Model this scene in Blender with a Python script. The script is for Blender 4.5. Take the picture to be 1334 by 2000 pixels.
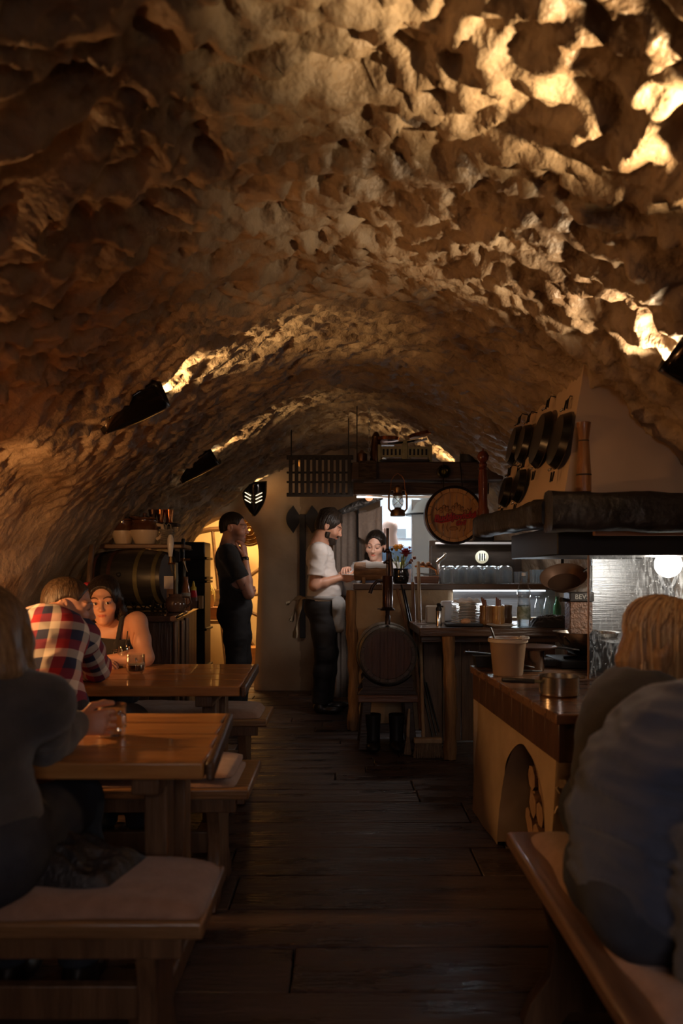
import bpy, math, random
import numpy as np
from mathutils import Vector, Matrix, Euler

for o in list(bpy.data.objects):
    bpy.data.objects.remove(o, do_unlink=True)
scene = bpy.context.scene
COL = scene.collection
random.seed(7)
PI = math.pi

# ------------------------------------------------------------------ camera
F, HZ, CX, CH = 1500.0, 1120.0, 667.0, 1.2       # focal length in px, horizon row, centre column, camera height
cam = bpy.data.cameras.new('camera')
cam.sensor_fit = 'HORIZONTAL'
cam.sensor_width = 24.0
cam.lens = 24.0 * F / 1334.0
cam.shift_y = (HZ - 1000.0) / 1334.0
cam.clip_start = 0.05
cam.dof.use_dof = True
cam.dof.focus_distance = 4.7
cam.dof.aperture_fstop = 2.4
camo = bpy.data.objects.new('camera', cam)
camo.location = (0, 0, CH)
camo.rotation_euler = (PI / 2, 0, 0)
COL.objects.link(camo)
scene.camera = camo

def P(px, py, Y):
    return Vector(((px - CX) / F * Y, Y, CH - (py - HZ) / F * Y))

# ------------------------------------------------------------------ world and exposure
w = bpy.data.worlds.new('world')
scene.world = w
w.use_nodes = True
w.node_tree.nodes['Background'].inputs[0].default_value = (1.0, 0.62, 0.40, 1)
w.node_tree.nodes['Background'].inputs[1].default_value = 0.004
vs = scene.view_settings
vs.view_transform = 'Standard'
vs.look = 'None'
vs.gamma = 1.0
vs.use_curve_mapping = False
vs.exposure = 0.5
scene.cycles.max_bounces = 8
scene.cycles.sample_clamp_indirect = 3.0

def lamp_data(kind, energy, color, size=0.05, **kw):
    l = bpy.data.lights.new(kind.lower(), kind)
    l.energy = energy
    l.color = color
    if kind == 'AREA':
        l.size = size
    else:
        l.shadow_soft_size = size
    for k, v in kw.items():
        setattr(l, k, v)
    return l

def add_light(kind, energy, color, loc, target=None, size=0.05, name=None, **kw):
    l = lamp_data(kind, energy, color, size, **kw)
    o = bpy.data.objects.new(name or kind.lower() + '_light', l)
    COL.objects.link(o)
    o.location = loc
    if target is not None:
        o.rotation_euler = (Vector(target) - Vector(loc)).to_track_quat('-Z', 'Y').to_euler()
    return o

# ------------------------------------------------------------------ materials
MATS = {}
def S(n, k, v):
    n.inputs[k].default_value = v

def mat(name, c1, c2=None, rough=0.6, metal=0.0, scale=6.0, stretch=(1, 1, 1), bump=0.0, bscale=None, detail=4.0,
        spec=0.5, trans=0.0, ior=1.45, emit=None, estr=0.0, rough2=None, coat=0.0, lo=0.35, hi=0.65, sheen=0.0, sss=0.0, alpha=1.0):
    if name in MATS:
        return MATS[name]
    m = bpy.data.materials.new(name)
    m.use_nodes = True
    nt = m.node_tree
    b = nt.nodes['Principled BSDF']
    S(b, 'Base Color', (*c1, 1)); S(b, 'Roughness', rough); S(b, 'Metallic', metal)
    S(b, 'Specular IOR Level', spec); S(b, 'IOR', ior); S(b, 'Transmission Weight', trans)
    S(b, 'Coat Weight', coat); S(b, 'Sheen Weight', sheen); S(b, 'Alpha', alpha)
    if sss:
        S(b, 'Subsurface Weight', sss); S(b, 'Subsurface Radius', (0.02, 0.008, 0.004)); S(b, 'Subsurface Scale', 0.3)
    if emit:
        S(b, 'Emission Color', (*emit, 1)); S(b, 'Emission Strength', estr)
    if c2 is not None or bump or rough2 is not None:
        tc = nt.nodes.new('ShaderNodeTexCoord')
        mp = nt.nodes.new('ShaderNodeMapping')
        S(mp, 'Scale', stretch)
        nt.links.new(tc.outputs['Object'], mp.inputs[0])
        nz = nt.nodes.new('ShaderNodeTexNoise')
        S(nz, 'Scale', scale); S(nz, 'Detail', detail); S(nz, 'Roughness', 0.6)
        nt.links.new(mp.outputs[0], nz.inputs['Vector'])
        if c2 is not None:
            cr = nt.nodes.new('ShaderNodeValToRGB')
            cr.color_ramp.elements[0].position = lo; cr.color_ramp.elements[0].color = (*c1, 1)
            cr.color_ramp.elements[1].position = hi; cr.color_ramp.elements[1].color = (*c2, 1)
            nt.links.new(nz.outputs[0], cr.inputs[0])
            nt.links.new(cr.outputs[0], b.inputs['Base Color'])
        if rough2 is not None:
            mr = nt.nodes.new('ShaderNodeMapRange')
            S(mr, 1, 0.35); S(mr, 2, 0.65); S(mr, 3, rough); S(mr, 4, rough2)
            nt.links.new(nz.outputs[0], mr.inputs[0]); nt.links.new(mr.outputs[0], b.inputs['Roughness'])
        if bump:
            nb = nt.nodes.new('ShaderNodeTexNoise')
            S(nb, 'Scale', bscale or scale * 2); S(nb, 'Detail', 5.0)
            nt.links.new(mp.outputs[0], nb.inputs['Vector'])
            bm = nt.nodes.new('ShaderNodeBump')
            S(bm, 'Strength', min(1.0, bump)); S(bm, 'Distance', 0.02 if bump < 1 else 0.02 * bump)
            nt.links.new(nb.outputs[0], bm.inputs['Height']); nt.links.new(bm.outputs[0], b.inputs['Normal'])
    MATS[name] = m
    return m

def wood(name, dark, light, axis=0, rough=0.4, scale=7.0, bump=0.25, coat=0.0, rough2=None):
    st = [1.0, 1.0, 1.0]
    for i in range(3):
        if i != axis:
            st[i] = 9.0
    return mat(name, dark, light, rough=rough, scale=scale * 0.45, stretch=tuple(st), bump=bump, bscale=scale, coat=coat, detail=6, lo=0.3, hi=0.7, rough2=rough2)

# ------------------------------------------------------------------ mesh helpers
class MB:
    def __init__(s):
        s.v = []; s.f = []; s.m = []
    def add(s, vs, fs, mi=0):
        n = len(s.v)
        s.v += [tuple(v) for v in vs]
        s.f += [tuple(i + n for i in f) for f in fs]
        s.m += [mi] * len(fs)
        return s
    def box(s, c, d, rot=None, taper=1.0, mi=0):
        hx, hy, hz = d[0] / 2, d[1] / 2, d[2] / 2
        vs = [Vector((sx * hx * (taper if sz > 0 else 1), sy * hy * (taper if sz > 0 else 1), sz * hz)) for sz in (-1, 1) for sx, sy in ((-1, -1), (1, -1), (1, 1), (-1, 1))]
        if rot is not None:
            R = rot if isinstance(rot, Matrix) else Euler(rot).to_matrix()
            vs = [R @ v for v in vs]
        vs = [v + Vector(c) for v in vs]
        return s.add(vs, [(3, 2, 1, 0), (4, 5, 6, 7), (0, 1, 5, 4), (1, 2, 6, 5), (2, 3, 7, 6), (3, 0, 4, 7)], mi)
    def quadbox(s, lo4, hi4, mi=0):
        return s.add(list(lo4) + list(hi4), [(3, 2, 1, 0), (4, 5, 6, 7), (0, 1, 5, 4), (1, 2, 6, 5), (2, 3, 7, 6), (3, 0, 4, 7)], mi)
    def tube(s, pts, r, n=8, caps=True, mi=0, flat=1.0):
        pts = [Vector(p) for p in pts]
        rs = r if isinstance(r, (list, tuple)) else [r] * len(pts)
        vs = []; fs = []
        prev = None
        for i, p in enumerate(pts):
            t = (pts[min(i + 1, len(pts) - 1)] - pts[max(i - 1, 0)]).normalized()
            if prev is None:
                a = Vector((0, 0, 1)) if abs(t.z) < 0.9 else Vector((1, 0, 0))
                u = t.cross(a).normalized()
            else:
                u = (prev - t * prev.dot(t)).normalized()
            prev = u
            v = t.cross(u)
            for k in range(n):
                an = 2 * PI * k / n
                vs.append(p + u * (math.cos(an) * rs[i]) + v * (math.sin(an) * rs[i] * flat))
        for i in range(len(pts) - 1):
            for k in range(n):
                a = i * n + k; b = i * n + (k + 1) % n
                fs.append((a, b, b + n, a + n))
        if caps:
            fs.append(tuple(range(n - 1, -1, -1)))
            fs.append(tuple((len(pts) - 1) * n + k for k in range(n)))
        return s.add(vs, fs, mi)
    def lathe(s, prof, n=24, c=(0, 0, 0), M=None, mi=0, cap0=True, cap1=True, sx=1.0, sy=1.0):
        vs = []; fs = []
        for r, z in prof:
            for k in range(n):
                a = 2 * PI * k / n
                vs.append(Vector((r * math.cos(a) * sx, r * math.sin(a) * sy, z)))
        for i in range(len(prof) - 1):
            for k in range(n):
                a = i * n + k; b = i * n + (k + 1) % n
                fs.append((a, b, b + n, a + n))
        if cap0: fs.append(tuple(range(n - 1, -1, -1)))
        if cap1: fs.append(tuple((len(prof) - 1) * n + k for k in range(n)))
        if M is not None: vs = [M @ v for v in vs]
        vs = [v + Vector(c) for v in vs]
        return s.add(vs, fs, mi)
    def prism(s, poly, t, M=None, mi=0):
        """poly: 2-D outline (x, z), extruded by t along y (centred)"""
        n = len(poly)
        vs = [Vector((x, -t / 2, z)) for x, z in poly] + [Vector((x, t / 2, z)) for x, z in poly]
        fs = [tuple(range(n)), tuple(range(2 * n - 1, n - 1, -1))]
        for i in range(n):
            j = (i + 1) % n
            fs.append((i, i + n, j + n, j))
        if M is not None: vs = [M @ v for v in vs]
        return s.add(vs, fs, mi)
    def sphere(s, c, r, n=12, m=8, sc=(1, 1, 1), M=None, mi=0):
        prof = []
        for i in range(m + 1):
            a = -PI / 2 + PI * i / m
            prof.append((max(1e-4, math.cos(a)) * r, math.sin(a) * r))
        Ms = Matrix.Diagonal((sc[0], sc[1], sc[2])).to_4x4()
        if M is not None: Ms = M.to_4x4() @ Ms
        return s.lathe(prof, n, c, Ms, mi)
    def jitter(s, a, seed=0):
        rr = random.Random(seed)
        s.v = [(x + rr.uniform(-a, a), y + rr.uniform(-a, a), z + rr.uniform(-a, a)) for x, y, z in s.v]
        return s
    def build(s, name, mats, parent=None, smooth=True, bevel=0.0, seg=2, loc=None, subsurf=0, angle=0.7):
        me = bpy.data.meshes.new(name)
        me.from_pydata(s.v, [], s.f)
        if not isinstance(mats, (list, tuple)): mats = [mats]
        for m in mats: me.materials.append(m)
        if len(mats) > 1:
            me.polygons.foreach_set('material_index', s.m)
        return mesh_obj(name, me, parent, smooth, bevel, seg, loc, subsurf, angle)

def mesh_obj(name, me, parent=None, smooth=True, bevel=0.0, seg=2, loc=None, subsurf=0, angle=0.7):
    me.validate()
    if smooth:
        me.polygons.foreach_set('use_smooth', [True] * len(me.polygons))
        if angle: 
            try: me.set_sharp_from_angle(angle=angle)
            except Exception: pass
    me.update()
    o = bpy.data.objects.new(name, me)
    COL.objects.link(o)
    if parent is not None: o.parent = parent
    if loc is not None: o.location = loc
    if bevel:
        b = o.modifiers.new('bevel', 'BEVEL'); b.width = bevel; b.segments = seg; b.limit_method = 'ANGLE'; b.angle_limit = 0.6
    if subsurf:
        b = o.modifiers.new('subsurf', 'SUBSURF'); b.levels = subsurf; b.render_levels = subsurf
    return o

def thing(name, label, cat, loc=(0, 0, 0), rz=0.0, group=None):
    o = bpy.data.objects.new(name, None)
    COL.objects.link(o)
    o.empty_display_size = 0.05
    o.location = loc; o.rotation_euler = (0, 0, rz)
    return tag(o, label, cat, group)

def tag(o, label, cat, group=None, kind=None):
    o['label'] = label; o['category'] = cat
    if group: o['group'] = group
    if kind: o['kind'] = kind
    return o

def struct(o):
    o['kind'] = 'structure'
    return o

def copy_tree(o, parent=None):
    c = o.copy(); COL.objects.link(c); c.parent = parent
    for ch in list(o.children):
        copy_tree(ch, c)
    return c

# ------------------------------------------------------------------ numpy noise
_rs = np.random.RandomState(11)
_perm = np.concatenate([_rs.permutation(256)] * 3).astype(np.int64)
_grad = _rs.normal(size=(256, 3)); _grad /= np.linalg.norm(_grad, axis=1)[:, None]
def pnoise(p):
    p = np.asarray(p, float)
    i = np.floor(p).astype(np.int64); f = p - i
    u = f * f * f * (f * (f * 6 - 15) + 10)
    out = 0
    for dx in (0, 1):
        for dy in (0, 1):
            for dz in (0, 1):
                h = _perm[(_perm[(_perm[(i[:, 0] + dx) & 255] + i[:, 1] + dy) & 255] + i[:, 2] + dz) & 255]
                d = f - np.array([dx, dy, dz])
                g = (_grad[h] * d).sum(1)
                wgt = (u[:, 0] if dx else 1 - u[:, 0]) * (u[:, 1] if dy else 1 - u[:, 1]) * (u[:, 2] if dz else 1 - u[:, 2])
                out = out + g * wgt
    return out * 1.6
def fbm(p, o=4):
    r = 0; a = 1.0
    for k in range(o):
        r = r + a * pnoise(p * 2 ** k + 17.3 * k); a *= 0.5
    return r
def worley(p):
    p = np.asarray(p, float)
    i = np.floor(p).astype(np.int64); f = p - i
    b1 = np.full(len(p), 9.0); b2 = np.full(len(p), 9.0)
    for dx in (-1, 0, 1):
        for dy in (-1, 0, 1):
            for dz in (-1, 0, 1):
                h = _perm[(_perm[(_perm[(i[:, 0] + dx) & 255] + i[:, 1] + dy) & 255] + i[:, 2] + dz) & 255]
                o = np.stack([(h * 37 % 256) / 256.0, (h * 91 % 256) / 256.0, (h * 151 % 256) / 256.0], 1)
                d = np.linalg.norm(np.array([dx, dy, dz]) + o - f, axis=1)
                b2 = np.minimum(b2, np.maximum(b1, d)); b1 = np.minimum(b1, d)
    return b1, b2

def grid_mesh(name, V, nu, nv, m, closed=False):
    idx = np.arange(nu * nv).reshape(nu, nv)
    q = np.stack([idx[:-1, :-1], idx[1:, :-1], idx[1:, 1:], idx[:-1, 1:]], -1).reshape(-1, 4)
    return np_mesh(name, V, q, m)

def np_mesh(name, V, q, m):
    me = bpy.data.meshes.new(name)
    me.vertices.add(len(V)); me.vertices.foreach_set('co', np.asarray(V, np.float32).ravel())
    k = q.shape[1]
    me.loops.add(len(q) * k); me.loops.foreach_set('vertex_index', q.astype(np.int32).ravel())
    me.polygons.add(len(q)); me.polygons.foreach_set('loop_start', np.arange(0, len(q) * k, k, dtype=np.int32))
    try: me.polygons.foreach_set('loop_total', np.full(len(q), k, np.int32))
    except Exception: pass
    me.update(calc_edges=True)
    if m is not None:
        for mm in (m if isinstance(m, (list, tuple)) else [m]): me.materials.append(mm)
    return me
# ================================================================== structure: vault, walls, floor
PROF = [(-2.02, -0.05), (-2.0, 0.35), (-1.92, 0.8), (-1.75, 1.22), (-1.46, 1.64), (-1.0, 2.06), (-0.5, 2.36), (0.0, 2.5),
        (0.5, 2.42), (1.0, 2.13), (1.4, 1.78), (1.75, 1.3), (1.95, 0.8), (2.02, 0.35), (2.04, -0.05)]
def catmull(pts, n):
    p = np.array([pts[0]] + list(pts) + [pts[-1]], float)
    out = []
    for i in range(1, len(p) - 2):
        for t in np.linspace(0, 1, 40, endpoint=False):
            a, b, c, d = p[i - 1], p[i], p[i + 1], p[i + 2]
            out.append(0.5 * ((2 * b) + (c - a) * t + (2 * a - 5 * b + 4 * c - d) * t * t + (3 * b - a - 3 * c + d) * t ** 3))
    out.append(p[-2]); out = np.array(out)
    s = np.concatenate([[0], np.cumsum(np.linalg.norm(np.diff(out, axis=0), axis=1))])
    ss = np.linspace(0, s[-1], n)
    return np.stack([np.interp(ss, s, out[:, k]) for k in range(out.shape[1])], 1)
PC = catmull(PROF, 400)
def vault_z(x):
    top = PC[20:-20]
    return float(np.interp(x, top[:, 0], top[:, 1]))

def vault_disp(V):
    """inward displacement of the rough plaster, a function of the place only"""
    warp = 1.4 * np.stack([pnoise(V * 2.1 + 5), pnoise(V * 2.1 + 25), pnoise(V * 2.1 + 45)], 1)
    q = V + 0.10 * warp
    z = V[:, 2]; x = V[:, 0]; y = V[:, 1]
    rough_amt = np.clip((z - 1.35) / 0.55, 0.0, 1.0) 
    fine = np.clip((y - 1.6) / 1.5, 0.35, 1.0)
    rough_amt = np.where(x < 0, 0.18 + 0.82 * rough_amt, 0.25 + 0.75 * rough_amt)
    near = np.clip((5.0 - y) / 2.6, 0.50, 1.15) * 1.45
    f1, f2 = worley(q * np.array([6.6, 8.2, 6.6]))
    g1, g2 = worley(q * np.array([13.0, 17.0, 13.0]) + 40)
    pits = np.clip((0.42 - f1) / 0.42, 0, 1) ** 0.8            # hollows between the stones
    pits2 = np.clip((0.38 - g1) / 0.38, 0, 1)
    stones = np.clip(f2 - f1, 0, 0.35) / 0.35
    swirl = 1 - np.abs(pnoise(q * np.array([3.4, 6.2, 3.4]) + 90)) * 2.2
    sw2 = 1 - np.abs(pnoise(q * np.array([8.0, 13.0, 8.0]) + 190)) * 2.2
    sw3 = 1 - np.abs(pnoise(q * np.array([15.0, 19.0, 15.0]) + 290)) * 2.2
    d = 0.05 * pnoise(V * 1.1) + rough_amt * near * (0.032 * swirl + 0.022 * sw2 - 0.052 * pits - 0.034 * pits2 * fine + 0.014 * stones + 0.012 * sw3 * fine)
    d += rough_amt * 0.006 * fbm(V * 16, 3) + 0.0025 * fbm(V * 30, 2)
    # long trowel strokes on the low smooth plaster at the left
    low = np.clip((1.75 - z) / 0.5, 0, 1) * (x < 0)
    d += low * 0.010 * pnoise(np.stack([V[:, 0] * 2, V[:, 1] * 1.5 + z * 3.5, z * 5 - V[:, 1] * 5.5], 1))
    # shallow smooth niche low in the vault at the left
    nr = ((y - 3.25) / 0.98) ** 2 + ((z - 1.40) / 0.36) ** 2
    d -= (x < 0) * 0.07 * np.clip((1.10 - nr) / 0.45, 0, 1)
    return d

plaster = mat('vault_plaster', (0.165, 0.105, 0.062), (0.42, 0.31, 0.205), rough=0.40, rough2=0.7, scale=2.4, bump=0.9, bscale=24, detail=9)
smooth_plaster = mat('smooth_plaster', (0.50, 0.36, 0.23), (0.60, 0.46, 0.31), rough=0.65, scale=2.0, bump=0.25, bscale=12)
def vault_piece(name, i0, i1, y0, y1, dy, m):
    pr = PC[i0:i1 + 1]
    ys = np.arange(y0, y1 + 1e-6, dy)
    # inward normals
    d = np.gradient(PC, axis=0)[i0:i1 + 1]
    nrm = np.stack([d[:, 1], -d[:, 0]], 1); nrm /= np.linalg.norm(nrm, axis=1)[:, None]
    V = np.zeros((len(pr), len(ys), 3)); N = np.zeros_like(V)
    V[..., 0] = pr[:, None, 0]; V[..., 1] = ys[None]; V[..., 2] = pr[:, None, 1]
    N[..., 0] = nrm[:, None, 0]; N[..., 2] = nrm[:, None, 1]
    V = V.reshape(-1, 3); N = N.reshape(-1, 3)
    V2 = V + N * vault_disp(V)[:, None]
    me = grid_mesh(name, V2, len(pr), len(ys), m)
    return struct(mesh_obj(name, me, angle=0))
iL = int(np.argmin(np.abs(PC[:200, 1] - 1.15))); iR = 200 + int(np.argmin(np.abs(PC[200:, 1] - 1.15)))
vault_piece('ceiling', iL, iR, -1.15, 8.0, 0.0145, plaster)
vault_piece('wall_left', 0, iL, -1.15, 8.0, 0.0145, plaster)
vault_piece('wall_right', iR, 399, -1.15, 8.0, 0.029, plaster)

# wall behind the photographer
bm = MB(); bm.box((0, -1.2, 1.25), (4.3, 0.1, 2.7)); struct(bm.build('wall_front', smooth_plaster))

# ---------------------------------------------------------------- back wall: arched doorway at the left, kitchen hatch
YB = 7.9
DOOR = [(-1.72, -0.04), (-1.74, 0.9), (-1.70, 1.32), (-1.58, 1.60), (-1.36, 1.76), (-1.12, 1.80), (-0.96, 1.72), (-0.87, 1.50), (-0.86, 1.2), (-0.88, 0.7), (-0.91, -0.04)]
HATCH = (0.40, 0.97, 0.95, 2.02)
def inside_door(x, z):
    n = len(DOOR); c = False; j = n - 1
    for i in range(n):
        xi, zi = DOOR[i]; xj, zj = DOOR[j]
        if ((zi > z) != (zj > z)) and (x < (xj - xi) * (z - zi) / (zj - zi + 1e-9) + xi): c = not c
        j = i
    return c
def back_wall():
    door = catmull(DOOR, 60)
    bm = MB()
    # outer boundary follows the vault, cut into a fan of quads between doorway and outline
    outl = np.array([p for p in PC if p[0] < -0.86 or True])
    th = 0.38
    def ring(poly_in, poly_out):
        pass
    # strip left part: door edge to vault outline
    n = len(door)
    left = PC[:165]                                   # from left floor up to about x = -0.5
    lo = catmull([tuple(p) for p in left[::8]] + [(-0.45, 2.30)], n)
    # outer path goes left floor -> up -> down the right of the door
    outer = catmull([tuple(p) for p in left[::8]] + [(-0.42, 2.3), (-0.42, 1.8), (-0.42, 1.0), (-0.42, -0.04)], n)
    k = 14
    V = []; 
    for y_ in (YB,):
        pass
    t = np.linspace(0, 1, k)
    A = door[:, None, :] * (1 - t[None, :, None]) + outer[:, None, :] * t[None, :, None]
    X = A[..., 0].ravel(); Z = A[..., 1].ravel()
    pts = np.stack([X, np.full_like(X, YB), Z], 1)
    edge = np.clip(1 - np.tile(t, n) * 5, 0, 1)
    pts[:, 1] += -0.03 * fbm(pts * 2.2, 3) + 0.06 * edge ** 2
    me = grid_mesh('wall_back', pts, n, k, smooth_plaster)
    o = struct(mesh_obj('wall_back', me, angle=0))
    # the reveal of the arch
    ys = np.linspace(0.06, th, 8)
    V = np.zeros((n, len(ys), 3)); V[..., 0] = door[:, None, 0]; V[..., 2] = door[:, None, 1]; V[..., 1] = YB + ys[None]
    V = V.reshape(-1, 3)
    V[:, 1] += np.where(np.tile(np.arange(len(ys)), n) == 0, 0, 0)
    first = np.tile(np.arange(len(ys)), n) == 0
    V[first] = pts.reshape(n, k, 3)[:, 0]
    V[~first] += 0.012 * np.stack([pnoise(V[~first] * 4), 0 * V[~first][:, 0], pnoise(V[~first] * 4 + 9)], 1)
    me = grid_mesh('door_reveal', V, n, len(ys), smooth_plaster)
    mesh_obj('door_reveal', me, parent=o, angle=0)
    return o
wall_back = back_wall()
# middle part of the back wall between doorway and hatch, and above and beside the hatch
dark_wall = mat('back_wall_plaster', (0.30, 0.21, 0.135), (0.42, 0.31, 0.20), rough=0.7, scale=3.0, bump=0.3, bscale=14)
def wall_rect(name, x0, x1, z0, z1, y=YB, nx=24, nz=30, m=None, top=None):
    xs = np.linspace(x0, x1, nx); zs = np.linspace(0, 1, nz)
    V = np.zeros((nx, nz, 3)); V[..., 0] = xs[:, None]
    tops = np.array([min(z1, vault_z(x) + 0.08) if top is None else z1 for x in xs])
    V[..., 2] = z0 + (tops[:, None] - z0) * zs[None]
    V = V.reshape(-1, 3); V[:, 1] = y - 0.03 * fbm(np.stack([V[:, 0], np.full(len(V), YB), V[:, 2]], 1) * 2.2, 3)
    return mesh_obj(name, grid_mesh(name, V, nx, nz, m or dark_wall), parent=None, angle=0)
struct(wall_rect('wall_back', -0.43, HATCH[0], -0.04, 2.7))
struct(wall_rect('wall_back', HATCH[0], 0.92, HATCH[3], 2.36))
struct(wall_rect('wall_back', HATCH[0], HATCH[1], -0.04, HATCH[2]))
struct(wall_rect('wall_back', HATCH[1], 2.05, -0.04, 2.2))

# ---------------------------------------------------------------- the lit room behind the doorway
cream = mat('cream_wall', (0.62, 0.46, 0.25), (0.70, 0.54, 0.32), rough=0.7, scale=2.0, bump=0.1)
bm = MB(); bm.box((-1.4, 9.95, 1.2), (3.2, 0.1, 2.6)); struct(bm.build('wall_side_room', cream))
bm = MB(); bm.box((-2.95, 9.1, 1.2), (0.1, 1.8, 2.6)); struct(bm.build('wall_side_room', cream))
bm = MB(); bm.box((-0.10, 9.1, 1.2), (0.1, 1.8, 2.6)); struct(bm.build('wall_side_room', cream))
bm = MB(); bm.box((-1.5, 9.1, 2.45), (3.0, 1.9, 0.1)); struct(bm.build('ceiling_side_room', cream))

# ---------------------------------------------------------------- kitchen behind the hatch
kwhite = mat('kitchen_white', (0.78, 0.82, 0.84), rough=0.5)
bm = MB(); bm.box((1.0, 10.3, 1.3), (2.4, 0.1, 2.9)); struct(bm.build('wall_kitchen', kwhite))
bm = MB(); bm.box((-0.02, 9.1, 1.3), (0.06, 2.3, 2.9)); struct(bm.build('wall_kitchen', kwhite))
bm = MB(); bm.box((2.15, 9.1, 1.3), (0.1, 2.3, 2.9)); struct(bm.build('wall_kitchen', kwhite))
bm = MB(); bm.box((1.0, 9.1, 2.72), (2.4, 2.4, 0.08)); struct(bm.build('ceiling_kitchen', kwhite))

# ---------------------------------------------------------------- floor: boards across the aisle
fl = thing('floor', '', ''); del fl['label']; del fl['category']; struct(fl)
floor_mats = [mat('floor_board_%d' % i, c1, c2, rough=0.18, rough2=0.55, scale=2.2, stretch=(1, 5, 5), bump=0.35, bscale=9)
              for i, (c1, c2) in enumerate([((0.040, 0.026, 0.024), (0.085, 0.058, 0.050)), ((0.048, 0.031, 0.027), (0.10, 0.068, 0.056)), ((0.034, 0.023, 0.021), (0.075, 0.052, 0.045))])]
sub = MB(); sub.box((0, 5.0, -0.09), (6.6, 11.0, 0.06)); struct(sub.build('floor_base', mat('floor_base', (0.02, 0.014, 0.01), rough=0.9)))
rr = random.Random(3)
y = -1.15
row = 0
protos = {}
while y < 10.2:
    wdt = rr.choice([0.18, 0.20, 0.22]) if y > 4.05 else rr.choice([0.27, 0.31, 0.34])
    x = -2.1 - rr.uniform(0, 0.8)
    while x < 2.1:
        ln = rr.uniform(0.9, 1.9)
        b = MB(); b.box((0, 0, 0), (ln - 0.006, wdt - 0.007, 0.05))
        o = b.build('floor_plank', floor_mats[rr.randrange(3)], fl, bevel=0.004, seg=1)
        o.location = (x + ln / 2, y + wdt / 2, -0.0285 + rr.uniform(-0.003, 0.002)); o.rotation_euler = (rr.uniform(-.006, .006), rr.uniform(-.002, .002), 0)
        x += ln
    y += wdt; row += 1

# ================================================================== lights that belong to the place, then an added fill light
WARM = (1.0, 0.66, 0.30)
lamp_metal = mat('lamp_black_metal', (0.018, 0.014, 0.012), rough=0.16, metal=0.7, coat=0.4)
bulb_mat = mat('lamp_bulb', (1, 1, 1), emit=(1.0, 0.80, 0.50), estr=40.0)
brass_dull = mat('lamp_inside', (0.75, 0.62, 0.40), rough=0.3, metal=0.9)

def shield_lamp(pos, along, normal, label, energy, spread=0.9, tilt=0.25, L=0.34, W=0.25, bulb=0.016, color=WARM, slit=True):
    """a heater-shield reflector that stands off the vault and throws its light along it; `along` points from the shield's tip to its open end"""
    a = Vector(along).normalized(); nv = Vector(normal).normalized(); nv = (nv - a * a.dot(nv)).normalized(); s_ = a.cross(nv)
    t = thing('wall_lamp', label, 'lamp', pos, group='shield lamps along the vault')
    M = Matrix((s_, nv, a)).transposed()             # local x = across, y = away from the wall, z = towards the open end
    bm = MB(); nu, nvv = 15, 13
    vs = []; 
    for j in range(nvv):
        v = j / (nvv - 1)
        half = W / 2 * min(1.0, (math.sin(min(1.0, v * 1.25 + 0.03) * PI / 2)) ** 0.75)
        zz = -L * 0.62 + L * v
        for i in range(nu):
            u = -1 + 2 * i / (nu - 1)
            dep = 0.085 * (1 - u * u) * (0.35 + 0.65 * v) + 0.02
            top = 0.018 * (abs(u) ** 1.5) if j == nvv - 1 else 0
            vs.append(M @ Vector((u * half, dep, zz + top)))
    fs = [(j * nu + i, j * nu + i + 1, (j + 1) * nu + i + 1, (j + 1) * nu + i) for j in range(nvv - 1) for i in range(nu - 1)]
    bm.add(vs, fs)
    sh = bm.build('shade', [lamp_metal, brass_dull], t, angle=0)
    so = sh.modifiers.new('solid', 'SOLIDIFY'); so.thickness = 0.006; so.offset = -1
    if slit:
        for k in range(3):
            for sg in (-1, 1):
                b = MB(); 
                zc = -0.02 - 0.035 * k + 0.02
                p0 = Vector((sg * 0.025, 0.1055 - 0.002 * k, zc - 0.012)); p1 = Vector((sg * 0.085, 0.085 - 0.003 * k, zc + 0.022))
                b.tube([M @ p0, M @ p1], 0.0035, 6)
                b.build('slit', mat('lamp_slit', (1, 0.8, 0.5), emit=(1.0, 0.78, 0.45), estr=2.2), t)
    b = MB(); b.box(M @ Vector((0, 0.012, -0.02)), (0.07, 0.02, 0.10), rot=M); b.build('bracket', lamp_metal, t)
    b = MB(); b.sphere(M @ Vector((0, 0.05, 0.02)), bulb, 12, 8); bo = b.build('bulb', bulb_mat, t)
    bo.visible_shadow = True
    l = add_light('SPOT', energy * 1.35, color, pos + M @ Vector((0, 0.062, 0.055)), pos + M @ Vector((0, 0.062 + tilt * -0.5, 0.055 + 1.0)), size=0.02, name='lamp_light')
    l.data.spot_size = 2.0 * spread; l.data.spot_blend = 0.9
    return t

def on_vault(x, y, off=0.0):
    i = int(np.argmin(np.abs(PC[20:-20, 0] - x))) + 20
    d = PC[i + 1] - PC[i - 1]; d /= np.linalg.norm(d)
    nrm = Vector((d[1], 0, -d[0]))
    p = Vector((PC[i, 0], y, PC[i, 1])) + nrm * off
    up = Vector((d[0], 0, d[1]))
    return p, nrm, up
p, n_, u_ = on_vault(-1.02, 3.72, 0.03)
shield_lamp(p, u_ * 0.96 + Vector((0, 0.22, 0)), n_ + Vector((0.1, -0.25, 0)), 'black shield lamp on the vault above the couple', 20, spread=0.62, tilt=0.35, slit=False)
p, n_, u_ = on_vault(-1.05, 5.55, 0.03)
shield_lamp(p, u_, n_ + Vector((0.1, -0.35, 0)), 'black shield lamp on the vault above the keg shelf', 13, L=0.30, W=0.22, spread=0.55, tilt=0.35, slit=False)
p = P(497, 968, 7.72)
shield_lamp(p, (0.02, 0.0, 1), (0.0, -1, -0.05), 'black shield lamp with lit slits on the wall above the arched doorway', 9, tilt=0.5, spread=0.8)
p, n_, u_ = on_vault(1.10, 6.5, 0.04)
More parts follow.
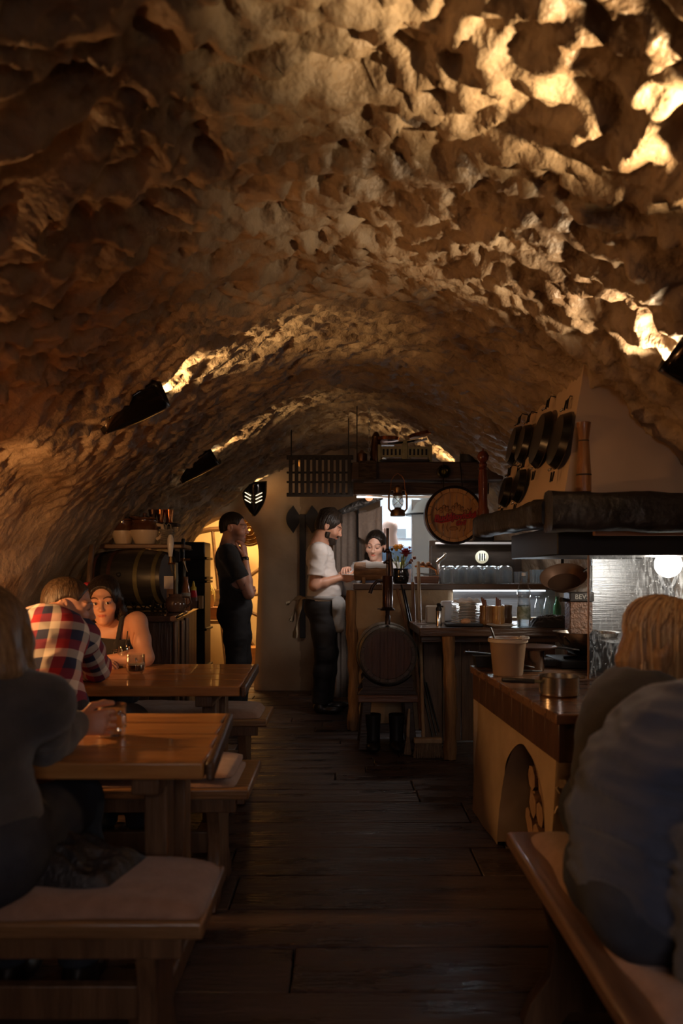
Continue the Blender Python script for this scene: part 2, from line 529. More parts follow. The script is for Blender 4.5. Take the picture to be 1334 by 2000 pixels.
shield_lamp(p, -u_ + Vector((0, -0.05, 0)), n_ + Vector((0, -0.3, 0)), 'black shield lamp on the vault behind the black canister', 14, slit=False, spread=0.7, tilt=0.35)
p, n_, u_ = on_vault(1.275, 2.60, 0.035)
shield_lamp(p, -u_ * 0.95 + Vector((0, 0.12, 0)), n_ + Vector((-0.2, 0.1, 0)), 'black shield lamp with a bright bulb on the vault in front of the hood', 22, slit=False, spread=1.05, tilt=0.2, bulb=0.026, color=(1.0, 0.74, 0.45))
p, n_, u_ = on_vault(1.30, 1.62, 0.035)
shield_lamp(p, -u_ + Vector((0, 0.05, 0)), n_, 'black shield lamp on the vault above the man in navy', 150, slit=False, spread=0.80, tilt=0.60, color=(1.0, 0.70, 0.36))
p, n_, u_ = on_vault(-1.05, 0.75, 0.035)
shield_lamp(p, u_ + Vector((0, 0.15, 0)), n_, 'black shield lamp on the vault above the bench with the leather jacket', 4, slit=False, spread=0.8)

# candle sconce on the left wall, outside the picture, that warms the tables and the couple
def sconce(pos, label, energy):
    t = thing('wall_sconce', label, 'lamp', pos)
    b = MB(); b.lathe([(0.0, -0.02), (0.05, -0.02), (0.055, 0.0), (0.03, 0.01)], 16); b.build('dish', mat('sconce_brass', (0.5, 0.33, 0.12), rough=0.35, metal=0.9), t)
    b = MB(); b.lathe([(0.022, 0.0), (0.022, 0.09), (0.01, 0.095)], 14); b.build('candle', mat('candle_wax', (0.8, 0.7, 0.5), rough=0.5, sss=0.3), t)
    b = MB(); b.lathe([(0.001, 0.10), (0.009, 0.115), (0.006, 0.135), (0.001, 0.155)], 10); b.build('flame', mat('candle_flame', (1, 0.6, 0.2), emit=(1.0, 0.50, 0.14), estr=60), t)
    b = MB(); b.lathe([(0.115, 0.225), (0.118, 0.228), (0.04, 0.275), (0.012, 0.285)], 24); b.build('hood', MATS['sconce_brass'], t)  # cap added out of view to keep candlelight off the upper vault
    b = MB(); b.tube([(-0.02, 0, 0.28), (-0.12, 0, 0.22), (-0.16, 0, 0.02)], 0.006, 8); b.build('added_cap_arm', MATS['sconce_brass'], t)
    b = MB(); b.tube([(-0.01, 0, -0.02), (-0.09, 0, -0.05), (-0.16, 0, 0.0)], 0.008, 8); b.build('arm', MATS['sconce_brass'], t)
    add_light('POINT', energy, (1.0, 0.50, 0.18), Vector(pos) + Vector((0, 0, 0.13)), size=0.03, name='candle_light')
    return t
sconce((-1.58, 2.66, 1.08), 'brass candle sconce with an added light-blocking hood on the wall beside the woman in the cardigan', 31)

# side room lamp and kitchen lamps
def ceiling_panel(pos, sx, sy, energy, color, label, es):
    t = thing('ceiling_light', label, 'lamp', pos)
    b = MB(); b.box((0, 0, 0.03), (sx + 0.06, sy + 0.06, 0.05)); b.build('housing', mat('white_enamel', (0.8, 0.8, 0.8), rough=0.4), t)
    b = MB(); b.box((0, 0, 0.0), (sx, sy, 0.012)); b.build('diffuser', mat('diffuser_%s' % label[:8], (1, 1, 1), emit=color, estr=es), t)
    l = add_light('AREA', energy, color, Vector(pos) + Vector((0, 0, -0.02)), Vector(pos) + Vector((0, 0, -1)), size=sx, name='panel_light')
    l.data.shape = 'RECTANGLE'; l.data.size_y = sy
    return t
ceiling_panel((-1.0, 8.95, 2.34), 0.5, 0.5, 50, (1.0, 0.60, 0.22), 'glowing square lamp on the ceiling of the room beyond the arch', 5)
ceiling_panel((0.85, 9.0, 2.60), 0.9, 0.4, 26, (0.80, 0.90, 1.0), 'white strip lamp on the kitchen ceiling', 8)

# fill light added behind the camera, given the form of a glowing window
wn = thing('fill_window', '', ''); del wn['label']; del wn['category']; struct(wn); wn.location = (0.3, -1.13, 1.45)
MB().box((0, 0, 0), (0.9, 0.01, 0.7)).build('pane', mat('fill_pane', (0.5, 0.55, 0.65), emit=(1.0, 0.85, 0.8), estr=0.5), wn)
for sx in (-0.46, 0.0, 0.46): MB().box((sx, 0.01, 0), (0.04, 0.03, 0.76)).build('fill_window_frame', mat('fill_window_frame', (0.10, 0.06, 0.04), rough=0.5), wn)
l = add_light('AREA', 2.2, (1.0, 0.84, 0.82), (0.3, -1.10, 1.45), (0.3, 2.2, 0.2), size=0.9, name='window_light', spread=1.25); l.data.shape = 'RECTANGLE'; l.data.size_y = 0.7
# ================================================================== tables and benches
top_wood = wood('honey_table_wood', (0.26, 0.105, 0.030), (0.48, 0.235, 0.075), 0, rough=0.28, rough2=0.42, scale=6, bump=0.12, coat=0.25)
edge_wood = wood('dark_edge_wood', (0.05, 0.026, 0.014), (0.12, 0.065, 0.035), 0, rough=0.4)
leg_wood = wood('bench_dark_wood', (0.075, 0.038, 0.018), (0.17, 0.09, 0.045), 2, rough=0.42)
seat_wood = wood('bench_seat_wood', (0.14, 0.07, 0.03), (0.27, 0.145, 0.065), 0, rough=0.35, coat=0.15)
pad_fab = mat('blanket_mauve', (0.25, 0.145, 0.10), (0.31, 0.185, 0.13), rough=0.92, scale=30, bump=0.3, bscale=220, sheen=0.3)

def trestle_table(x0, x1, y0, y1, z, label, skew=0.0, legs=(0.17, 0.85)):
    t = thing('dining_table', label, 'table', ((x0 + x1) / 2, (y0 + y1) / 2, 0))
    cx, cy = (x0 + x1) / 2, (y0 + y1) / 2; L = x1 - x0; D = y1 - y0
    n = 4; pw = D / n
    for i in range(n):
        b = MB(); yc = -D / 2 + pw * (i + 0.5)
        sh = -skew * (i + 0.5) / n
        b.box((sh / 2, yc, z - 0.0225), (L + sh, pw - 0.0025, 0.045))
        b.build('plank', top_wood, t, bevel=0.006)
    b = MB(); b.box((L / 2 + 0.011 - skew / 2, 0, z - 0.0235), (0.022, D + 0.004, 0.05), rot=(0, 0, math.atan2(skew, D) if skew else 0)); b.build('end_batten', edge_wood, t, bevel=0.008)
    for lx in (L / 2 - legs[0], -L / 2 + 0.25):
        b = MB(); b.box((lx, 0, z - 0.075), (0.075, D * 0.82, 0.055)); b.build('top_rail', leg_wood, t, bevel=0.005)
        for sy in (-1, 1):
            b = MB(); b.box((lx, sy * D * 0.18, (z - 0.10 + 0.07) / 2), (0.065, 0.085, z - 0.17)); b.build('leg', leg_wood, t, bevel=0.006)
        b = MB(); b.box((lx, 0, 0.035), (0.085, D * 0.86, 0.07)); b.build('foot', leg_wood, t, bevel=0.01)
    b = MB(); b.box((-0.02, 0, 0.22), (L - 0.4, 0.035, 0.10)); b.build('stretcher', leg_wood, t, bevel=0.005)
    return t
trestle_table(-1.72, -0.345, 1.95, 2.64, 0.72, 'honey-coloured plank table with a glass cup held above it', skew=0.05)
trestle_table(-1.70, -0.43, 3.27, 4.07, 0.72, 'honey-coloured plank table with two beer mugs beside the couple', skew=0.03)

def plank_bench(x0, x1, y0, y1, z, label, lx=(0.14, 0.25)):
    t = thing('bench', label, 'bench', ((x0 + x1) / 2, (y0 + y1) / 2, 0))
    L = x1 - x0; D = y1 - y0
    b = MB(); b.box((0, 0, z - 0.02), (L, D, 0.04)); b.build('seat', seat_wood, t, bevel=0.008)
    prof = [(-0.5, 0), (-0.22, 0.0), (-0.16, 0.08), (0.16, 0.08), (0.22, 0.0), (0.5, 0), (0.44, 0.14), (0.30, 0.32), (0.27, 0.55), (0.34, 0.78), (0.42, 1.0), (-0.42, 1.0), (-0.34, 0.78), (-0.27, 0.55), (-0.30, 0.32), (-0.44, 0.14)]
    for xx in (L / 2 - lx[0], -L / 2 + lx[1]):
        b = MB(); b.prism([(p[0] * D * 0.92, p[1] * (z - 0.04)) for p in prof], 0.045, Matrix.Translation((xx, 0, 0)) @ Matrix.Rotation(PI / 2, 4, 'Z'))
        b.build('leg', leg_wood, t, bevel=0.004)
    b = MB(); b.box((0, 0, z * 0.42), (L - sum(lx) + 0.12, 0.03, 0.08)); b.build('stretcher', leg_wood, t, bevel=0.004)
    b = MB(); b.box((0, -D / 2 + 0.03, z - 0.065), (L - 0.1, 0.022, 0.05)); b.build('apron', leg_wood, t, bevel=0.004)
    return t
ZS = 0.445
plank_bench(-1.75, -0.30, 1.66, 1.99, ZS, 'dark plank bench under the wide mauve blanket and leather jacket')
plank_bench(-1.75, -0.325, 2.69, 3.12, ZS, 'dark plank bench that the man in the plaid shirt sits on')
plank_bench(-1.70, -0.385, 3.97, 4.37, ZS, 'dark plank bench that the woman in the black top sits on')

def cushion(x0, x1, y0, y1, z, th, label, seed, layers=1, name='cushion', parent=None):
    """a long folded blanket pad with soft rounded edges"""
    nx, ny = 60, 22
    V = []; 
    rs = seed * 7.7
    us = np.linspace(-1, 1, nx); vs_ = np.linspace(-1, 1, ny)
    U, Vv = np.meshgrid(us, vs_, indexing='ij')
    ex = 1 - np.abs(U) ** 14; ey = 1 - np.abs(Vv) ** 6
    hgt = th * (np.clip(ex, 0, 1) ** 0.5) * (np.clip(ey, 0, 1) ** 0.5)
    pts = np.stack([U.ravel() * 3 + rs, Vv.ravel() * 1.5, np.full(U.size, rs)], 1)
    wob = 0.12 * th * fbm(pts * 1.3, 3).reshape(U.shape)
    cr = 0.018
    # rounded corner in plan
    shr = 1 - 0.06 * (np.abs(U) ** 10) 
    X = (x0 + x1) / 2 + U * (x1 - x0) / 2 * (1 - 0.012 * (np.abs(Vv) ** 6))
    Y = (y0 + y1) / 2 + Vv * (y1 - y0) / 2 * shr + 0.006 * np.sin(U * 9 + rs)
    top = np.stack([X, Y, z + hgt + wob * (hgt / th) + 0.004], -1).reshape(-1, 3)
    bot = np.stack([X, Y, np.full_like(X, z + 0.001)], -1).reshape(-1, 3)
    idx = np.arange(nx * ny).reshape(nx, ny)
    q = np.stack([idx[:-1, :-1], idx[1:, :-1], idx[1:, 1:], idx[:-1, 1:]], -1).reshape(-1, 4)
    qb = q[:, ::-1] + nx * ny
    rim = np.concatenate([idx[:, 0], idx[-1, 1:], idx[::-1, -1][1:], idx[0, ::-1][1:]])
    r2 = np.roll(rim, -1)
    qs = np.stack([rim, rim + nx * ny, r2 + nx * ny, r2], -1)
    me = np_mesh(name, np.concatenate([top, bot]), np.concatenate([q, qb, qs]), pad_fab)
    o = mesh_obj(name, me, parent, angle=0)
    if label: tag(o, label, 'cushion')
    return o
cushion(-1.70, -0.305, 1.67, 1.985, ZS, 0.035, 'wide mauve blanket pad on the bench, beside the leather jacket', 1)
cu = cushion(-1.70, -0.375, 2.70, 3.08, ZS, 0.026, 'doubled mauve blanket pad on the bench under the man in plaid', 2)
cushion(-1.68, -0.385, 2.705, 3.07, ZS + 0.031, 0.020, None, 6, name='upper_fold', parent=cu)
cushion(-1.66, -0.425, 3.98, 4.34, ZS, 0.045, 'mauve blanket pad on the bench behind the table with the beer mugs', 3)

# bench at the right, along the aisle
t = thing('bench', 'dark plank bench beside the grill counter under the man in navy', 'bench', (0.665, 1.74, 0))
b = MB(); b.box((0, 0, ZS - 0.02), (0.37, 1.02, 0.042)); b.build('seat', wood('bench_seat_wood_y', (0.11, 0.055, 0.03), (0.22, 0.12, 0.065), 1, rough=0.3, coat=0.2), t, bevel=0.012, seg=3)
prof = [(-0.5, 0), (-0.22, 0.0), (-0.16, 0.08), (0.16, 0.08), (0.22, 0.0), (0.5, 0), (0.44, 0.14), (0.30, 0.32), (0.27, 0.55), (0.34, 0.78), (0.42, 1.0), (-0.42, 1.0), (-0.34, 0.78), (-0.27, 0.55), (-0.30, 0.32), (-0.44, 0.14)]
for yy in (-0.30, 0.32):
    b = MB(); b.prism([(p[0] * 0.37, p[1] * (ZS - 0.04)) for p in prof], 0.045, Matrix.Translation((0, yy, 0))); b.build('leg', leg_wood, t, bevel=0.004)
b = MB(); b.box((0, 0.01, 0.19), (0.03, 0.70, 0.08)); b.build('stretcher', leg_wood, t, bevel=0.004)
o = cushion(-0.47, 0.45, -0.155, 0.145, 0, 0.032, 'mauve blanket pad on the bench under the man in navy', 4)
o.rotation_euler = (0, 0, PI / 2); o.location = (0.68, 1.74, ZS)

# ================================================================== grill counter with hood at the right
tan_plaster = mat('counter_plaster', (0.33, 0.225, 0.13), (0.44, 0.315, 0.19), rough=0.75, scale=3.0, bump=0.35, bscale=9)
hood_plaster = mat('hood_plaster', (0.58, 0.42, 0.28), (0.64, 0.48, 0.33), rough=0.6, scale=1.5, bump=0.08, bscale=8)
worktop_wood = wood('worktop_wood', (0.10, 0.045, 0.022), (0.22, 0.105, 0.05), 0, rough=0.22, rough2=0.38, scale=5, bump=0.12, coat=0.35)
fascia_wood = wood('fascia_wood', (0.045, 0.022, 0.014), (0.11, 0.055, 0.032), 2, rough=0.35)
ZW = 0.73
G = thing('grill_counter', 'plastered grill counter with dark wooden worktop and arched firewood niche', 'counter', (1.3, 3.2, 0))
def rel(o_, p): return Vector(p) - o_
g0 = Vector((1.3, 3.2, 0))
xl = lambda Y: 0.715 + (Y - 2.56) * (0.655 - 0.715) / 1.36       # left edge of the worktop
# worktop planks, across the counter
ys = [2.56, 2.84, 3.10, 3.36, 3.63, 3.92]
for a, c in zip(ys[:-1], ys[1:]):
    lo = [(xl(a), a + .001, ZW - .035), (1.92, a + .001, ZW - .035), (1.92, c - .001, ZW - .035), (xl(c), c - .001, ZW - .035)]
    b = MB(); b.quadbox([rel(g0, p) for p in lo], [rel(g0, (p[0], p[1], ZW)) for p in lo]); b.build('worktop_plank', worktop_wood, G, bevel=0.004)
# fascia boards, upright, along the left and the near side
n = 9
for i in range(n):
    a = 2.57 + (3.91 - 2.57) * i / n; c = 2.57 + (3.91 - 2.57) * (i + 1) / n - 0.004
    b = MB(); lo = [(xl(a) + .012, a, ZW - .165), (xl(a) + .035, a, ZW - .165), (xl(c) + .035, c, ZW - .165), (xl(c) + .012, c, ZW - .165)]
    b.quadbox([rel(g0, p) for p in lo], [rel(g0, (p[0], p[1], ZW - .036)) for p in lo]); b.build('fascia_board', fascia_wood, G, bevel=0.003)
for i in range(9):
    a = 0.735 + 0.13 * i
    b = MB(); b.box(rel(g0, (a + .063, 2.585, ZW - .10)), (0.126, 0.024, 0.13)); b.build('fascia_board', fascia_wood, G, bevel=0.003)
# plaster body: left face with the arched niche
bm = MB()
N = 48; y0, y1 = 2.66, 3.90
def archz(Y):
    u = (Y - 3.04) / 0.345
    return 0.52 * math.sqrt(max(0, 1 - u * u)) ** 0.9 if abs(u) < 1 else 0.0
xb = lambda Y, z: xl(Y) + 0.035 - 0.03 * (1 - z / 0.6)
cols = sorted(set(list(np.linspace(y0, y1, N)) + [3.04 - 0.3449, 3.04 + 0.3449]))
vs = []; rows = 8
for Y in cols:
    za = archz(Y)
    for j in range(rows):
        z = za + (ZW - 0.15 - za) * j / (rows - 1)
        wob = 0.012 * float(fbm(np.array([[Y * 3, z * 3, 2.0]]), 3)[0])
        vs.append(rel(g0, (xb(Y, z) + wob, Y, z)))
fs = [(i * rows + j, i * rows + j + 1, (i + 1) * rows + j + 1, (i + 1) * rows + j) for i in range(len(cols) - 1) for j in range(rows - 1)]
bm.add(vs, fs)
# reveal of the niche
rv = []; inn = [Y for Y in cols if abs(Y - 3.04) <= 0.345]
for Y in inn:
    za = archz(Y)
    for k, dx in enumerate((0, 0.09, 0.45)):
        rv.append(rel(g0, (xb(Y, za) + dx, Y, za - 0.0)))
bm.add(rv, [(i * 3 + k, i * 3 + k + 1, (i + 1) * 3 + k + 1, (i + 1) * 3 + k) for i in range(len(inn) - 1) for k in range(2)])
# near face, ends, back of the niche
nx, nz = 30, 14; vs = []
for i in range(nx):
    for j in range(nz):
        x = 0.70 + 1.2 * i / (nx - 1); z = (ZW - 0.15) * j / (nz - 1)
        wob = 0.010 * float(fbm(np.array([[x * 3, z * 3, 9.0]]), 3)[0])
        hole = math.exp(-((x - 0.775) / 0.018) ** 2 - ((z - 0.42) / 0.055) ** 2) * 0.02
        vs.append(rel(g0, (xb(2.66, z) if i == 0 else x + 0.01, 2.66 + wob + hole if i else 2.66, z)))
bm.add(vs, [(i * nz + j, (i + 1) * nz + j, (i + 1) * nz + j + 1, i * nz + j + 1) for i in range(nx - 1) for j in range(nz - 1)])
bm.box(rel(g0, (1.28, 3.895, 0.29)), (1.22, 0.03, 0.58))
bm.box(rel(g0, (1.17, 3.04, 0.29)), (0.03, 0.9, 0.58))
bm.build('body', tan_plaster, G, angle=0)
# loose plaster flakes on the near corner
b = MB()
rr = random.Random(5)
for k in range(9):
    b.box(rel(g0, (0.765 + rr.uniform(-.02, .02), 2.652, 0.42 + rr.uniform(-.07, .06))), (rr.uniform(.012, .03), 0.012, rr.uniform(.012, .03)), rot=(rr.uniform(-.4, .4), rr.uniform(-.5, .5), rr.uniform(-.5, .5)))
b.build('broken_plaster', mat('broken_plaster', (0.55, 0.42, 0.28), (0.25, 0.17, 0.1), rough=0.9, scale=30), G)
# firewood
bark = mat('firewood_bark', (0.09, 0.045, 0.025), (0.26, 0.14, 0.075), rough=0.85, scale=9, stretch=(1, 1, 1), bump=0.8, bscale=30)
cutw = mat('firewood_cut', (0.30, 0.17, 0.09), (0.42, 0.26, 0.15), rough=0.8, scale=20)
rr = random.Random(9); k = 0
for zrow, nlog in ((0.055, 5), (0.16, 5), (0.265, 4), (0.36, 3)):
    for i in range(nlog):
        Y = 3.04 + (i - (nlog - 1) / 2) * 0.118
        r = rr.uniform(0.048, 0.058); L = rr.uniform(0.26, 0.30)
        b = MB(); m_ = 7; a0 = rr.uniform(0, 6)
        tri = rr.random() < 0.55
        outl = [(math.cos(a0 + 2 * PI * q / m_) * r * (0.75 if tri and q % 3 == 0 else 1), math.sin(a0 + 2 * PI * q / m_) * r * rr.uniform(.85, 1)) for q in range(m_)]
        xx = xb(3.04, zrow) + 0.05 + rr.uniform(0, .04)
        vsn = [Vector((xx, Y + o_[0], zrow + o_[1])) for o_ in outl] + [Vector((xx + L, Y + o_[0] * .95, zrow + o_[1] * .95)) for o_ in outl]
        b.add(vsn, [tuple(range(m_)), tuple(range(2 * m_ - 1, m_ - 1, -1))], 1)
        b.add(vsn, [(q, q + m_, (q + 1) % m_ + m_, (q + 1) % m_) for q in range(m_)], 0)
        o = b.build('firewood_log', [bark, cutw], smooth=False)
        tag(o, 'split firewood log in the %s row of the arched niche' % {0.055: 'bottom', 0.16: 'second', 0.265: 'third', 0.36: 'top'}[zrow], 'log', 'firewood in the niche')

# ---------------------------------------------------------------- hood
H = thing('cooking_hood', 'cream plastered cooking hood on a sooty beam above the grill', 'hood', (1.3, 3.7, 1.4))
h0 = Vector((1.3, 3.7, 1.4))
soot = mat('sooty_beam', (0.008, 0.0075, 0.009), (0.032, 0.028, 0.028), rough=0.34, rough2=0.6, scale=4, bump=0.7, bscale=14)
bm = MB()
A, B_, C_, D_ = (0.93, 3.22, 1.50), (0.86, 4.32, 1.50), (1.035, 3.24, 2.16), (1.11, 4.32, 2.30)
def patch(p00, p10, p11, p01, n=16, amp=0.006, seed=0):
    vs = []
    for i in range(n + 1):
        for j in range(n + 1):
            u, v = i / n, j / n
            p = (Vector(p00) * (1 - u) + Vector(p10) * u) * (1 - v) + (Vector(p01) * (1 - u) + Vector(p11) * u) * v
            w_ = amp * float(fbm(np.array([[p.x * 4 + seed, p.y * 4, p.z * 4]]), 3)[0])
            vs.append(p + Vector((w_, w_, 0)) - h0)
    bm.add(vs, [(i * (n + 1) + j, (i + 1) * (n + 1) + j, (i + 1) * (n + 1) + j + 1, i * (n + 1) + j + 1) for i in range(n) for j in range(n)])
patch(A, (2.0, 3.22, 1.50), (2.0, 3.24, 2.16), C_)
patch(B_, A, C_, D_)
patch((2.0, 4.32, 1.5), B_, D_, (2.0, 4.32, 2.3))
bm.build('plaster_body', hood_plaster, H, angle=0.9)
def rough_beam(pts, hw, hh, name, parent, origin, m, seed, n=28, amp=0.012):
    """hand-hewn beam swept along pts"""
    P_ = catmull([tuple(p) for p in pts], n); k = 14; vs = []
    for i in range(n):
        t_ = P_[min(i + 1, n - 1)] - P_[max(i - 1, 0)]; t_ /= np.linalg.norm(t_)
        s_ = np.array([t_[1], -t_[0], 0.0]); s_ /= np.linalg.norm(s_) + 1e-9
        for q in range(k):
            a = 2 * PI * q / k + PI / k
            cx_ = math.copysign(abs(math.cos(a)) ** 0.38, math.cos(a)) * hw; cz_ = math.copysign(abs(math.sin(a)) ** 0.38, math.sin(a)) * hh
            p = P_[i] + s_ * cx_ + np.array([0, 0, 1.0]) * cz_
            f = amp * fbm(np.array([p * 5 + seed]), 3)[0]
            vs.append(Vector(p + s_ * f * math.cos(a) + np.array([0, 0, f * math.sin(a)])) - origin)
    b = MB(); b.add(vs, [(i * k + q, i * k + (q + 1) % k, (i + 1) * k + (q + 1) % k, (i + 1) * k + q) for i in range(n - 1) for q in range(k)] + [tuple(range(k)), tuple(range((n - 1) * k, n * k))[::-1]])
    return b.build(name, m, parent, angle=0.8)
rough_beam([(0.80, 4.37, 1.465), (0.815, 4.1, 1.462), (0.86, 3.6, 1.46), (0.89, 3.22, 1.455)], 0.055, 0.058, 'side_beam', H, h0, soot, 3)
rough_beam([(0.845, 3.14, 1.45), (1.1, 3.13, 1.45), (1.6, 3.13, 1.45), (2.0, 3.13, 1.45)], 0.085, 0.082, 'front_beam', H, h0, soot, 8)
b = MB(); b.box(rel(h0, (1.44, 3.84, 1.345)), (0.98, 0.92, 0.13), taper=1.0); b.build('smoke_skirt', mat('black_sheet', (0.010, 0.010, 0.012), rough=0.5), H, bevel=0.006)
b = MB(); b.box(rel(h0, (0.805, 4.36, 1.445)), (0.115, 0.05, 0.125)); b.build('beam_end_plate', MATS['black_sheet'], H, bevel=0.006)
b = MB(); b.box(rel(h0, (1.55, 3.20, 1.372)), (1.0, 0.03, 0.03)); b.build('lower_trim', mat('warm_trim', (0.24, 0.12, 0.07), rough=0.5), H, bevel=0.004)

# splash glass in front of the grill, smeared and spattered
gl = bpy.data.materials.new('smeared_glass'); gl.use_nodes = True
nt = gl.node_tree; nt.nodes.clear()
out = nt.nodes.new('ShaderNodeOutputMaterial'); tr = nt.nodes.new('ShaderNodeBsdfTransparent'); gs = nt.nodes.new('ShaderNodeBsdfGlossy'); df = nt.nodes.new('ShaderNodeBsdfTranslucent')
S(gs, 'Roughness', 0.08); S(gs, 'Color', (0.9, 0.95, 1, 1)); S(tr, 'Color', (0.93, 0.96, 0.98, 1)); S(df, 'Color', (0.75, 0.78, 0.82, 1))
fr = nt.nodes.new('ShaderNodeFresnel'); S(fr, 'IOR', 1.45)
mx = nt.nodes.new('ShaderNodeMixShader'); mx2 = nt.nodes.new('ShaderNodeMixShader')
nt.links.new(fr.outputs[0], mx.inputs[0]); nt.links.new(tr.outputs[0], mx.inputs[1]); nt.links.new(gs.outputs[0], mx.inputs[2])
tc = nt.nodes.new('ShaderNodeTexCoord'); mp = nt.nodes.new('ShaderNodeMapping'); S(mp, 'Scale', (26, 26, 5)); S(mp, 'Rotation', (0, 0.6, 0))
nz = nt.nodes.new('ShaderNodeTexNoise'); S(nz, 'Scale', 1.4); S(nz, 'Detail', 6); S(nz, 'Distortion', 2.5)
nt.links.new(tc.outputs['Object'], mp.inputs[0]); nt.links.new(mp.outputs[0], nz.inputs['Vector'])
vo = nt.nodes.new('ShaderNodeTexVoronoi'); S(vo, 'Scale', 55); nt.links.new(tc.outputs['Object'], vo.inputs['Vector'])
r1 = nt.nodes.new('ShaderNodeMapRange'); S(r1, 1, 0.50); S(r1, 2, 0.78); S(r1, 3, 0.02); S(r1, 4, 0.42); nt.links.new(nz.outputs[0], r1.inputs[0])
r2 = nt.nodes.new('ShaderNodeMapRange'); S(r2, 1, 0.10); S(r2, 2, 0.16); S(r2, 3, 0.6); S(r2, 4, 0.0); nt.links.new(vo.outputs['Distance'], r2.inputs[0])
ad = nt.nodes.new('ShaderNodeMath'); ad.operation = 'MAXIMUM'; nt.links.new(r1.outputs[0], ad.inputs[0]); nt.links.new(r2.outputs[0], ad.inputs[1])
nt.links.new(ad.outputs[0], mx2.inputs[0]); nt.links.new(mx.outputs[0], mx2.inputs[1]); nt.links.new(df.outputs[0], mx2.inputs[2]); nt.links.new(mx2.outputs[0], out.inputs[0])
t = thing('splash_glass', 'upright smeared glass pane standing on the grill counter', 'glass pane', (1.43, 3.40, ZW))
b = MB(); b.box((0, 0, 0.315), (0.67, 0.006, 0.62)); b.build('pane', gl, t, smooth=False)
b = MB(); b.box((-0.337, 0, 0.315), (0.006, 0.009, 0.625)); b.build('edge_strip', mat('edge_copper', (0.75, 0.5, 0.35), rough=0.3, metal=0.7), t)

# globe lamp behind the glass
t = thing('work_lamp', 'round white globe lamp on a dark forked stand behind the splash glass', 'lamp', (1.625, 3.82, ZW))
b = MB(); b.sphere((0, 0, 0.515), 0.066, 24, 16); b.build('globe', mat('globe_glow', (1, 1, 1), emit=(1.0, 0.90, 0.76), estr=9.0), t)
b = MB(); b.tube([(0, 0, 0.0), (0, 0, 0.40)], 0.016, 10); b.build('stem', MATS['black_sheet'], t)
for sx in (-1, 1):
    b = MB(); b.tube([(0, 0, 0.38), (sx * 0.03, 0, 0.42), (sx * 0.045, 0, 0.46)], 0.012, 8); b.build('prong', MATS['black_sheet'], t)
b = MB(); b.lathe([(0.09, 0), (0.09, 0.015), (0.02, 0.03)], 20); b.build('base', MATS['black_sheet'], t)
add_light('POINT', 10, (1.0, 0.86, 0.70), (1.56, 3.74, ZW + 0.50), size=0.07, name='globe_light')
# steel back sheet of the grill
b = MB(); b.box((1.68, 4.30, 1.06), (0.56, 0.02, 0.5)); o = b.build('steel_sheet', mat('brushed_steel', (0.34, 0.35, 0.37), (0.25, 0.26, 0.28), rough=0.36, metal=1.0, scale=3, stretch=(1, 1, 30), bump=0.15), bevel=0.002)
tag(o, 'brushed steel back sheet behind the grill under the hood', 'sheet')
o.location = (0, 0, 0)

# ================================================================== bar
bar_plaster = mat('bar_plaster', (0.42, 0.30, 0.175), (0.30, 0.20, 0.115), rough=0.8, scale=3.5, bump=0.5, bscale=10, lo=0.4, hi=0.7)
bar_wood = wood('bar_top_wood', (0.05, 0.028, 0.016), (0.12, 0.065, 0.035), 0, rough=0.3, coat=0.3)
rough_log = mat('rough_log', (0.17, 0.085, 0.032), (0.36, 0.20, 0.085), rough=0.6, scale=3, stretch=(9, 9, 1), bump=0.8, bscale=6, detail=6)
BA = thing('bar_counter', 'plastered bar counter with a dark wooden top and log corner post', 'bar counter', (0.5, 6.15, 0))
a0 = Vector((0.5, 6.15, 0))
xs = np.linspace(0.10, 0.86, 30); zs = np.linspace(0, 1.075, 34)
V = np.array([[x, 5.9, z] for x in xs for z in zs]); V[:, 1] += -0.02 * fbm(V * 2.5, 4) + 0.02 * np.clip((V[:, 0] - 0.80) / 0.06, 0, 1) ** 2 
me = grid_mesh('front', V - np.array(a0), 30, 34, bar_plaster); mesh_obj('front', me, BA, angle=0)
b = MB(); b.box(rel(a0, (0.47, 6.24, 0.53)), (0.76, 0.62, 1.06)); b.build('body', bar_plaster, BA)
b = MB(); b.box(rel(a0, (0.90, 6.10, 1.098)), (1.62, 0.55, 0.045)); b.build('top', bar_wood, BA, bevel=0.006)
b = MB(); pts = [(0.085 + 0.012 * math.sin(z * 5), 5.90 + 0.008 * math.cos(z * 7), z) for z in np.linspace(0, 1.07, 14)]
b.tube([rel(a0, p) for p in pts], [0.042 + 0.006 * math.sin(i * 2.3) for i in range(14)], 12); b.jitter(0.003, 2); b.build('corner_post', rough_log, BA)
# lower work counter in front, carried by a log post
WC = thing('work_counter', 'low dark wooden work counter on a log post beside the bar', 'counter', (0.98, 5.35, 0))
c0 = Vector((0.98, 5.35, 0)); ZC = 0.85
for i in range(4):
    b = MB(); b.box(rel(c0, (1.03, 4.92 + 0.235 * (i + .5), ZC - 0.027)), (1.06, 0.233, 0.054)); b.build('worktop_plank', bar_wood, WC, bevel=0.006)
b = MB(); pts = [(0.70 + 0.008 * math.sin(z * 6), 4.97, z) for z in np.linspace(0, ZC - 0.055, 12)]
b.tube([rel(c0, p) for p in pts], [0.040 + 0.005 * math.sin(i * 1.9) for i in range(12)], 12); b.jitter(0.003, 4); b.build('log_post', rough_log, WC)
dark_boards = wood('dark_boards', (0.06, 0.03, 0.018), (0.13, 0.07, 0.04), 2, rough=0.5)
for i in range(7):
    b = MB(); b.box(rel(c0, (0.585 + 0.135 * i + .0675, 5.50, 0.40)), (0.131, 0.025, 0.79)); b.build('back_board', dark_boards, WC, bevel=0.004)
b = MB(); b.box(rel(c0, (1.03, 5.12, ZC - 0.08)), (1.0, 0.06, 0.05)); b.build('rail', bar_wood, WC)

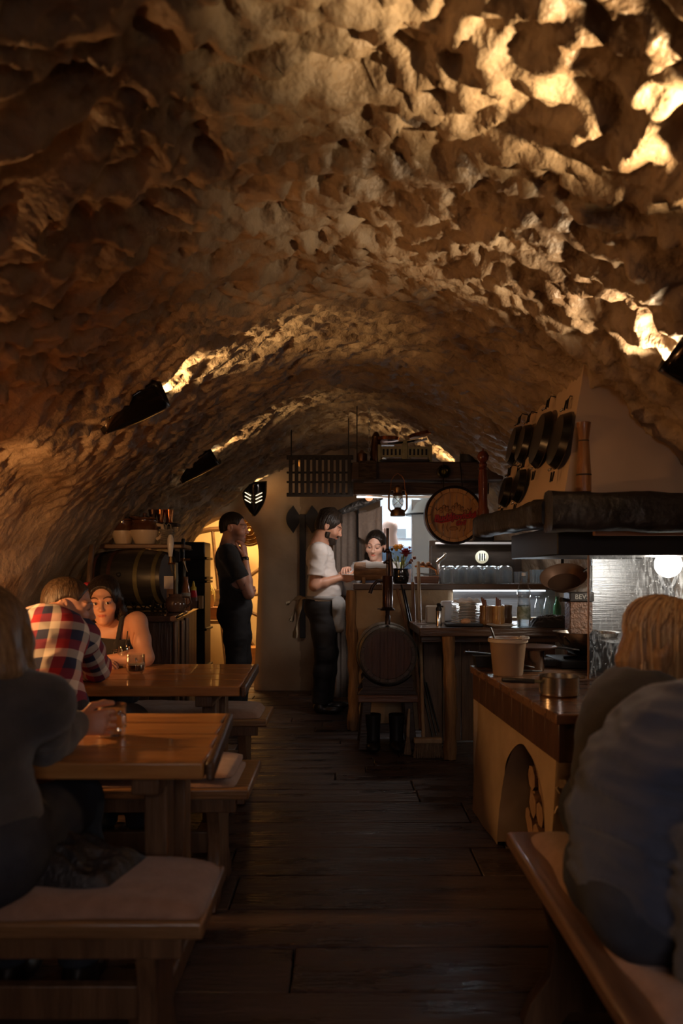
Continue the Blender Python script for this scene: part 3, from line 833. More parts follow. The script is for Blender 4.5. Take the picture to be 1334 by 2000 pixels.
# dark boarded wall behind the bar glasses, steel panel below the shelf
b = MB(); b.box((1.13, 6.50, 1.30), (0.78, 0.04, 0.36)); o = b.build('back_panel', mat('dark_panel', (0.028, 0.019, 0.014), (0.05, 0.034, 0.025), rough=0.25, scale=3, stretch=(1, 1, 6)), bevel=0.003)
tag(o, 'dark glossy panel behind the row of drinking glasses', 'panel')
# ================================================================== overhead beam above the bar and what hangs on it
dark_beam = wood('dark_beam', (0.030, 0.018, 0.014), (0.085, 0.050, 0.038), 0, rough=0.55, bump=0.5)
YBM = 5.95
tB = thing('ceiling_beam', 'dark hewn beam spanning above the bar with a lantern below', 'beam', (0.66, YBM, 2.0))
b0 = Vector((0.66, YBM, 2.0))
b = MB(); b.box(rel(b0, (0.66, YBM, 1.985)), (1.16, 0.16, 0.135)); b.jitter(0.006, 1); b.build('main_beam', dark_beam, tB, bevel=0.012, seg=3)
b = MB(); b.box(rel(b0, (0.62, YBM + 0.05, 1.86)), (1.05, 0.10, 0.09)); b.build('lower_rail', dark_beam, tB, bevel=0.008)
b = MB(); b.box(rel(b0, (0.20, YBM - 0.10, 1.985)), (0.135, 0.05, 0.14)); b.jitter(0.004, 3); b.build('end_block', mat('end_grain', (0.02, 0.014, 0.01), (0.09, 0.06, 0.04), rough=0.7, scale=20, stretch=(1, 1, 4), bump=0.8), tB, bevel=0.006)
for sx in (0.12, 1.20):
    b = MB(); b.tube([rel(b0, (sx, YBM, 2.05)), rel(b0, (sx, YBM, vault_z(sx) + 0.05))], 0.004, 8); b.build('hanger_rod', MATS['black_sheet'], tB)
# round lens on the beam
b = MB(); Mx = Matrix.Rotation(PI / 2, 4, 'X')
b.lathe([(0.052, 0), (0.052, 0.03), (0.040, 0.034), (0.036, 0.02), (0.030, 0.015)], 24, M=Mx); ro = b.build('round_boss', mat('dark_bronze', (0.03, 0.026, 0.018), rough=0.3, metal=0.8))
ro.location = P(866, 922, YBM - 0.082); tag(ro, 'dark round bronze boss with a yellow centre on the beam', 'ornament')
b = MB(); b.sphere((0, -0.016, 0), 0.019, 14, 8); b.build('centre', mat('amber_glass', (0.30, 0.24, 0.05), rough=0.08, coat=1.0, metal=0.4), ro)

# black slatted rack at the left end
tR = thing('slatted_rack', 'black slatted rack hanging beside the beam above the bearded waiter', 'rack', (-0.16, 6.4, 1.95))
r0 = Vector((-0.16, 6.4, 1.95)); blk = mat('black_wood', (0.012, 0.010, 0.010), (0.03, 0.024, 0.02), rough=0.55, scale=5)
x0 = P(562, 900, 6.4).x; x1 = P(688, 900, 6.4).x; zt = P(0, 893, 6.4).z; zb = P(0, 966, 6.4).z
for k in range(11):
    b = MB(); b.box(rel(r0, (x0 + (x1 - x0) * (k + .5) / 11, 6.4, (zt + zb) / 2)), (0.030, 0.03, zt - zb)); b.build('slat', blk, tR, bevel=0.003)
for zz, hh in ((zt, 0.035), (zb, 0.03), ((zt + zb) / 2 + 0.03, 0.014), ((zt + zb) / 2 - 0.05, 0.014)):
    b = MB(); b.box(rel(r0, ((x0 + x1) / 2, 6.415, zz)), (x1 - x0 + 0.02, 0.035, hh)); b.build('rail', blk, tR, bevel=0.003)
for xx in (x0 + .03, x1 - .03):
    b = MB(); b.tube([rel(r0, (xx, 6.4, zt)), rel(r0, (xx, 6.4, vault_z(xx) + .05))], 0.006, 6); b.build('hanger', blk, tR)
b = MB(); b.box(rel(r0, (x1 + 0.03, 6.42, (zt + zb) / 2 - .02)), (0.13, 0.05, 0.26)); b.build('end_panel', blk, tR, bevel=0.004)

# brass kitchen scale
brass = mat('old_brass', (0.34, 0.30, 0.15), (0.22, 0.19, 0.10), rough=0.4, metal=0.55, scale=12)
copper = mat('copper', (0.62, 0.24, 0.08), (0.45, 0.16, 0.05), rough=0.25, metal=1.0, scale=8)
iron = mat('dark_iron', (0.02, 0.018, 0.017), (0.045, 0.04, 0.038), rough=0.4, metal=0.8, scale=10)
zB = 2.055
sc_ = thing('kitchen_scale', 'old brass kitchen scale with copper pans on the beam', 'scale', (P(790, 0, YBM).x, YBM, zB))
W = 0.40; 
for sg in (-1, 1):
    # pierced side panel: rails and bars leave keyhole slots
    for zz in (0.045, 0.110):
        b = MB(); b.box((sg * W * 0.255, -0.045, zz), (W * 0.43, 0.012, 0.016)); b.build('panel_rail', brass, sc_)
    for k in range(6):
        b = MB(); b.box((sg * W * (0.06 + 0.078 * k), -0.045, 0.078), (0.016, 0.010, 0.06)); b.build('panel_bar', brass, sc_)
    b = MB(); b.box((sg * W * 0.49, -0.01, 0.068), (0.026, 0.09, 0.135)); b.build('end_post', brass, sc_, bevel=0.003)
    b = MB(); b.box((sg * W * 0.255, -0.02, 0.078), (W * 0.43, 0.004, 0.07)); b.build('panel_back', iron, sc_)
b = MB(); b.box((0, -0.045, 0.085), (0.045, 0.02, 0.125)); b.box((0, -0.05, 0.155), (0.03, 0.02, 0.03)); b.build('centre_post', brass, sc_, bevel=0.004)
b = MB(); b.box((0, 0, 0.012), (W, 0.11, 0.02)); b.build('base', iron, sc_, bevel=0.004)
b = MB(); b.tube([(-0.13, 0, 0.15), (0, 0, 0.16), (0.13, 0, 0.18)], 0.008, 8); b.build('balance_arm', iron, sc_)
for sx, zz, ti in ((-0.13, 0.165, 0.0), (0.125, 0.20, -0.22)):
    b = MB(); b.lathe([(0.03, 0), (0.085, 0.008), (0.095, 0.03), (0.09, 0.03), (0.08, 0.014)], 28, M=Matrix.Rotation(ti, 4, 'Y')); pn = b.build('weighing_pan', copper, sc_); pn.location = (sx, 0, zz)
    b = MB(); b.box((sx, 0, zz - 0.025), (0.10, 0.03, 0.012), rot=(0, ti, 0)); b.build('pan_support', mat('pale_steel', (0.6, 0.62, 0.65), rough=0.25, metal=1), sc_)

def lathe_thing(name, prof, m, loc, label, cat, n=24, group=None, rot=None, **kw):
    b = MB(); b.lathe(prof, n, **kw); o = b.build(name, m)
    o.location = loc
    if rot: o.rotation_euler = rot
    return tag(o, label, cat, group)
lathe_thing('copper_pot', [(0.036, 0), (0.04, 0.01), (0.040, 0.07), (0.032, 0.078), (0.02, 0.088), (0.012, 0.10), (0.004, 0.105)], mat('dark_copper', (0.12, 0.06, 0.035), rough=0.35, metal=0.9), (P(707, 0, YBM).x, YBM - .0, zB), 'small dark copper pot beside the tall coffee pot on the beam', 'pot')
lathe_thing('tall_coffee_pot', [(0.045, 0), (0.05, 0.05), (0.04, 0.14), (0.03, 0.20), (0.034, 0.21), (0.02, 0.24), (0.005, 0.25)], MATS['dark_copper'], (P(735, 0, YBM).x, YBM + .04, zB), 'tall dark coffee pot beside the brass scale on the beam', 'pot')
ch = MB()
xx = P(721, 0, YBM - .1).x
for k in range(16):
    z = 2.06 + k * 0.027
    ch.tube([Vector((xx, YBM - .10, z + 0.016 * math.sin(a))) + Vector((0.008 * math.cos(a) * (k % 2), 0.008 * math.cos(a) * (1 - k % 2), 0)) for a in np.linspace(0, 2 * PI, 9)], 0.0025, 5, caps=False)
o = ch.build('chain', mat('chain_steel', (0.35, 0.33, 0.30), rough=0.35, metal=1)); tag(o, 'thin steel chain from the vault down to the beam end', 'chain')
lathe_thing('black_canister', [(0.068, 0), (0.068, 0.168), (0.064, 0.172), (0.06, 0.165)], mat('matt_black', (0.022, 0.022, 0.024), rough=0.5), (P(915, 0, YBM).x, YBM + .0, zB), 'matt black cylinder canister standing on the beam above the round sign', 'canister')

# hurricane lantern
ln = thing('lantern', 'brass hurricane lantern hanging below the beam over the bar', 'lantern', P(777, 1008, YBM - .12))
lb = mat('lantern_brass', (0.30, 0.17, 0.07), (0.16, 0.09, 0.045), rough=0.35, metal=0.9, scale=14)
b = MB(); b.lathe([(0.055, 0), (0.058, 0.012), (0.05, 0.045), (0.03, 0.052), (0.022, 0.065)], 24); b.build('fuel_tank', lb, ln)
b = MB(); b.lathe([(0.026, 0.06), (0.040, 0.085), (0.044, 0.115), (0.036, 0.145), (0.030, 0.155)], 24, cap0=False, cap1=False); b.build('glass_globe', mat('lantern_glass', (0.75, 0.72, 0.45), rough=0.08, trans=0.8, alpha=0.6), ln)
b = MB(); b.lathe([(0.036, 0.152), (0.040, 0.160), (0.030, 0.175), (0.034, 0.19), (0.034, 0.215), (0.022, 0.225), (0.008, 0.235)], 20); b.build('chimney_cap', lb, ln)
for sx in (-1, 1):
    b = MB(); b.tube([(sx * 0.046, 0, 0.03), (sx * 0.068, 0, 0.055), (sx * 0.068, 0, 0.15), (sx * 0.058, 0, 0.195), (sx * 0.03, 0, 0.20)], 0.0075, 8); b.build('side_tube', lb, ln)
for sg in (-1, 1):
    b = MB(); b.tube([(sg * 0.034, -0.035, 0.075), (0, -0.047, 0.11), (-sg * 0.034, -0.035, 0.145)], 0.0022, 5); b.build('guard_wire', lb, ln)
b = MB(); b.tube([(-0.055, 0, 0.20), (-0.05, 0, 0.27), (-0.03, 0, 0.305), (0, 0, 0.325), (0.03, 0, 0.305), (0.05, 0, 0.27), (0.055, 0, 0.20)], 0.0028, 6); b.build('bail_handle', mat('copper_wire', (0.5, 0.25, 0.12), rough=0.3, metal=1), ln)

glass = mat('clear_glass', (0.95, 0.98, 1.0), rough=0.03, trans=1.0, ior=1.45)
thin = bpy.data.materials.new('thin_glass'); thin.use_nodes = True
nt = thin.node_tree; nt.nodes.clear()
out = nt.nodes.new('ShaderNodeOutputMaterial'); tr = nt.nodes.new('ShaderNodeBsdfTransparent'); gs = nt.nodes.new('ShaderNodeBsdfGlossy'); lw = nt.nodes.new('ShaderNodeLayerWeight'); mx = nt.nodes.new('ShaderNodeMixShader')
S(tr, 'Color', (0.90, 0.93, 0.94, 1)); S(gs, 'Roughness', 0.06); S(lw, 'Blend', 0.35)
nt.links.new(lw.outputs['Facing'], mx.inputs[0]); nt.links.new(tr.outputs[0], mx.inputs[1]); nt.links.new(gs.outputs[0], mx.inputs[2]); nt.links.new(mx.outputs[0], out.inputs[0])
washed = thin.copy(); washed.name = 'washed_glass'; nt = washed.node_tree
o_ = [n for n in nt.nodes if n.type == 'OUTPUT_MATERIAL'][0]; m_ = [n for n in nt.nodes if n.type == 'MIX_SHADER'][0]
tl = nt.nodes.new('ShaderNodeBsdfTranslucent'); S(tl, 'Color', (0.85, 0.9, 0.95, 1)); df_ = nt.nodes.new('ShaderNodeBsdfDiffuse'); S(df_, 'Color', (0.8, 0.85, 0.9, 1)); ma_ = nt.nodes.new('ShaderNodeAddShader'); nt.links.new(tl.outputs[0], ma_.inputs[0]); nt.links.new(df_.outputs[0], ma_.inputs[1])
mb_ = nt.nodes.new('ShaderNodeMixShader'); S(mb_, 0, 0.03); nt.links.new(m_.outputs[0], mb_.inputs[1]); nt.links.new(ma_.outputs[0], mb_.inputs[2]); nt.links.new(mb_.outputs[0], o_.inputs[0])
# upside-down stemmed glass under the beam
b = MB(); b.lathe([(0.030, 0.075), (0.034, 0.07), (0.033, 0.03), (0.029, 0.0), (0.027, 0.002), (0.031, 0.03), (0.031, 0.068), (0.012, 0.078), (0.004, 0.083), (0.004, 0.13), (0.028, 0.138)], 20, cap0=False); o = b.build('wine_glass', thin); o.location = P(813, 967, YBM + .06); tag(o, 'stemmed glass hanging upside down under the beam beside the lantern', 'glass')
# fairy bulb and wire by the curtain
t = thing('bulb_string', 'short string light with a coppery bulb above the curtain', 'light string', P(721, 972, 6.6))
b = MB(); b.sphere((0, 0, 0), 0.034, 14, 10, (1, 1, 0.9)); b.build('bulb', mat('copper_bulb', (0.8, 0.42, 0.25), rough=0.2, emit=(1.0, 0.45, 0.2), estr=0.5), t)
b = MB(); b.tube([(0, 0, 0.03), (0.03, 0, 0.07), (0.06, 0, 0.10), (0.12, 0, 0.13)], 0.007, 6); b.build('cable', MATS['black_sheet'], t)
# dark awning rod with a foil cover over the curtain
o = MB().tube([P(660, 1003, 6.75), P(690, 990, 6.72), P(745, 968, 6.7)], [0.02, 0.035, 0.03], 10).jitter(0.006, 3).build('curtain_roll', mat('black_foil', (0.03, 0.03, 0.03), (0.10, 0.10, 0.10), rough=0.2, metal=0.6, scale=20, bump=0.8)); tag(o, 'crumpled black foil roll along the top of the curtain', 'roll')

# round wooden barrel-head sign
SG = thing('barrel_head_sign', 'round wooden barrel-head sign with red script lettering above the glasses', 'sign', P(885, 1007, 5.6))
rs_ = 57 * 5.6 / 1500
sign_wood = wood('sign_wood', (0.36, 0.16, 0.045), (0.62, 0.33, 0.11), 2, rough=0.45, scale=9, bump=0.25)
Mx = Matrix.Rotation(PI / 2, 4, 'X')
b = MB(); b.lathe([(rs_ - 0.004, -0.05), (rs_, -0.04), (rs_, 0.05), (rs_ - 0.012, 0.055), (rs_ - 0.018, 0.05), (rs_ - 0.018, -0.04)], 56, M=Mx, cap0=False, cap1=False); b.build('iron_hoop', mat('hoop_iron', (0.028, 0.02, 0.024), rough=0.38, metal=0.7), SG)
ri = rs_ - 0.018; nst = 18
for k in range(nst):                      # stave ends around the rim
    a_, c_ = 2 * PI * k / nst + 0.006, 2 * PI * (k + 1) / nst - 0.006
    poly = [(ri * math.cos(a_ + (c_ - a_) * q / 4), ri * math.sin(a_ + (c_ - a_) * q / 4)) for q in range(5)] + [((ri - 0.027) * math.cos(c_ - (c_ - a_) * q / 4), (ri - 0.027) * math.sin(c_ - (c_ - a_) * q / 4)) for q in range(5)]
    b = MB(); b.prism(poly, 0.07); o = b.build('stave_end', sign_wood, SG, bevel=0.002, seg=1); o.location = (0, -0.012, 0)
rb = ri - 0.026; nb_ = 7
for k in range(nb_):
    xa, xb_ = -rb + 2 * rb * k / nb_ + 0.0012, -rb + 2 * rb * (k + 1) / nb_ - 0.0012
    q = 6; poly = []
    for i in range(q + 1):
        x = xa + (xb_ - xa) * i / q; poly.append((x, -math.sqrt(max(1e-6, rb * rb - x * x))))
    for i in range(q + 1):
        x = xb_ - (xb_ - xa) * i / q; poly.append((x, math.sqrt(max(1e-6, rb * rb - x * x))))
    b = MB(); b.prism(poly, 0.03); b.build('head_board', sign_wood, SG)
def text_part(txt, size, m, parent, loc, rot=(PI / 2, 0, 0), ext=0.003, shear=0.0, name='lettering', off=0.0, align='CENTER', bevel=0.0):
    cu_ = bpy.data.curves.new(name, 'FONT'); cu_.body = txt; cu_.size = size; cu_.extrude = ext; cu_.shear = shear; cu_.offset = off
    cu_.align_x = align; cu_.align_y = 'CENTER'; cu_.resolution_u = 3; cu_.bevel_depth = bevel
    tmp = bpy.data.objects.new(name, cu_); COL.objects.link(tmp)
    dg = bpy.context.evaluated_depsgraph_get(); me = bpy.data.meshes.new_from_object(tmp.evaluated_get(dg))
    bpy.data.objects.remove(tmp); me.materials.clear(); me.materials.append(m)
    o = bpy.data.objects.new(name, me); COL.objects.link(o); o.parent = parent; o.location = loc; o.rotation_euler = rot
    return o
red_p = mat('sign_red', (0.42, 0.02, 0.022), rough=0.45); carve = mat('sign_carving', (0.10, 0.04, 0.018), rough=0.6); relief = mat('sign_relief', (0.46, 0.22, 0.09), (0.30, 0.13, 0.05), rough=0.5, scale=30)
yf = -0.0165
text_part('Budějovická', 0.062, carve, SG, (0.008, yf - 0.001, -0.010), rot=(PI / 2, 0.10 * -1, 0), shear=0.3, off=0.006, ext=0.0015)
text_part('Budějovická', 0.062, red_p, SG, (0.008, yf - 0.003, -0.010), rot=(PI / 2, 0.10 * -1, 0), shear=0.3, off=0.0025, ext=0.003)
text_part('Gril', 0.046, carve, SG, (0.05, yf - 0.001, -0.056), rot=(PI / 2, -0.1, 0), shear=0.3, off=0.004, ext=0.0015)
text_part('Gril', 0.046, red_p, SG, (0.05, yf - 0.003, -0.056), rot=(PI / 2, -0.1, 0), shear=0.3, off=0.0015, ext=0.003)
b = MB(); b.tube([(-0.13, yf - .002, -0.018), (-0.125, yf - .003, -0.045), (-0.09, yf - .003, -0.052), (-0.03, yf - .003, -0.040), (0.0, yf - .002, -0.034)], [0.003, 0.007, 0.006, 0.005, 0.001], 6); b.build('swash', red_p, SG)
rr = random.Random(4)
for k in range(9):                        # carved crowd above the lettering
    x = -0.09 + 0.022 * k; z = 0.045 + 0.02 * math.sin(k * 1.3) + (0.03 if k in (4, 5) else 0)
    b = MB(); b.sphere((x, yf - 0.002, z), 0.011, 10, 6, (1, 0.6, 1.05)); b.sphere((x, yf, z - 0.018), 0.014, 10, 6, (1, 0.5, 0.8)); b.build('carved_figure', relief, SG)
    b = MB(); b.tube([(x - 0.012, yf - .004, z - 0.004), (x - 0.008, yf - .005, z + 0.010), (x + 0.004, yf - .005, z + 0.013), (x + 0.012, yf - .004, z + 0.003)], 0.0022, 5); b.build('carved_line', carve, SG)
for sx in (-1, 1):
    b = MB(); b.tube([(sx * 0.10, yf - .002, 0.05), (sx * 0.12, yf - .002, 0.035), (sx * 0.13, yf - .002, 0.055)], 0.003, 5); b.build('carved_line', carve, SG)
    for q in range(2):
        b = MB(); b.tube([(sx * (0.045 + .03 * q), yf - .002, -0.06), (sx * (0.055 + .03 * q), yf - .004, -0.09), (sx * (0.04 + .035 * q), yf - .002, -0.115)], 0.0045, 6); b.build('carved_leg', relief, SG)
b = MB(); b.sphere((0, yf, -0.095), 0.032, 14, 8, (1, 0.3, 0.55)); b.build('carved_shield', relief, SG)
for sx in (-0.07, 0.07):
    b = MB(); b.tube([(sx, 0.0, rs_ - 0.02), (sx * .9, 0.08, 0.40)], 0.004, 6); b.build('hanging_wire', iron, SG)

# ---------------------------------------------------------------- wall axe, curtain
AX = thing('wall_axe', 'black double-bladed axe hanging on the wall behind the bearded waiter', 'axe', P(591, 1100, YB - 0.06))
s_ = YB / 1500
axm = mat('axe_black', (0.020, 0.018, 0.017), (0.035, 0.03, 0.028), rough=0.55, scale=8)
b = MB(); b.box((0, 0, -25 * s_), (0.062, 0.03, 240 * s_)); b.build('shaft', axm, AX, bevel=0.006)
for sg in (-1, 1):
    pts = []
    for k in range(11):
        a = -0.95 + 1.9 * k / 10; pts.append((sg * (6 * s_ + 26 * s_ * math.cos(a)) , 86 * s_ + 27 * s_ * math.sin(a)))
    pts += [(sg * 9 * s_, 98 * s_), (sg * 5 * s_, 92 * s_), (sg * 5 * s_, 80 * s_), (sg * 9 * s_, 74 * s_)]
    pts[0] = (sg * 18 * s_, 58 * s_); pts[10] = (sg * 18 * s_, 112 * s_)
    if sg < 0: pts = pts[::-1]
    b = MB(); b.prism(pts, 0.02); b.build('blade', axm, AX, smooth=False, bevel=0.003)

fabric = mat('curtain_linen', (0.235, 0.185, 0.155), (0.29, 0.23, 0.19), rough=0.9, scale=40, stretch=(1, 1, 1), bump=0.2, bscale=250, sheen=0.2)
def drape(name, pts_top, z1s, folds, amp, m, parent=None, ny=30, seed=0):
    """hanging cloth: pts_top is a list of (x, y, z) along the top; z1s bottom heights"""
    n = 90; T = catmull([tuple(p) for p in pts_top], n); Z1 = np.interp(np.linspace(0, 1, n), np.linspace(0, 1, len(z1s)), z1s)
    V = np.zeros((n, ny, 3)); u = np.linspace(0, 1, n); v = np.linspace(0, 1, ny)
    ph = 2 * PI * folds * u + 1.5 * np.sin(u * 5 + seed)
    V[..., 0] = T[:, None, 0] + 0.25 * amp * np.cos(ph)[:, None] * v[None]
    V[..., 1] = T[:, None, 1] + amp * (np.sin(ph)[:, None] * (0.35 + 0.65 * v[None]) + 0.4 * np.sin(ph * 2.3 + seed)[:, None] * v[None])
    V[..., 2] = T[:, None, 2] + (Z1[:, None] - T[:, None, 2]) * v[None]
    me = grid_mesh(name, V.reshape(-1, 3), n, ny, m); o = mesh_obj(name, me, parent, angle=0)
    so = o.modifiers.new('solid', 'SOLIDIFY'); so.thickness = 0.004
    return o
YC = 7.15
o = drape('curtain', [P(650, 1000, YC), P(690, 998, YC), P(716, 996, YC)], [0.05, 0.05, 0.05], 5, 0.022, fabric)
tag(o, 'long grey-brown linen curtain hanging behind the bearded waiter', 'curtain')
o = drape('curtain', [P(700, 1003, YC - .12), P(722, 998, YC - .12), P(746, 988, YC - .12)], [P(0, 1050, YC).z, P(0, 1062, YC).z, P(0, 1100, YC).z], 2, 0.02, fabric, seed=2)
tag(o, 'short tucked-up linen curtain behind the barmaid beside the hatch', 'curtain')
o = MB().tube([P(699, 985, YC - .05), P(699, 1130, YC - .05)], 0.013, 8).build('curtain_pole', blk); tag(o, 'black upright pole between the two curtains', 'pole')

# ---------------------------------------------------------------- bar top
zt_ = 1.1205
# carved log holder
t = thing('log_holder', 'horizontal log-shaped wooden holder with a grey cloth on the bar', 'holder', (P(728, 0, 5.95).x, 5.98, zt_))
b = MB(); b.lathe([(0.066, -0.14), (0.072, -0.13), (0.070, 0.14), (0.06, 0.145)], 24, M=Matrix.Rotation(PI / 2, 4, 'Y')); lg = b.build('log', mat('bark_log', (0.12, 0.06, 0.03), (0.28, 0.15, 0.07), rough=0.7, scale=5, stretch=(1, 5, 5), bump=0.7), t); lg.location = (0, 0, 0.095)
b = MB(); b.lathe([(0.062, 0), (0.060, 0.004), (0.03, 0.006), (0.028, 0.003)], 24, M=Matrix.Rotation(-PI / 2, 4, 'Y')); e = b.build('cut_end', mat('log_cut', (0.33, 0.19, 0.09), (0.20, 0.11, 0.05), rough=0.7, scale=25), t); e.location = (-0.141, 0, 0.095)
for sx in (-0.07, 0.07):
    b = MB(); b.box((sx, 0, 0.018), (0.025, 0.10, 0.036)); b.box((sx, -0.045, 0.04), (0.025, 0.02, 0.08)); b.build('foot', rough_log, t, bevel=0.004)
b = MB(); n = 12; vs = []
for i in range(n):
    a = 0.35 + (PI - 0.75) * i / (n - 1)
    for x in np.linspace(-0.055, 0.14, 8): vs.append((x, -math.cos(a) * 0.077, 0.095 + math.sin(a) * 0.077 + 0.003 * math.sin(x * 60)))
b.add(vs, [(i * 8 + j, i * 8 + j + 1, (i + 1) * 8 + j + 1, (i + 1) * 8 + j) for i in range(n - 1) for j in range(7)])
b.build('cloth', mat('grey_cloth', (0.22, 0.20, 0.185), rough=0.9), t, angle=0)

# vase with flowers
vs_ = thing('flower_vase', 'black pot of yellow and dark red flowers on the bar', 'flowers', (P(783, 0, 5.95).x, 5.97, zt_))
b = MB(); b.lathe([(0.05, 0), (0.062, 0.02), (0.066, 0.07), (0.055, 0.105), (0.06, 0.118), (0.05, 0.112)], 24); b.build('pot', mat('black_glaze', (0.010, 0.010, 0.011), rough=0.15, coat=0.5), vs_)
leafm = mat('flower_leaf', (0.20, 0.24, 0.04), (0.36, 0.38, 0.08), rough=0.5, scale=20)
rr = random.Random(21)
for k in range(26):
    a = rr.uniform(0, 2 * PI); L = rr.uniform(0.09, 0.19); sp = rr.uniform(0.03, 0.085); dr = rr.uniform(0.0, 0.10)
    p0 = Vector((0.02 * math.cos(a), 0.02 * math.sin(a), 0.10)); p1 = p0 + Vector((sp * math.cos(a) * .5, sp * math.sin(a) * .5, L * .7)); p2 = p0 + Vector((sp * math.cos(a), sp * math.sin(a), L - dr))
    b = MB(); b.tube([p0, (p0 + p1) / 2 + Vector((0, 0, .01)), p1, p2], [0.004, 0.008, 0.009, 0.001], 6, flat=0.25); b.build('leaf', leafm, vs_)
def bloom(c, r, m, n=14, lay=3, name='bloom'):
    b = MB()
    for l in range(lay):
        for k in range(n - 3 * l):
            a = 2 * PI * k / (n - 3 * l) + l; e = 0.3 + 0.45 * l
            d = Vector((math.cos(a) * math.cos(e), math.sin(a) * math.cos(e), math.sin(e)))
            Mq = d.to_track_quat('X', 'Z').to_matrix()
            b.sphere(Vector(c) + d * r * 0.55, r * 0.5, 8, 5, (1, 0.55, 0.16), Mq)
    b.sphere(c, r * 0.35, 10, 6)
    return b.build(name, m, vs_)
yel = mat('yellow_petal', (0.62, 0.36, 0.03), (0.45, 0.20, 0.02), rough=0.5, scale=30); redp = mat('dark_red_petal', (0.25, 0.012, 0.018), (0.12, 0.006, 0.012), rough=0.45, scale=25)
bloom((-0.035, -0.03, 0.265), 0.042, yel); bloom((0.0, 0.03, 0.275), 0.036, yel); bloom((0.035, -0.055, 0.225), 0.052, redp); bloom((0.07, 0.0, 0.275), 0.016, redp); bloom((-0.09, -0.01, 0.235), 0.018, redp)
for c_ in ((0.082, -0.02, 0.18), (0.105, -0.03, 0.20), (0.07, -0.05, 0.165)):
    b = MB(); b.sphere(c_, 0.014, 10, 8); b.tube([c_, (0.02, 0, 0.12)], 0.0025, 5); b.build('berry', mat('brown_berry', (0.16, 0.05, 0.025), rough=0.3), vs_)

# wooden tray with cones and curved branch
t = thing('serving_tray', 'low reddish wooden tray with a curved branch handle on the bar', 'tray', (P(833, 0, 5.95).x, 5.96, zt_))
trw = wood('tray_wood', (0.13, 0.045, 0.02), (0.22, 0.09, 0.04), 0, rough=0.4)
b = MB(); b.box((0, 0, 0.03), (0.17, 0.14, 0.055), taper=1.06); b.build('box', trw, t, bevel=0.006)
b = MB(); b.tube([(-0.09, 0, 0.135), (-0.03, 0, 0.137), (0.03, 0, 0.13), (0.075, 0, 0.105), (0.085, 0, 0.05)], [0.008, 0.010, 0.012, 0.010, 0.008], 8); b.jitter(0.002, 2); b.build('branch', copper, t)
for k in range(7):
    b = MB(); b.sphere((-0.02 + 0.012 * k - 0.02, rr.uniform(-.02, .02), 0.150 + 0.010 * math.sin(k * 1.7)), 0.013, 8, 6); b.build('cone', mat('cone_brown', (0.30, 0.13, 0.05), (0.15, 0.06, 0.03), rough=0.45, scale=40), t)
for k in range(4):
    b = MB(); b.box((rr.uniform(-.03, .04), rr.uniform(-.03, .03), 0.062 + 0.006 * k), (0.11, 0.07, 0.004), rot=(0, rr.uniform(-.1, .1), rr.uniform(-.5, .5))); b.build('paper', mat('dark_paper', (0.06, 0.06, 0.065), (0.25, 0.25, 0.26), rough=0.5, scale=14), t)

# glass screen behind the glasses
o = MB().box((0, 0, 0.15), (0.66, 0.006, 0.30)).build('glass_screen', thin, smooth=False); o.location = (1.05, 6.14, zt_); tag(o, 'upright clear glass screen standing behind the drinking glasses', 'glass pane')
# big upturned beer mugs
def mug_mesh(r, h, handle=True, flip=True):
    b = MB()
    pr = [(r * 0.80, 0.0), (r, 0.012), (r, h * 0.5), (r * 0.96, h * 0.56), (r, h * 0.62), (r * 0.98, h * 0.82), (r * 0.80, h * 0.97), (r * 0.5, h), (r * 0.45, h - 0.012), (r * 0.72, h - 0.02), (r * 0.88, h * 0.80), (r * 0.88, 0.01), (r * 0.78, 0.0)]
    b.lathe(pr, 20, cap0=False)
    return b
m0 = mug_mesh(0.062, 0.138)
first = None
for k in range(9):
    row = k // 5
    x = P(872 + 28.2 * (k % 5) + 12 * row, 0, 5.93).x; y = 5.92 + 0.13 * row
    if first is None:
        o = first = m0.build('beer_mug', washed); tag(o, '', 'mug', 'upturned beer mugs on the bar shelf')
    else:
        o = first.copy(); COL.objects.link(o)
    o['label'] = 'upturned dimpled glass beer mug in the rear row of the bar shelf' if row else 'upturned dimpled glass beer mug in the front row of the bar shelf'
    o.location = (x, y, zt_); o.rotation_euler = (0, 0, k * 1.1)
def tumbler(r, h):
    b = MB(); b.lathe([(r * 0.82, 0), (r, h), (r * 0.93, h), (r * 0.78, 0.012), (r * 0.3, 0.010)], 16, cap1=True); return b
tm = tumbler(0.022, 0.108).build('tall_tumbler', washed); first = tm
tag(tm, 'tall narrow tumbler in the crowded row on the bar shelf', 'glass', 'tall tumblers on the bar shelf')
spots = [(1040 + 10.5 * k, 5.90 + 0.05 * (k % 2)) for k in range(8)] + [(1045 + 11 * k, 6.03) for k in range(6)]
for k, (px, y) in enumerate(spots):
    o = first if k == 0 else first.copy()
    if k: COL.objects.link(o)
    o.location = (P(px, 0, y).x, y, zt_)
    o['label'] = 'tall narrow tumbler in the %s row on the bar shelf' % ('rear' if y > 6.0 else 'middle' if k % 2 else 'front')
sh = tumbler(0.027, 0.092).build('schnapps_glass', washed); tag(sh, 'flared schnapps glass standing apart between mugs and tumblers', 'glass', 'schnapps glasses on the bar shelf')
sh.location = (P(1010, 0, 5.88).x, 5.88, zt_); s2 = sh.copy(); COL.objects.link(s2); s2.location = (P(1024, 0, 5.89).x, 5.89, zt_)
st_ = tumbler(0.024, 0.045).build('shot_glass', washed); tag(st_, 'short shot glass beside the slim black bottle on the bar shelf', 'glass', 'shot glasses on the bar shelf'); st_.location = (P(1090, 0, 5.88).x + .09, 5.88, zt_)
for k in range(3):
    s2 = st_.copy(); COL.objects.link(s2); s2.location = (P(1096, 0, 5.88).x + .06 * k + .1, 5.90 + .05 * (k % 2), zt_)
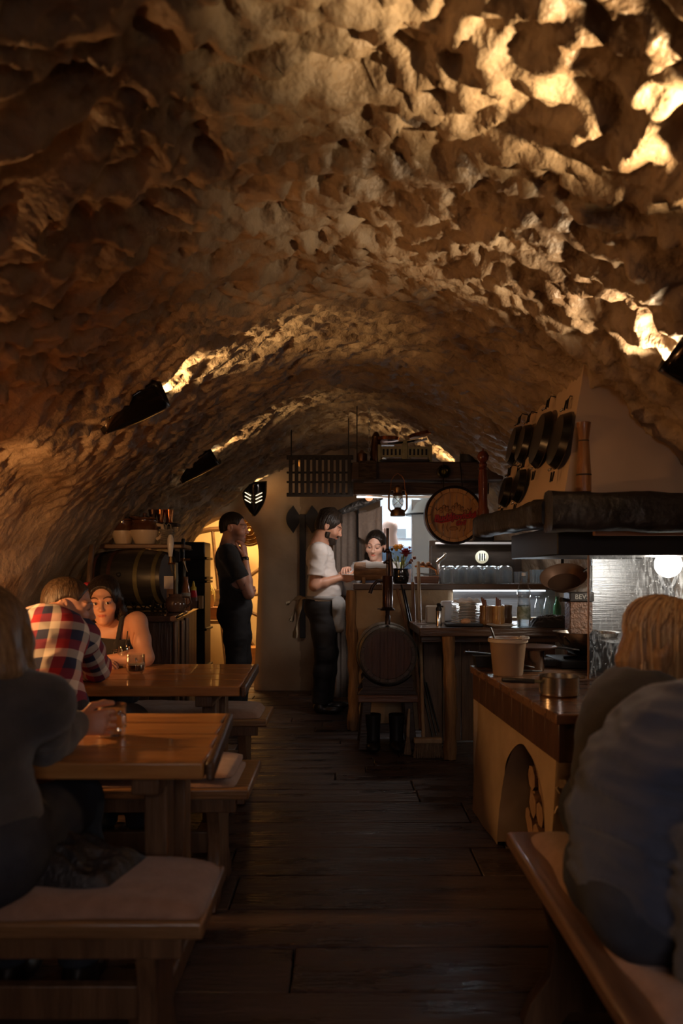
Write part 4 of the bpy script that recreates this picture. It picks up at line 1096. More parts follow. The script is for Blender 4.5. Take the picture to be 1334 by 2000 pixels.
# bar tap spout left of the glasses
t = thing('beer_tap', 'chromed curved beer tap between the wooden tray and the upturned mugs', 'tap', (P(858, 0, 6.0).x, 6.0, zt_))
chrome = mat('chrome', (0.75, 0.77, 0.8), rough=0.12, metal=1.0)
b = MB(); b.tube([(0, 0.04, 0), (0, 0.04, 0.20)], 0.014, 10); b.build('column', chrome, t)
b = MB(); b.tube([(0.05, 0, 0.24), (0.04, 0, 0.21), (0.0, -0.01, 0.18), (-0.02, -0.02, 0.16)], 0.016, 10); b.build('spout', chrome, t)
# round wall lamp behind the glasses, and a lamp reflection built as a glowing crescent
def ring_lamp_or_glint(c, r, label, cres, es):
    t = thing('round_lamp_or_glint', label, 'lamp', c)
    b = MB(); b.lathe([(r * 0.62, 0), (r, 0), (r, 0.012), (r * 0.62, 0.012)], 28, M=Matrix.Rotation(PI / 2, 4, 'X'), cap0=False, cap1=False); b.build('ring', mat('lamp_ring', (0.6, 0.55, 0.42), emit=(1, 0.85, 0.55), estr=es * 0.35), t)
    b = MB(); b.lathe([(0.001, 0.004), (r * 0.6, 0.004), (r * 0.6, 0.010)], 24, M=Matrix.Rotation(PI / 2, 4, 'X')); b.build('lens', mat('lamp_lens', (0.9, 0.9, 0.85), emit=(1, 0.92, 0.72), estr=es), t)
    if cres:
        b = MB(); b.lathe([(0.001, 0.02), (r * 0.85, 0.02), (r * 0.85, 0.03)], 24, M=Matrix.Rotation(PI / 2, 4, 'X')); o = b.build('cover_disc', mat('cover_dark', (0.05, 0.045, 0.04), rough=0.3), t); o.location = (r * 0.5, 0, 0)
    else:
        for sx in (-0.35, 0.0, 0.35):
            b = MB(); b.box((sx * r, -0.018, 0), (0.010, 0.004, r * 1.1)); b.build('grille_bar', MATS['black_sheet'], t)
    return t
ring_lamp_or_glint(P(941, 1088, 6.47), 0.055, 'round barred wall lamp behind the upturned mugs', False, 0.9)
ring_lamp_or_glint(P(1095, 1105, 6.45), 0.075, 'glowing crescent standing for a lamp reflection behind the tumblers', True, 0.8)

# steel panel and strip lamp under the shelf
o = MB().box((1.24, 6.02, 0.965), (0.86, 0.02, 0.215)).build('steel_splashback', MATS['brushed_steel']); tag(o, 'brushed steel splashback under the bar shelf above the work counter', 'panel')
t = thing('strip_lamp', 'thin white strip lamp fixed under the bar shelf', 'lamp', (1.20, 5.94, 1.067))
b = MB(); b.box((0, 0, 0), (0.75, 0.025, 0.012)); b.build('tube', mat('strip_glow', (1, 1, 1), emit=(0.85, 0.93, 1.0), estr=1.0), t)
l = add_light('AREA', 5.0, (0.85, 0.93, 1.0), (1.20, 5.94, 1.055), (1.20, 5.80, 0.85), size=0.75, name='strip_light'); l.data.shape = 'RECTANGLE'; l.data.size_y = 0.03

# ---------------------------------------------------------------- work counter: plates, crocks, bottle, cloth
zc_ = ZC + 0.001
white_c = mat('white_china', (0.75, 0.74, 0.72), rough=0.25, coat=0.3)
pl = None
xpl = P(913, 0, 5.35).x
for k in range(14):
    if pl is None:
        b = MB(); b.lathe([(0.055, 0), (0.06, 0.004), (0.105, 0.010), (0.112, 0.013), (0.110, 0.016), (0.06, 0.009)], 28); pl = o = b.build('plate', white_c); tag(o, 'white plate in the tall stack on the work counter', 'plate', 'stack of white plates')
    else:
        o = pl.copy(); COL.objects.link(o)
    o.location = (xpl + random.uniform(-.003, .003), 5.35 + random.uniform(-.003, .003), zc_ + 0.0105 * k)
nap = mat('napkin_white', (0.72, 0.72, 0.74), rough=0.9)
b = MB(); b.sphere((0, 0, 0.0), 0.1, 24, 12, (1.0, 0.9, 0.26)); b.v = [(x, y, max(0, z) + 0.008 * math.sin(x * 120) * (z > 0)) for x, y, z in b.v]; o = b.build('napkin_heap', nap); o.location = (xpl, 5.35, zc_ + 0.0105 * 14 + .004); tag(o, 'crumpled white napkins lying on the stack of plates', 'napkins')
o = MB().box((0, 0, 0.06), (0.13, 0.09, 0.12)).jitter(0.004, 4).build('napkin_pack', mat('napkin_cream', (0.55, 0.48, 0.40), rough=0.85), bevel=0.01); o.location = (P(850, 0, 5.45).x, 5.45, zc_); tag(o, 'pack of cream napkins between bar and plate stack', 'napkins')
o = MB().box((0, 0, 0.075), (0.11, 0.08, 0.15)).jitter(0.004, 5).build('napkin_pack', nap, bevel=0.01); o.location = (P(877, 0, 5.6).x, 5.6, zc_); tag(o, 'pack of white napkins leaning behind the plate stack', 'napkins')
t = thing('pepper_grinder', 'slim steel grinder with a black knob on the work counter', 'grinder', (P(857, 0, 5.05).x, 5.05, zc_))
b = MB(); b.lathe([(0.020, 0), (0.020, 0.10), (0.018, 0.105)], 18); b.build('body', chrome, t)
b = MB(); b.lathe([(0.019, 0.105), (0.021, 0.115), (0.012, 0.135), (0.016, 0.145), (0.008, 0.155)], 16); b.tube([(0, 0, 0.135), (0.03, 0, 0.13)], 0.006, 6); b.build('knob', MATS['black_sheet'], t)
t = thing('cutting_board', 'small black board with a piece of bread on the work counter', 'board', (P(905, 0, 5.1).x, 5.1, zc_))
b = MB(); b.box((0, 0, 0.010), (0.24, 0.14, 0.016)); b.build('board', MATS['black_sheet'], t, bevel=0.006)
b = MB(); b.sphere((0.015, 0, 0.03), 0.035, 14, 8, (1, 0.7, 0.55)); b.jitter(0.003, 6); b.build('bread', mat('bread', (0.55, 0.30, 0.16), (0.4, 0.2, 0.1), rough=0.8, scale=25), t)
brown_c = mat('brown_glaze', (0.14, 0.065, 0.025), (0.22, 0.11, 0.045), rough=0.18, coat=0.6, scale=6)
for k, (px, y, r, h, lab) in enumerate(((950, 5.12, 0.046, 0.135, 'dark brown glazed crock holding cutlery on the work counter'), (973, 5.10, 0.044, 0.135, 'amber brown glazed crock between the two darker ones'), (988, 5.24, 0.042, 0.135, 'brown glazed crock behind the amber crock beside the bottle'))):
    t = thing('crock', lab, 'crock', (P(px, 0, y).x, y, zc_), group='brown crocks on the work counter')
    m_ = brown_c if k != 1 else mat('amber_glaze', (0.36, 0.19, 0.06), (0.26, 0.12, 0.035), rough=0.2, coat=0.6, scale=6)
    b = MB(); b.lathe([(r * .85, 0), (r, 0.015), (r * 1.03, h * .35), (r * .93, h * .6), (r * 1.02, h * .93), (r, h), (r * .88, h), (r * .82, 0.02)], 22); b.build('body', m_, t)
    if k < 2:
        for q in range(3):
            b = MB(); b.tube([(0.01 * q - .01, 0, 0.05), (0.012 * q - .03 + .02 * k, 0.01, h + 0.055 - .008 * q)], 0.006, 6); b.build('utensil_handle', mat('dark_red_handle', (0.11, 0.03, 0.025), rough=0.4), t)
t = thing('water_bottle', 'clear plastic water bottle with a green label on the work counter', 'bottle', (P(1023, 0, 5.0).x, 5.0, zc_))
b = MB(); b.lathe([(0.040, 0), (0.043, 0.01), (0.043, 0.15), (0.038, 0.175), (0.043, 0.20), (0.042, 0.235), (0.030, 0.28), (0.014, 0.315), (0.013, 0.34)], 22, cap1=False); b.build('body', thin, t)
b = MB(); b.lathe([(0.038, 0.004), (0.039, 0.14), (0.036, 0.145)], 18); b.build('water', mat('water', (0.9, 0.95, 1.0), rough=0.0, trans=1.0, ior=1.2), t)
b = MB(); b.lathe([(0.0437, 0.05), (0.0437, 0.135)], 22, cap0=False, cap1=False); b.build('label_band', mat('bottle_label', (0.10, 0.14, 0.06), (0.40, 0.45, 0.36), rough=0.5, scale=25, alpha=0.75), t)
b = MB(); b.lathe([(0.0145, 0.333), (0.0145, 0.352), (0.013, 0.354)], 16); b.build('cap', mat('cap_white', (0.7, 0.72, 0.74), rough=0.4), t)
t = thing('plate', 'single white saucer lying in front of the crocks', 'plate', (P(980, 0, 4.99).x, 4.99, zc_))
b = MB(); b.lathe([(0.06, 0), (0.065, 0.004), (0.10, 0.016), (0.098, 0.02), (0.06, 0.010)], 28); b.build('dish', mat('grey_china', (0.48, 0.44, 0.40), rough=0.3), t)
# crumpled black cloth
n = 40; u = np.linspace(-1, 1, n); U, Vg = np.meshgrid(u, u, indexing='ij'); hh = np.clip(1 - (np.abs(U) ** 3 + np.abs(Vg) ** 3), 0, 1) ** 0.5
pp = np.stack([U.ravel() * 2.2, Vg.ravel() * 2.2, np.zeros(n * n)], 1); rd = (1 - np.abs(fbm(pp * 1.2, 3))).reshape(n, n)
V = np.stack([U * 0.15, Vg * 0.09, hh * (0.035 + 0.045 * rd)], -1).reshape(-1, 3); V[:, 2] = np.maximum(V[:, 2], 0.001)
o = mesh_obj('cloth', grid_mesh('cloth', V, n, n, mat('black_cloth', (0.018, 0.018, 0.022), rough=0.85, sheen=0.4)), angle=0); o.location = (P(1080, 0, 5.05).x, 5.05, zc_); tag(o, 'crumpled black cloth on the work counter beside the bottle', 'cloth')
o = MB().box((0, 0, 0.012), (0.5, 0.05, 0.024)).build('board_strip', mat('pale_board', (0.60, 0.47, 0.33), rough=0.5), bevel=0.004); o.location = (P(1020, 0, 5.72).x + .05, 5.72, zc_ + 0.0); tag(o, 'pale wooden strip lying at the back of the work counter', 'board')
o.location.z = zc_
# bottles behind
gb = mat('green_glass', (0.05, 0.16, 0.06), rough=0.08, trans=0.7)
for k, (px, lab) in enumerate(((1050, 'small clear bottle against the steel splashback'), (1068, 'second clear bottle from the green bottle at the splashback'), (1088, 'green bottle against the steel splashback'))):
    b = MB(); b.lathe([(0.028, 0), (0.03, 0.01), (0.03, 0.10), (0.012, 0.14), (0.012, 0.17), (0.014, 0.172)], 18); o = b.build('bottle', gb if k == 2 else thin); o.location = (P(px, 0, 5.88).x, 5.88, zc_); tag(o, lab, 'bottle', 'bottles at the splashback')

# strip lamp under the beam that lights the bar
t = thing('strip_lamp', 'strip lamp fixed under the rail of the beam above the bar', 'lamp', (0.42, 6.07, 1.80))
MB().box((0, 0, 0.005), (0.6, 0.03, 0.016)).build('tube', mat('beam_strip_glow', (1, 1, 1), emit=(1.0, 0.82, 0.68), estr=0.15), t)
l = add_light('AREA', 4.6, (1.0, 0.88, 0.80), (0.42, 6.07, 1.79), (0.30, 6.5, 0.9), size=0.6, name='beam_strip_light'); l.data.shape = 'RECTANGLE'; l.data.size_y = 0.03

t = thing('strip_lamp', 'added fill strip on the dark panel behind the drinking glasses', 'lamp', (1.12, 6.46, 1.455))  # strip light added only to brighten the glasses from behind
MB().box((0, 0, 0.0), (0.66, 0.03, 0.016)).build('tube', mat('added_strip_glow', (1, 1, 1), emit=(0.9, 0.94, 1.0), estr=0.12), t)
l = add_light('AREA', 2.2, (0.88, 0.93, 1.0), (1.12, 6.43, 1.44), (1.12, 6.10, 1.12), size=0.66, name='shelf_strip_light'); l.data.shape = 'RECTANGLE'; l.data.size_y = 0.03
# ================================================================== on the grill counter
steel = mat('pan_steel', (0.62, 0.58, 0.52), (0.50, 0.46, 0.41), rough=0.22, metal=1.0, scale=3, stretch=(1, 1, 20))
zg = ZW + 0.001
def sp(px, py, z=ZW):
    Y = (CH - z) * F / (py - HZ)
    return Vector(((px - CX) / F * Y, Y, z + 0.001))
# saucepan
t = thing('saucepan', 'small steel saucepan with a long handle in front of the bucket', 'saucepan', sp(1092, 1358))
b = MB(); b.lathe([(0.070, 0), (0.076, 0.006), (0.076, 0.072), (0.079, 0.075), (0.074, 0.074), (0.072, 0.008)], 32); b.build('pot', steel, t)
b = MB(); b.tube([(-0.074, -0.005, 0.052), (-0.10, -0.01, 0.055), (-0.13, -0.015, 0.056)], [0.006, 0.007, 0.008], 8); b.build('handle_bracket', brass, t)
b = MB(); b.tube([(-0.10, -0.012, 0.054), (-0.19, -0.02, 0.06), (-0.225, -0.022, 0.062)], [0.009, 0.011, 0.008], 10); b.build('handle', mat('black_handle', (0.02, 0.018, 0.017), rough=0.35), t)
b = MB(); b.tube([(0.074, 0, 0.066), (0.10, 0, 0.068)], 0.006, 8); b.build('rim_lip', steel, t)
# plastic bucket with spatula
t = thing('plastic_bucket', 'off-white plastic bucket with a lid ring and spatula on the worktop', 'bucket', sp(992, 1318))
s_ = t.location.y / 1500
pm = mat('bucket_plastic', (0.24, 0.155, 0.09), (0.29, 0.19, 0.115), rough=0.4, scale=3, sss=0.1)
b = MB(); b.lathe([(0.066, 0), (0.068, 0.006), (0.083, 0.155), (0.088, 0.157), (0.089, 0.172), (0.080, 0.172), (0.064, 0.02)], 32); b.build('tub', pm, t)
b = MB(); b.lathe([(0.086, 0.150), (0.091, 0.153), (0.091, 0.166), (0.086, 0.169)], 32, cap0=False, cap1=False); b.build('lid_ring', mat('lid_cream', (0.52, 0.42, 0.30), rough=0.4), t)
b = MB(); b.tube([(-0.045, -0.02, 0.10), (-0.078, -0.03, 0.20), (-0.085, -0.03, 0.22)], [0.006, 0.011, 0.007], 8, flat=0.5); b.build('spatula', MATS['black_handle'], t)
b = MB(); b.sphere((0.06, -0.055, 0.172), 0.028, 12, 8, (1, 0.8, 0.4)); b.jitter(0.004, 3); b.build('film', mat('film_white', (0.7, 0.65, 0.58), rough=0.2), t)
# black tray with a knife at the far corner
t = thing('black_tray', 'black tray with a knife lying over it beside the plastic bucket', 'tray', sp(945, 1302))
b = MB(); b.lathe([(0.055, 0), (0.06, 0.004), (0.072, 0.055), (0.076, 0.056), (0.068, 0.05), (0.055, 0.01)], 4, M=Matrix.Rotation(PI / 4, 4, 'Z') @ Matrix.Diagonal((1.0, 1.0, 1.0, 1))); b.build('tray', MATS['black_sheet'], t, smooth=False)
b = MB(); b.tube([(-0.10, -0.03, 0.075), (-0.02, -0.02, 0.068), (0.05, -0.01, 0.06)], [0.010, 0.012, 0.009], 8, flat=0.6); b.build('knife_handle', MATS['black_handle'], t)
for k in range(3):
    b = MB(); b.sphere((-0.08 + .045 * k, -0.032 + .004 * k, 0.084 - .006 * k), 0.003, 6, 4); b.build('rivet', chrome, t)
# pot with pan lid on top and long handle
t = thing('stew_pot', 'dark pot carrying a flat brown frying pan beside the plastic bucket', 'pot', sp(1040, 1310))
b = MB(); b.lathe([(0.052, 0), (0.056, 0.005), (0.056, 0.095), (0.058, 0.10)], 28); b.build('pot', mat('dark_steel', (0.25, 0.20, 0.16), rough=0.25, metal=1.0), t)
b = MB(); b.lathe([(0.06, 0.10), (0.105, 0.108), (0.118, 0.118), (0.112, 0.121), (0.06, 0.108)], 32); b.build('frying_pan', mat('pan_brown', (0.09, 0.05, 0.035), rough=0.4, metal=0.5), t)
b = MB(); b.tube([(0.10, 0, 0.112), (0.16, -0.01, 0.108), (0.22, -0.02, 0.10)], [0.009, 0.010, 0.007], 8, flat=0.6); b.build('pan_handle', MATS['black_handle'], t)
for k, (pa, pb) in enumerate((((-0.20, -0.10, 0.065), (-0.06, -0.09, 0.035)), ((-0.16, -0.12, 0.016), (-0.03, -0.11, 0.012)))):
    b = MB(); b.tube([pa, (Vector(pa) + Vector(pb)) / 2, pb], [0.011, 0.012, 0.008], 8, flat=0.6); b.tube([pb, Vector(pb) + Vector((0.05, 0.02, -0.012 if k == 0 else -0.004))], 0.004, 6); o = b.build('spatula', MATS['black_handle']); o.location = t.location
    tag(o, ('black-handled turner leaning on the stew pot', 'black-handled turner lying flat in front of the stew pot')[k], 'turner')
# large steel bowl
t = thing('mixing_bowl', 'large steel mixing bowl on a black burner behind the saucepan', 'bowl', sp(1145, 1300)); t.location.z += 0.055
b = MB(); b.lathe([(0.06, 0), (0.09, 0.012), (0.135, 0.06), (0.158, 0.115), (0.166, 0.118), (0.155, 0.114), (0.13, 0.06), (0.085, 0.016), (0.05, 0.006)], 40); b.build('bowl', steel, t)
b = MB(); b.tube([(-0.05, -0.05, 0.02), (-0.14, -0.10, 0.10)], 0.006, 8); b.build('spoon', steel, t)
t = thing('gas_burner', 'low black gas burner under the steel mixing bowl', 'burner', (t.location.x, t.location.y, zg))
b = MB(); b.box((0, 0, 0.02), (0.34, 0.30, 0.04)); b.build('body', MATS['black_sheet'], t, bevel=0.006)
for k in range(4):
    b = MB(); b.box((0.09 * math.cos(k * PI / 2 + .4), 0.09 * math.sin(k * PI / 2 + .4), 0.046), (0.10, 0.010, 0.014), rot=(0, 0, k * PI / 2 + .4)); b.build('pan_support', iron, t)
# perforated drip tray
t = thing('drip_tray', 'black tray with a steel mesh top between pot and bowl', 'tray', sp(1085, 1300))
b = MB(); b.box((0, 0, 0.016), (0.18, 0.13, 0.03)); b.build('tray', MATS['black_sheet'], t, bevel=0.004)
for k in range(9):
    b = MB(); b.box((-0.075 + 0.0188 * k, -0.01, 0.034), (0.009, 0.10, 0.006), rot=(0.03, 0, 0.3)); b.build('slat', chrome, t)
# dark cooker boxes and copper pan behind
t = thing('cooker', 'dark cooker with two lit knobs behind the splash glass', 'cooker', (1.44, 3.66, zg))
b = MB(); b.box((0, 0, 0.075), (0.42, 0.30, 0.15)); b.build('body', mat('cooker_dark', (0.03, 0.024, 0.02), rough=0.3, metal=0.4), t, bevel=0.008)
for z in (0.05, 0.09):
    b = MB(); b.lathe([(0.012, 0), (0.012, 0.015), (0.008, 0.018)], 14, M=Matrix.Rotation(PI / 2, 4, 'X')); o = b.build('knob', brass, t); o.location = (-0.12, -0.151, z)
t = thing('pan_rack', 'dark carved wooden block holding a tilted copper-coloured pan', 'rack', (P(1130, 0, 4.10).x, 4.10, zg))
b = MB(); b.box((0, 0, 0.16), (0.12, 0.10, 0.32)); b.build('block', mat('carved_block', (0.05, 0.025, 0.015), (0.14, 0.07, 0.04), rough=0.5, scale=30, bump=0.8), t, bevel=0.006)
b = MB(); b.box((0, -0.005, 0.345), (0.13, 0.11, 0.05)); b.build('cap_band', iron, t, bevel=0.005)
text_part('BEVS', 0.036, mat('pale_print', (0.20, 0.19, 0.17), rough=0.6), t, (0, -0.061, 0.345), ext=0.001)
b = MB(); b.tube([(-0.06, 0, 0.325), (-0.10, -0.02, 0.33)], [0.008, 0.013], 10); b.build('peg', blk, t)
Mp = Matrix.Translation((-0.08, 0, 0.44)) @ Matrix.Rotation(-0.28, 4, 'Y') @ Matrix.Rotation(0.55, 4, 'X')
b = MB(); b.lathe([(0.085, -0.03), (0.12, 0.015), (0.124, 0.017), (0.118, 0.012), (0.085, -0.024)], 32, M=Mp); b.build('tilted_pan', mat('brown_pan', (0.14, 0.075, 0.045), rough=0.35, metal=0.6), t)
b = MB(); b.tube([Mp @ Vector((0.11, 0, 0.01)), Mp @ Vector((0.15, 0, 0.03)), (0.055, -0.02, 0.42), (0.05, -0.02, 0.36)], 0.009, 8); b.build('pan_handle', blk, t)
# stacked clay rings on the shelf
rg = None
for k in range(3):
    b = MB(); r = 0.055; b.tube([(0, r * math.cos(a), r * math.sin(a)) for a in np.linspace(0, 2 * PI, 25)], 0.010, 8, caps=False)
    o = b.build('clay_ring', mat('orange_clay', (0.42, 0.16, 0.06), rough=0.5)); o.location = (P(1118 + 11 * k, 0, 5.86).x, 5.86, 1.1205 + r + 0.01); o.rotation_euler = (0, 0, 0.9)
    tag(o, 'orange ring-shaped pretzel hanging upright beside the bottle on the shelf', 'ring', 'orange rings on the bar shelf')
b = MB(); b.lathe([(0.02, 0), (0.022, 0.10), (0.012, 0.15), (0.012, 0.19)], 16); o = b.build('bottle', mat('black_bottle', (0.01, 0.01, 0.01), rough=0.1, coat=0.5)); o.location = (P(1108, 0, 5.8).x - .02, 5.86, 1.1205); tag(o, 'slim black bottle between the tumblers and the orange rings', 'bottle')

# ---------------------------------------------------------------- pepper mills on the hood beam
def mill(prof, m, loc, label, n=22, rings=()):
    t = thing('pepper_mill', label, 'pepper mill', loc)
    b = MB(); b.lathe(prof, n); b.build('body', m, t)
    for r, z in rings:
        b = MB(); b.lathe([(r, z - .003), (r + .0015, z), (r, z + .003)], n, cap0=False, cap1=False); b.build('groove_ring', blk, t)
    return t
mw = wood('mill_walnut', (0.14, 0.055, 0.02), (0.36, 0.17, 0.065), 2, rough=0.3, coat=0.3)
lm = P(1140, 962, 3.12)
mill([(0.030, 0), (0.030, 0.068), (0.027, 0.11), (0.021, 0.205), (0.020, 0.208), (0.028, 0.275), (0.029, 0.28), (0.026, 0.282)], mw, (lm.x, 3.12, 1.532), 'tall walnut pepper mill with flared head standing on the hood beam', rings=((0.030, 0.068), (0.0205, 0.206)))
mr_ = mat('mill_red', (0.10, 0.022, 0.012), (0.17, 0.045, 0.022), rough=0.25, coat=0.4, scale=4, stretch=(5, 5, 1))
mill([(0.034, 0), (0.034, 0.03), (0.026, 0.05), (0.024, 0.10), (0.027, 0.20), (0.022, 0.255), (0.03, 0.262), (0.02, 0.272), (0.024, 0.285), (0.017, 0.296), (0.030, 0.312), (0.033, 0.333), (0.022, 0.355), (0.006, 0.362), (0.005, 0.375)], mr_, (P(942, 0, 4.30).x, 4.28, 1.522), 'dark red turned pepper mill with a ball top at the beam end')

# ---------------------------------------------------------------- pans hanging on the side of the hood
pan_m = mat('black_pan', (0.010, 0.010, 0.011), rough=0.28, metal=0.5, coat=0.2)
def hood_x(Y, z):
    u = (Y - 3.22) / 1.1; lo = 0.93 - 0.07 * u; hi = 1.035 + 0.075 * u; v = (z - 1.5) / (0.66 + 0.14 * u)
    return lo + (hi - lo) * v
def hung_pan(px, py, r, label, deep=0.035, Y=None):
    # place on the slanted plane of the hood's left side
    bestY = Y
    if bestY is None:
        for k in range(200):
            yy = 3.25 + k * 0.0055; q = P(px, py, yy)
            if q.x <= hood_x(yy, q.z) - 0.035: bestY = yy
        bestY = bestY or 3.6
    q = P(px, py, bestY)
    t = thing('hanging_pan', label, 'pan', (hood_x(bestY, q.z) - 0.012, bestY, q.z), group='black pans on the side of the hood')
    # local z = out of the plaster: pointing to -x, a little down
    nrm = Vector((-1, 0.05, 0.22)).normalized(); Mq = nrm.to_track_quat('Z', 'Y').to_matrix().to_4x4()
    b = MB(); b.lathe([(r * 0.82, deep), (r * 0.86, deep), (r, 0.004), (r * 0.97, 0.0), (r * 0.80, deep - 0.006)], 32, M=Mq @ Matrix.Diagonal((1, 0.84, 1, 1)), cap1=True); b.build('pan', pan_m, t)
    up = Vector((0.2, 0, 1)).normalized()
    for sg in (-1, 1):
        c_ = up * (sg * r * 1.0) + nrm * 0.015
        b = MB(); sd = Vector((0, 1, 0)); b.tube([c_ + sd * 0.02 - up * sg * .012, c_ + sd * 0.014 + up * sg * 0.03, c_ - sd * 0.014 + up * sg * 0.03, c_ - sd * 0.02 - up * sg * .012], 0.004, 6); b.build('loop_handle', pan_m, t)
        for s2 in (-1, 1):
            b = MB(); b.sphere(up * (sg * r * 0.88) + nrm * 0.03 + sd * 0.014 * s2, 0.006, 8, 5); b.build('rivet', chrome, t)
    b = MB(); e = up * (r + 0.05); b.tube([up * (r + .025) + nrm * .012, e + nrm * .006, e - nrm * 0.03], 0.003, 5); b.build('hook', iron, t)
    return t
hung_pan(1001, 872, 0.135, 'large black pan hung highest beside the red pepper mill')
hung_pan(1019, 868, 0.125, 'black pan overlapping the highest pan beside the red pepper mill')
hung_pan(1052, 860, 0.165, 'large black pan hung high in the middle of the hood side')
hung_pan(1088, 862, 0.150, 'black pan hung closest to the walnut pepper mill')
hung_pan(984, 962, 0.10, 'small black pan hung low right above the beam end beside the red mill')
hung_pan(1010, 950, 0.105, 'small black pan hung low under the pair of high pans')

# ================================================================== floor in front of the bar
keg_face = wood('keg_face', (0.065, 0.028, 0.016), (0.14, 0.062, 0.034), 2, rough=0.4)
keg_side = wood('keg_side', (0.06, 0.035, 0.02), (0.13, 0.08, 0.045), 1, rough=0.4)
YK = 5.2
K = thing('beer_barrel', 'dark wooden barrel lying on a stand in front of the bar', 'barrel', P(758, 1280, YK))
R_ = 0.186; Lk = 0.44; nst = 20
for k in range(nst):
    a_, c_ = 2 * PI * k / nst + .004, 2 * PI * (k + 1) / nst - .004
    vs = []; rings = 9
    for i in range(rings):
        v = i / (rings - 1); rad = R_ + 0.028 * math.sin(PI * v); y_ = Lk * v
        for (an, rr_) in ((a_, rad), ((a_ + c_) / 2, rad), (c_, rad), (c_, rad - .022), (a_, rad - .022)):
            vs.append((rr_ * math.cos(an), y_, rr_ * math.sin(an)))
    fs = [(i * 5 + q, i * 5 + (q + 1) % 5, (i + 1) * 5 + (q + 1) % 5, (i + 1) * 5 + q) for i in range(rings - 1) for q in range(5)] + [(4, 3, 2, 1, 0), tuple((rings - 1) * 5 + q for q in range(5))]
    MB().add(vs, fs).build('stave', keg_side, K)
rb = R_ - 0.023; nb_ = 6
for k in range(nb_):
    xa, xb_ = -rb + 2 * rb * k / nb_ + .001, -rb + 2 * rb * (k + 1) / nb_ - .001; q = 5
    poly = [(xa + (xb_ - xa) * i / q, -math.sqrt(max(1e-6, rb * rb - (xa + (xb_ - xa) * i / q) ** 2))) for i in range(q + 1)] + [(xb_ - (xb_ - xa) * i / q, math.sqrt(max(1e-6, rb * rb - (xb_ - (xb_ - xa) * i / q) ** 2))) for i in range(q + 1)]
    o = MB().prism(poly, 0.02).build('head_board', keg_face, K); o.location = (0, 0.03, 0)
for yy, w_ in ((0.012, 0.03), (0.10, 0.03), (0.34, 0.03)):
    rad = R_ + 0.028 * math.sin(PI * yy / Lk) + 0.004; r2 = R_ + 0.028 * math.sin(PI * (yy + w_) / Lk) + 0.004
    MB().lathe([(rad - .003, yy), (rad, yy), (r2, yy + w_), (r2 - .003, yy + w_)], 40, M=Matrix.Rotation(-PI / 2, 4, 'X'), cap0=False, cap1=False).build('hoop', mat('keg_hoop', (0.05, 0.045, 0.035), (0.10, 0.085, 0.055), rough=0.4, metal=0.8, scale=10), K)
zk = K.location.z
ST = thing('barrel_stand', 'dark wooden stand with a shaped cradle under the barrel', 'stand', (K.location.x, YK + 0.2, 0))
dk = wood('stand_dark', (0.028, 0.016, 0.011), (0.06, 0.036, 0.024), 0, rough=0.5)
for yy in (-0.15, 0.15):
    pts = [(-0.205, 0.375), (-0.185, 0.40), (-0.17, 0.42), (-0.175, 0.47), (-0.16, 0.50)] + [((R_ + .030) * math.cos(a) , zk + (R_ + .030) * math.sin(a)) for a in np.linspace(PI * 1.22, PI * 1.78, 13)] + [(0.16, 0.50), (0.175, 0.47), (0.17, 0.42), (0.185, 0.40), (0.205, 0.375)]
    o = MB().prism(pts[::-1], 0.05).build('cradle', dk, ST, smooth=False, bevel=0.003); o.location = (0, yy, 0)
MB().box((0, 0, 0.35), (0.41, 0.40, 0.05)).build('seat_board', wood('stand_board', (0.11, 0.05, 0.028), (0.20, 0.10, 0.055), 0, rough=0.4), ST, bevel=0.006)
for sx in (-1, 1):
    for sy in (-1, 1):
        MB().quadbox([(sx * .17 - .03, sy * .15 - .03, 0), (sx * .17 + .03, sy * .15 - .03, 0), (sx * .17 + .03, sy * .15 + .03, 0), (sx * .17 - .03, sy * .15 + .03, 0)],
                     [(sx * .14 - .03, sy * .13 - .03, .325), (sx * .14 + .03, sy * .13 - .03, .325), (sx * .14 + .03, sy * .13 + .03, .325), (sx * .14 - .03, sy * .13 + .03, .325)]).build('leg', dk, ST, bevel=0.004)
MB().box((0, -0.14, 0.14), (0.30, 0.03, 0.06)).build('stretcher', dk, ST)
for sx, lab in ((-0.10, 'black rubber boot under the barrel stand, beside the log corner post'), (0.06, 'black rubber boot under the barrel stand, beside the hand brush')):
    t = thing('rubber_boot', lab, 'boot', (K.location.x + sx, YK + 0.0, 0))
    b = MB(); b.tube([(0, 0.04, 0.02), (0, 0.045, 0.12), (0, 0.04, 0.24)], [0.05, 0.047, 0.055], 14); b.build('shaft', mat('black_rubber', (0.012, 0.012, 0.013), rough=0.4), t)
    b = MB(); b.sphere((0, -0.04, 0.035), 0.06, 14, 8, (0.8, 1.6, 0.6)); b.build('foot', MATS['black_rubber'], t)
# beer engine on the barrel
t = thing('beer_pump', 'tall dark hand pump with a curved spout on top of the barrel', 'pump', (K.location.x + 0.0, YK + 0.06, zk + R_ + 0.018))
pmx = mat('pump_dark', (0.030, 0.020, 0.018), (0.06, 0.035, 0.028), rough=0.28, metal=0.6, scale=6)
b = MB(); b.lathe([(0.018, 0), (0.018, 0.06), (0.014, 0.065), (0.016, 0.10)], 16); b.build('neck', pmx, t)
b = MB(); b.lathe([(0.05, 0.098), (0.052, 0.105), (0.035, 0.12), (0.035, 0.125)], 18); b.box((-0.045, 0, 0.108), (0.05, 0.02, 0.008)); b.build('collar', pmx, t)
b = MB(); b.lathe([(0.036, 0.12), (0.037, 0.33), (0.033, 0.335)], 20); b.build('cylinder', mat('pump_brown', (0.09, 0.045, 0.033), (0.06, 0.03, 0.022), rough=0.25, metal=0.5, scale=4), t)
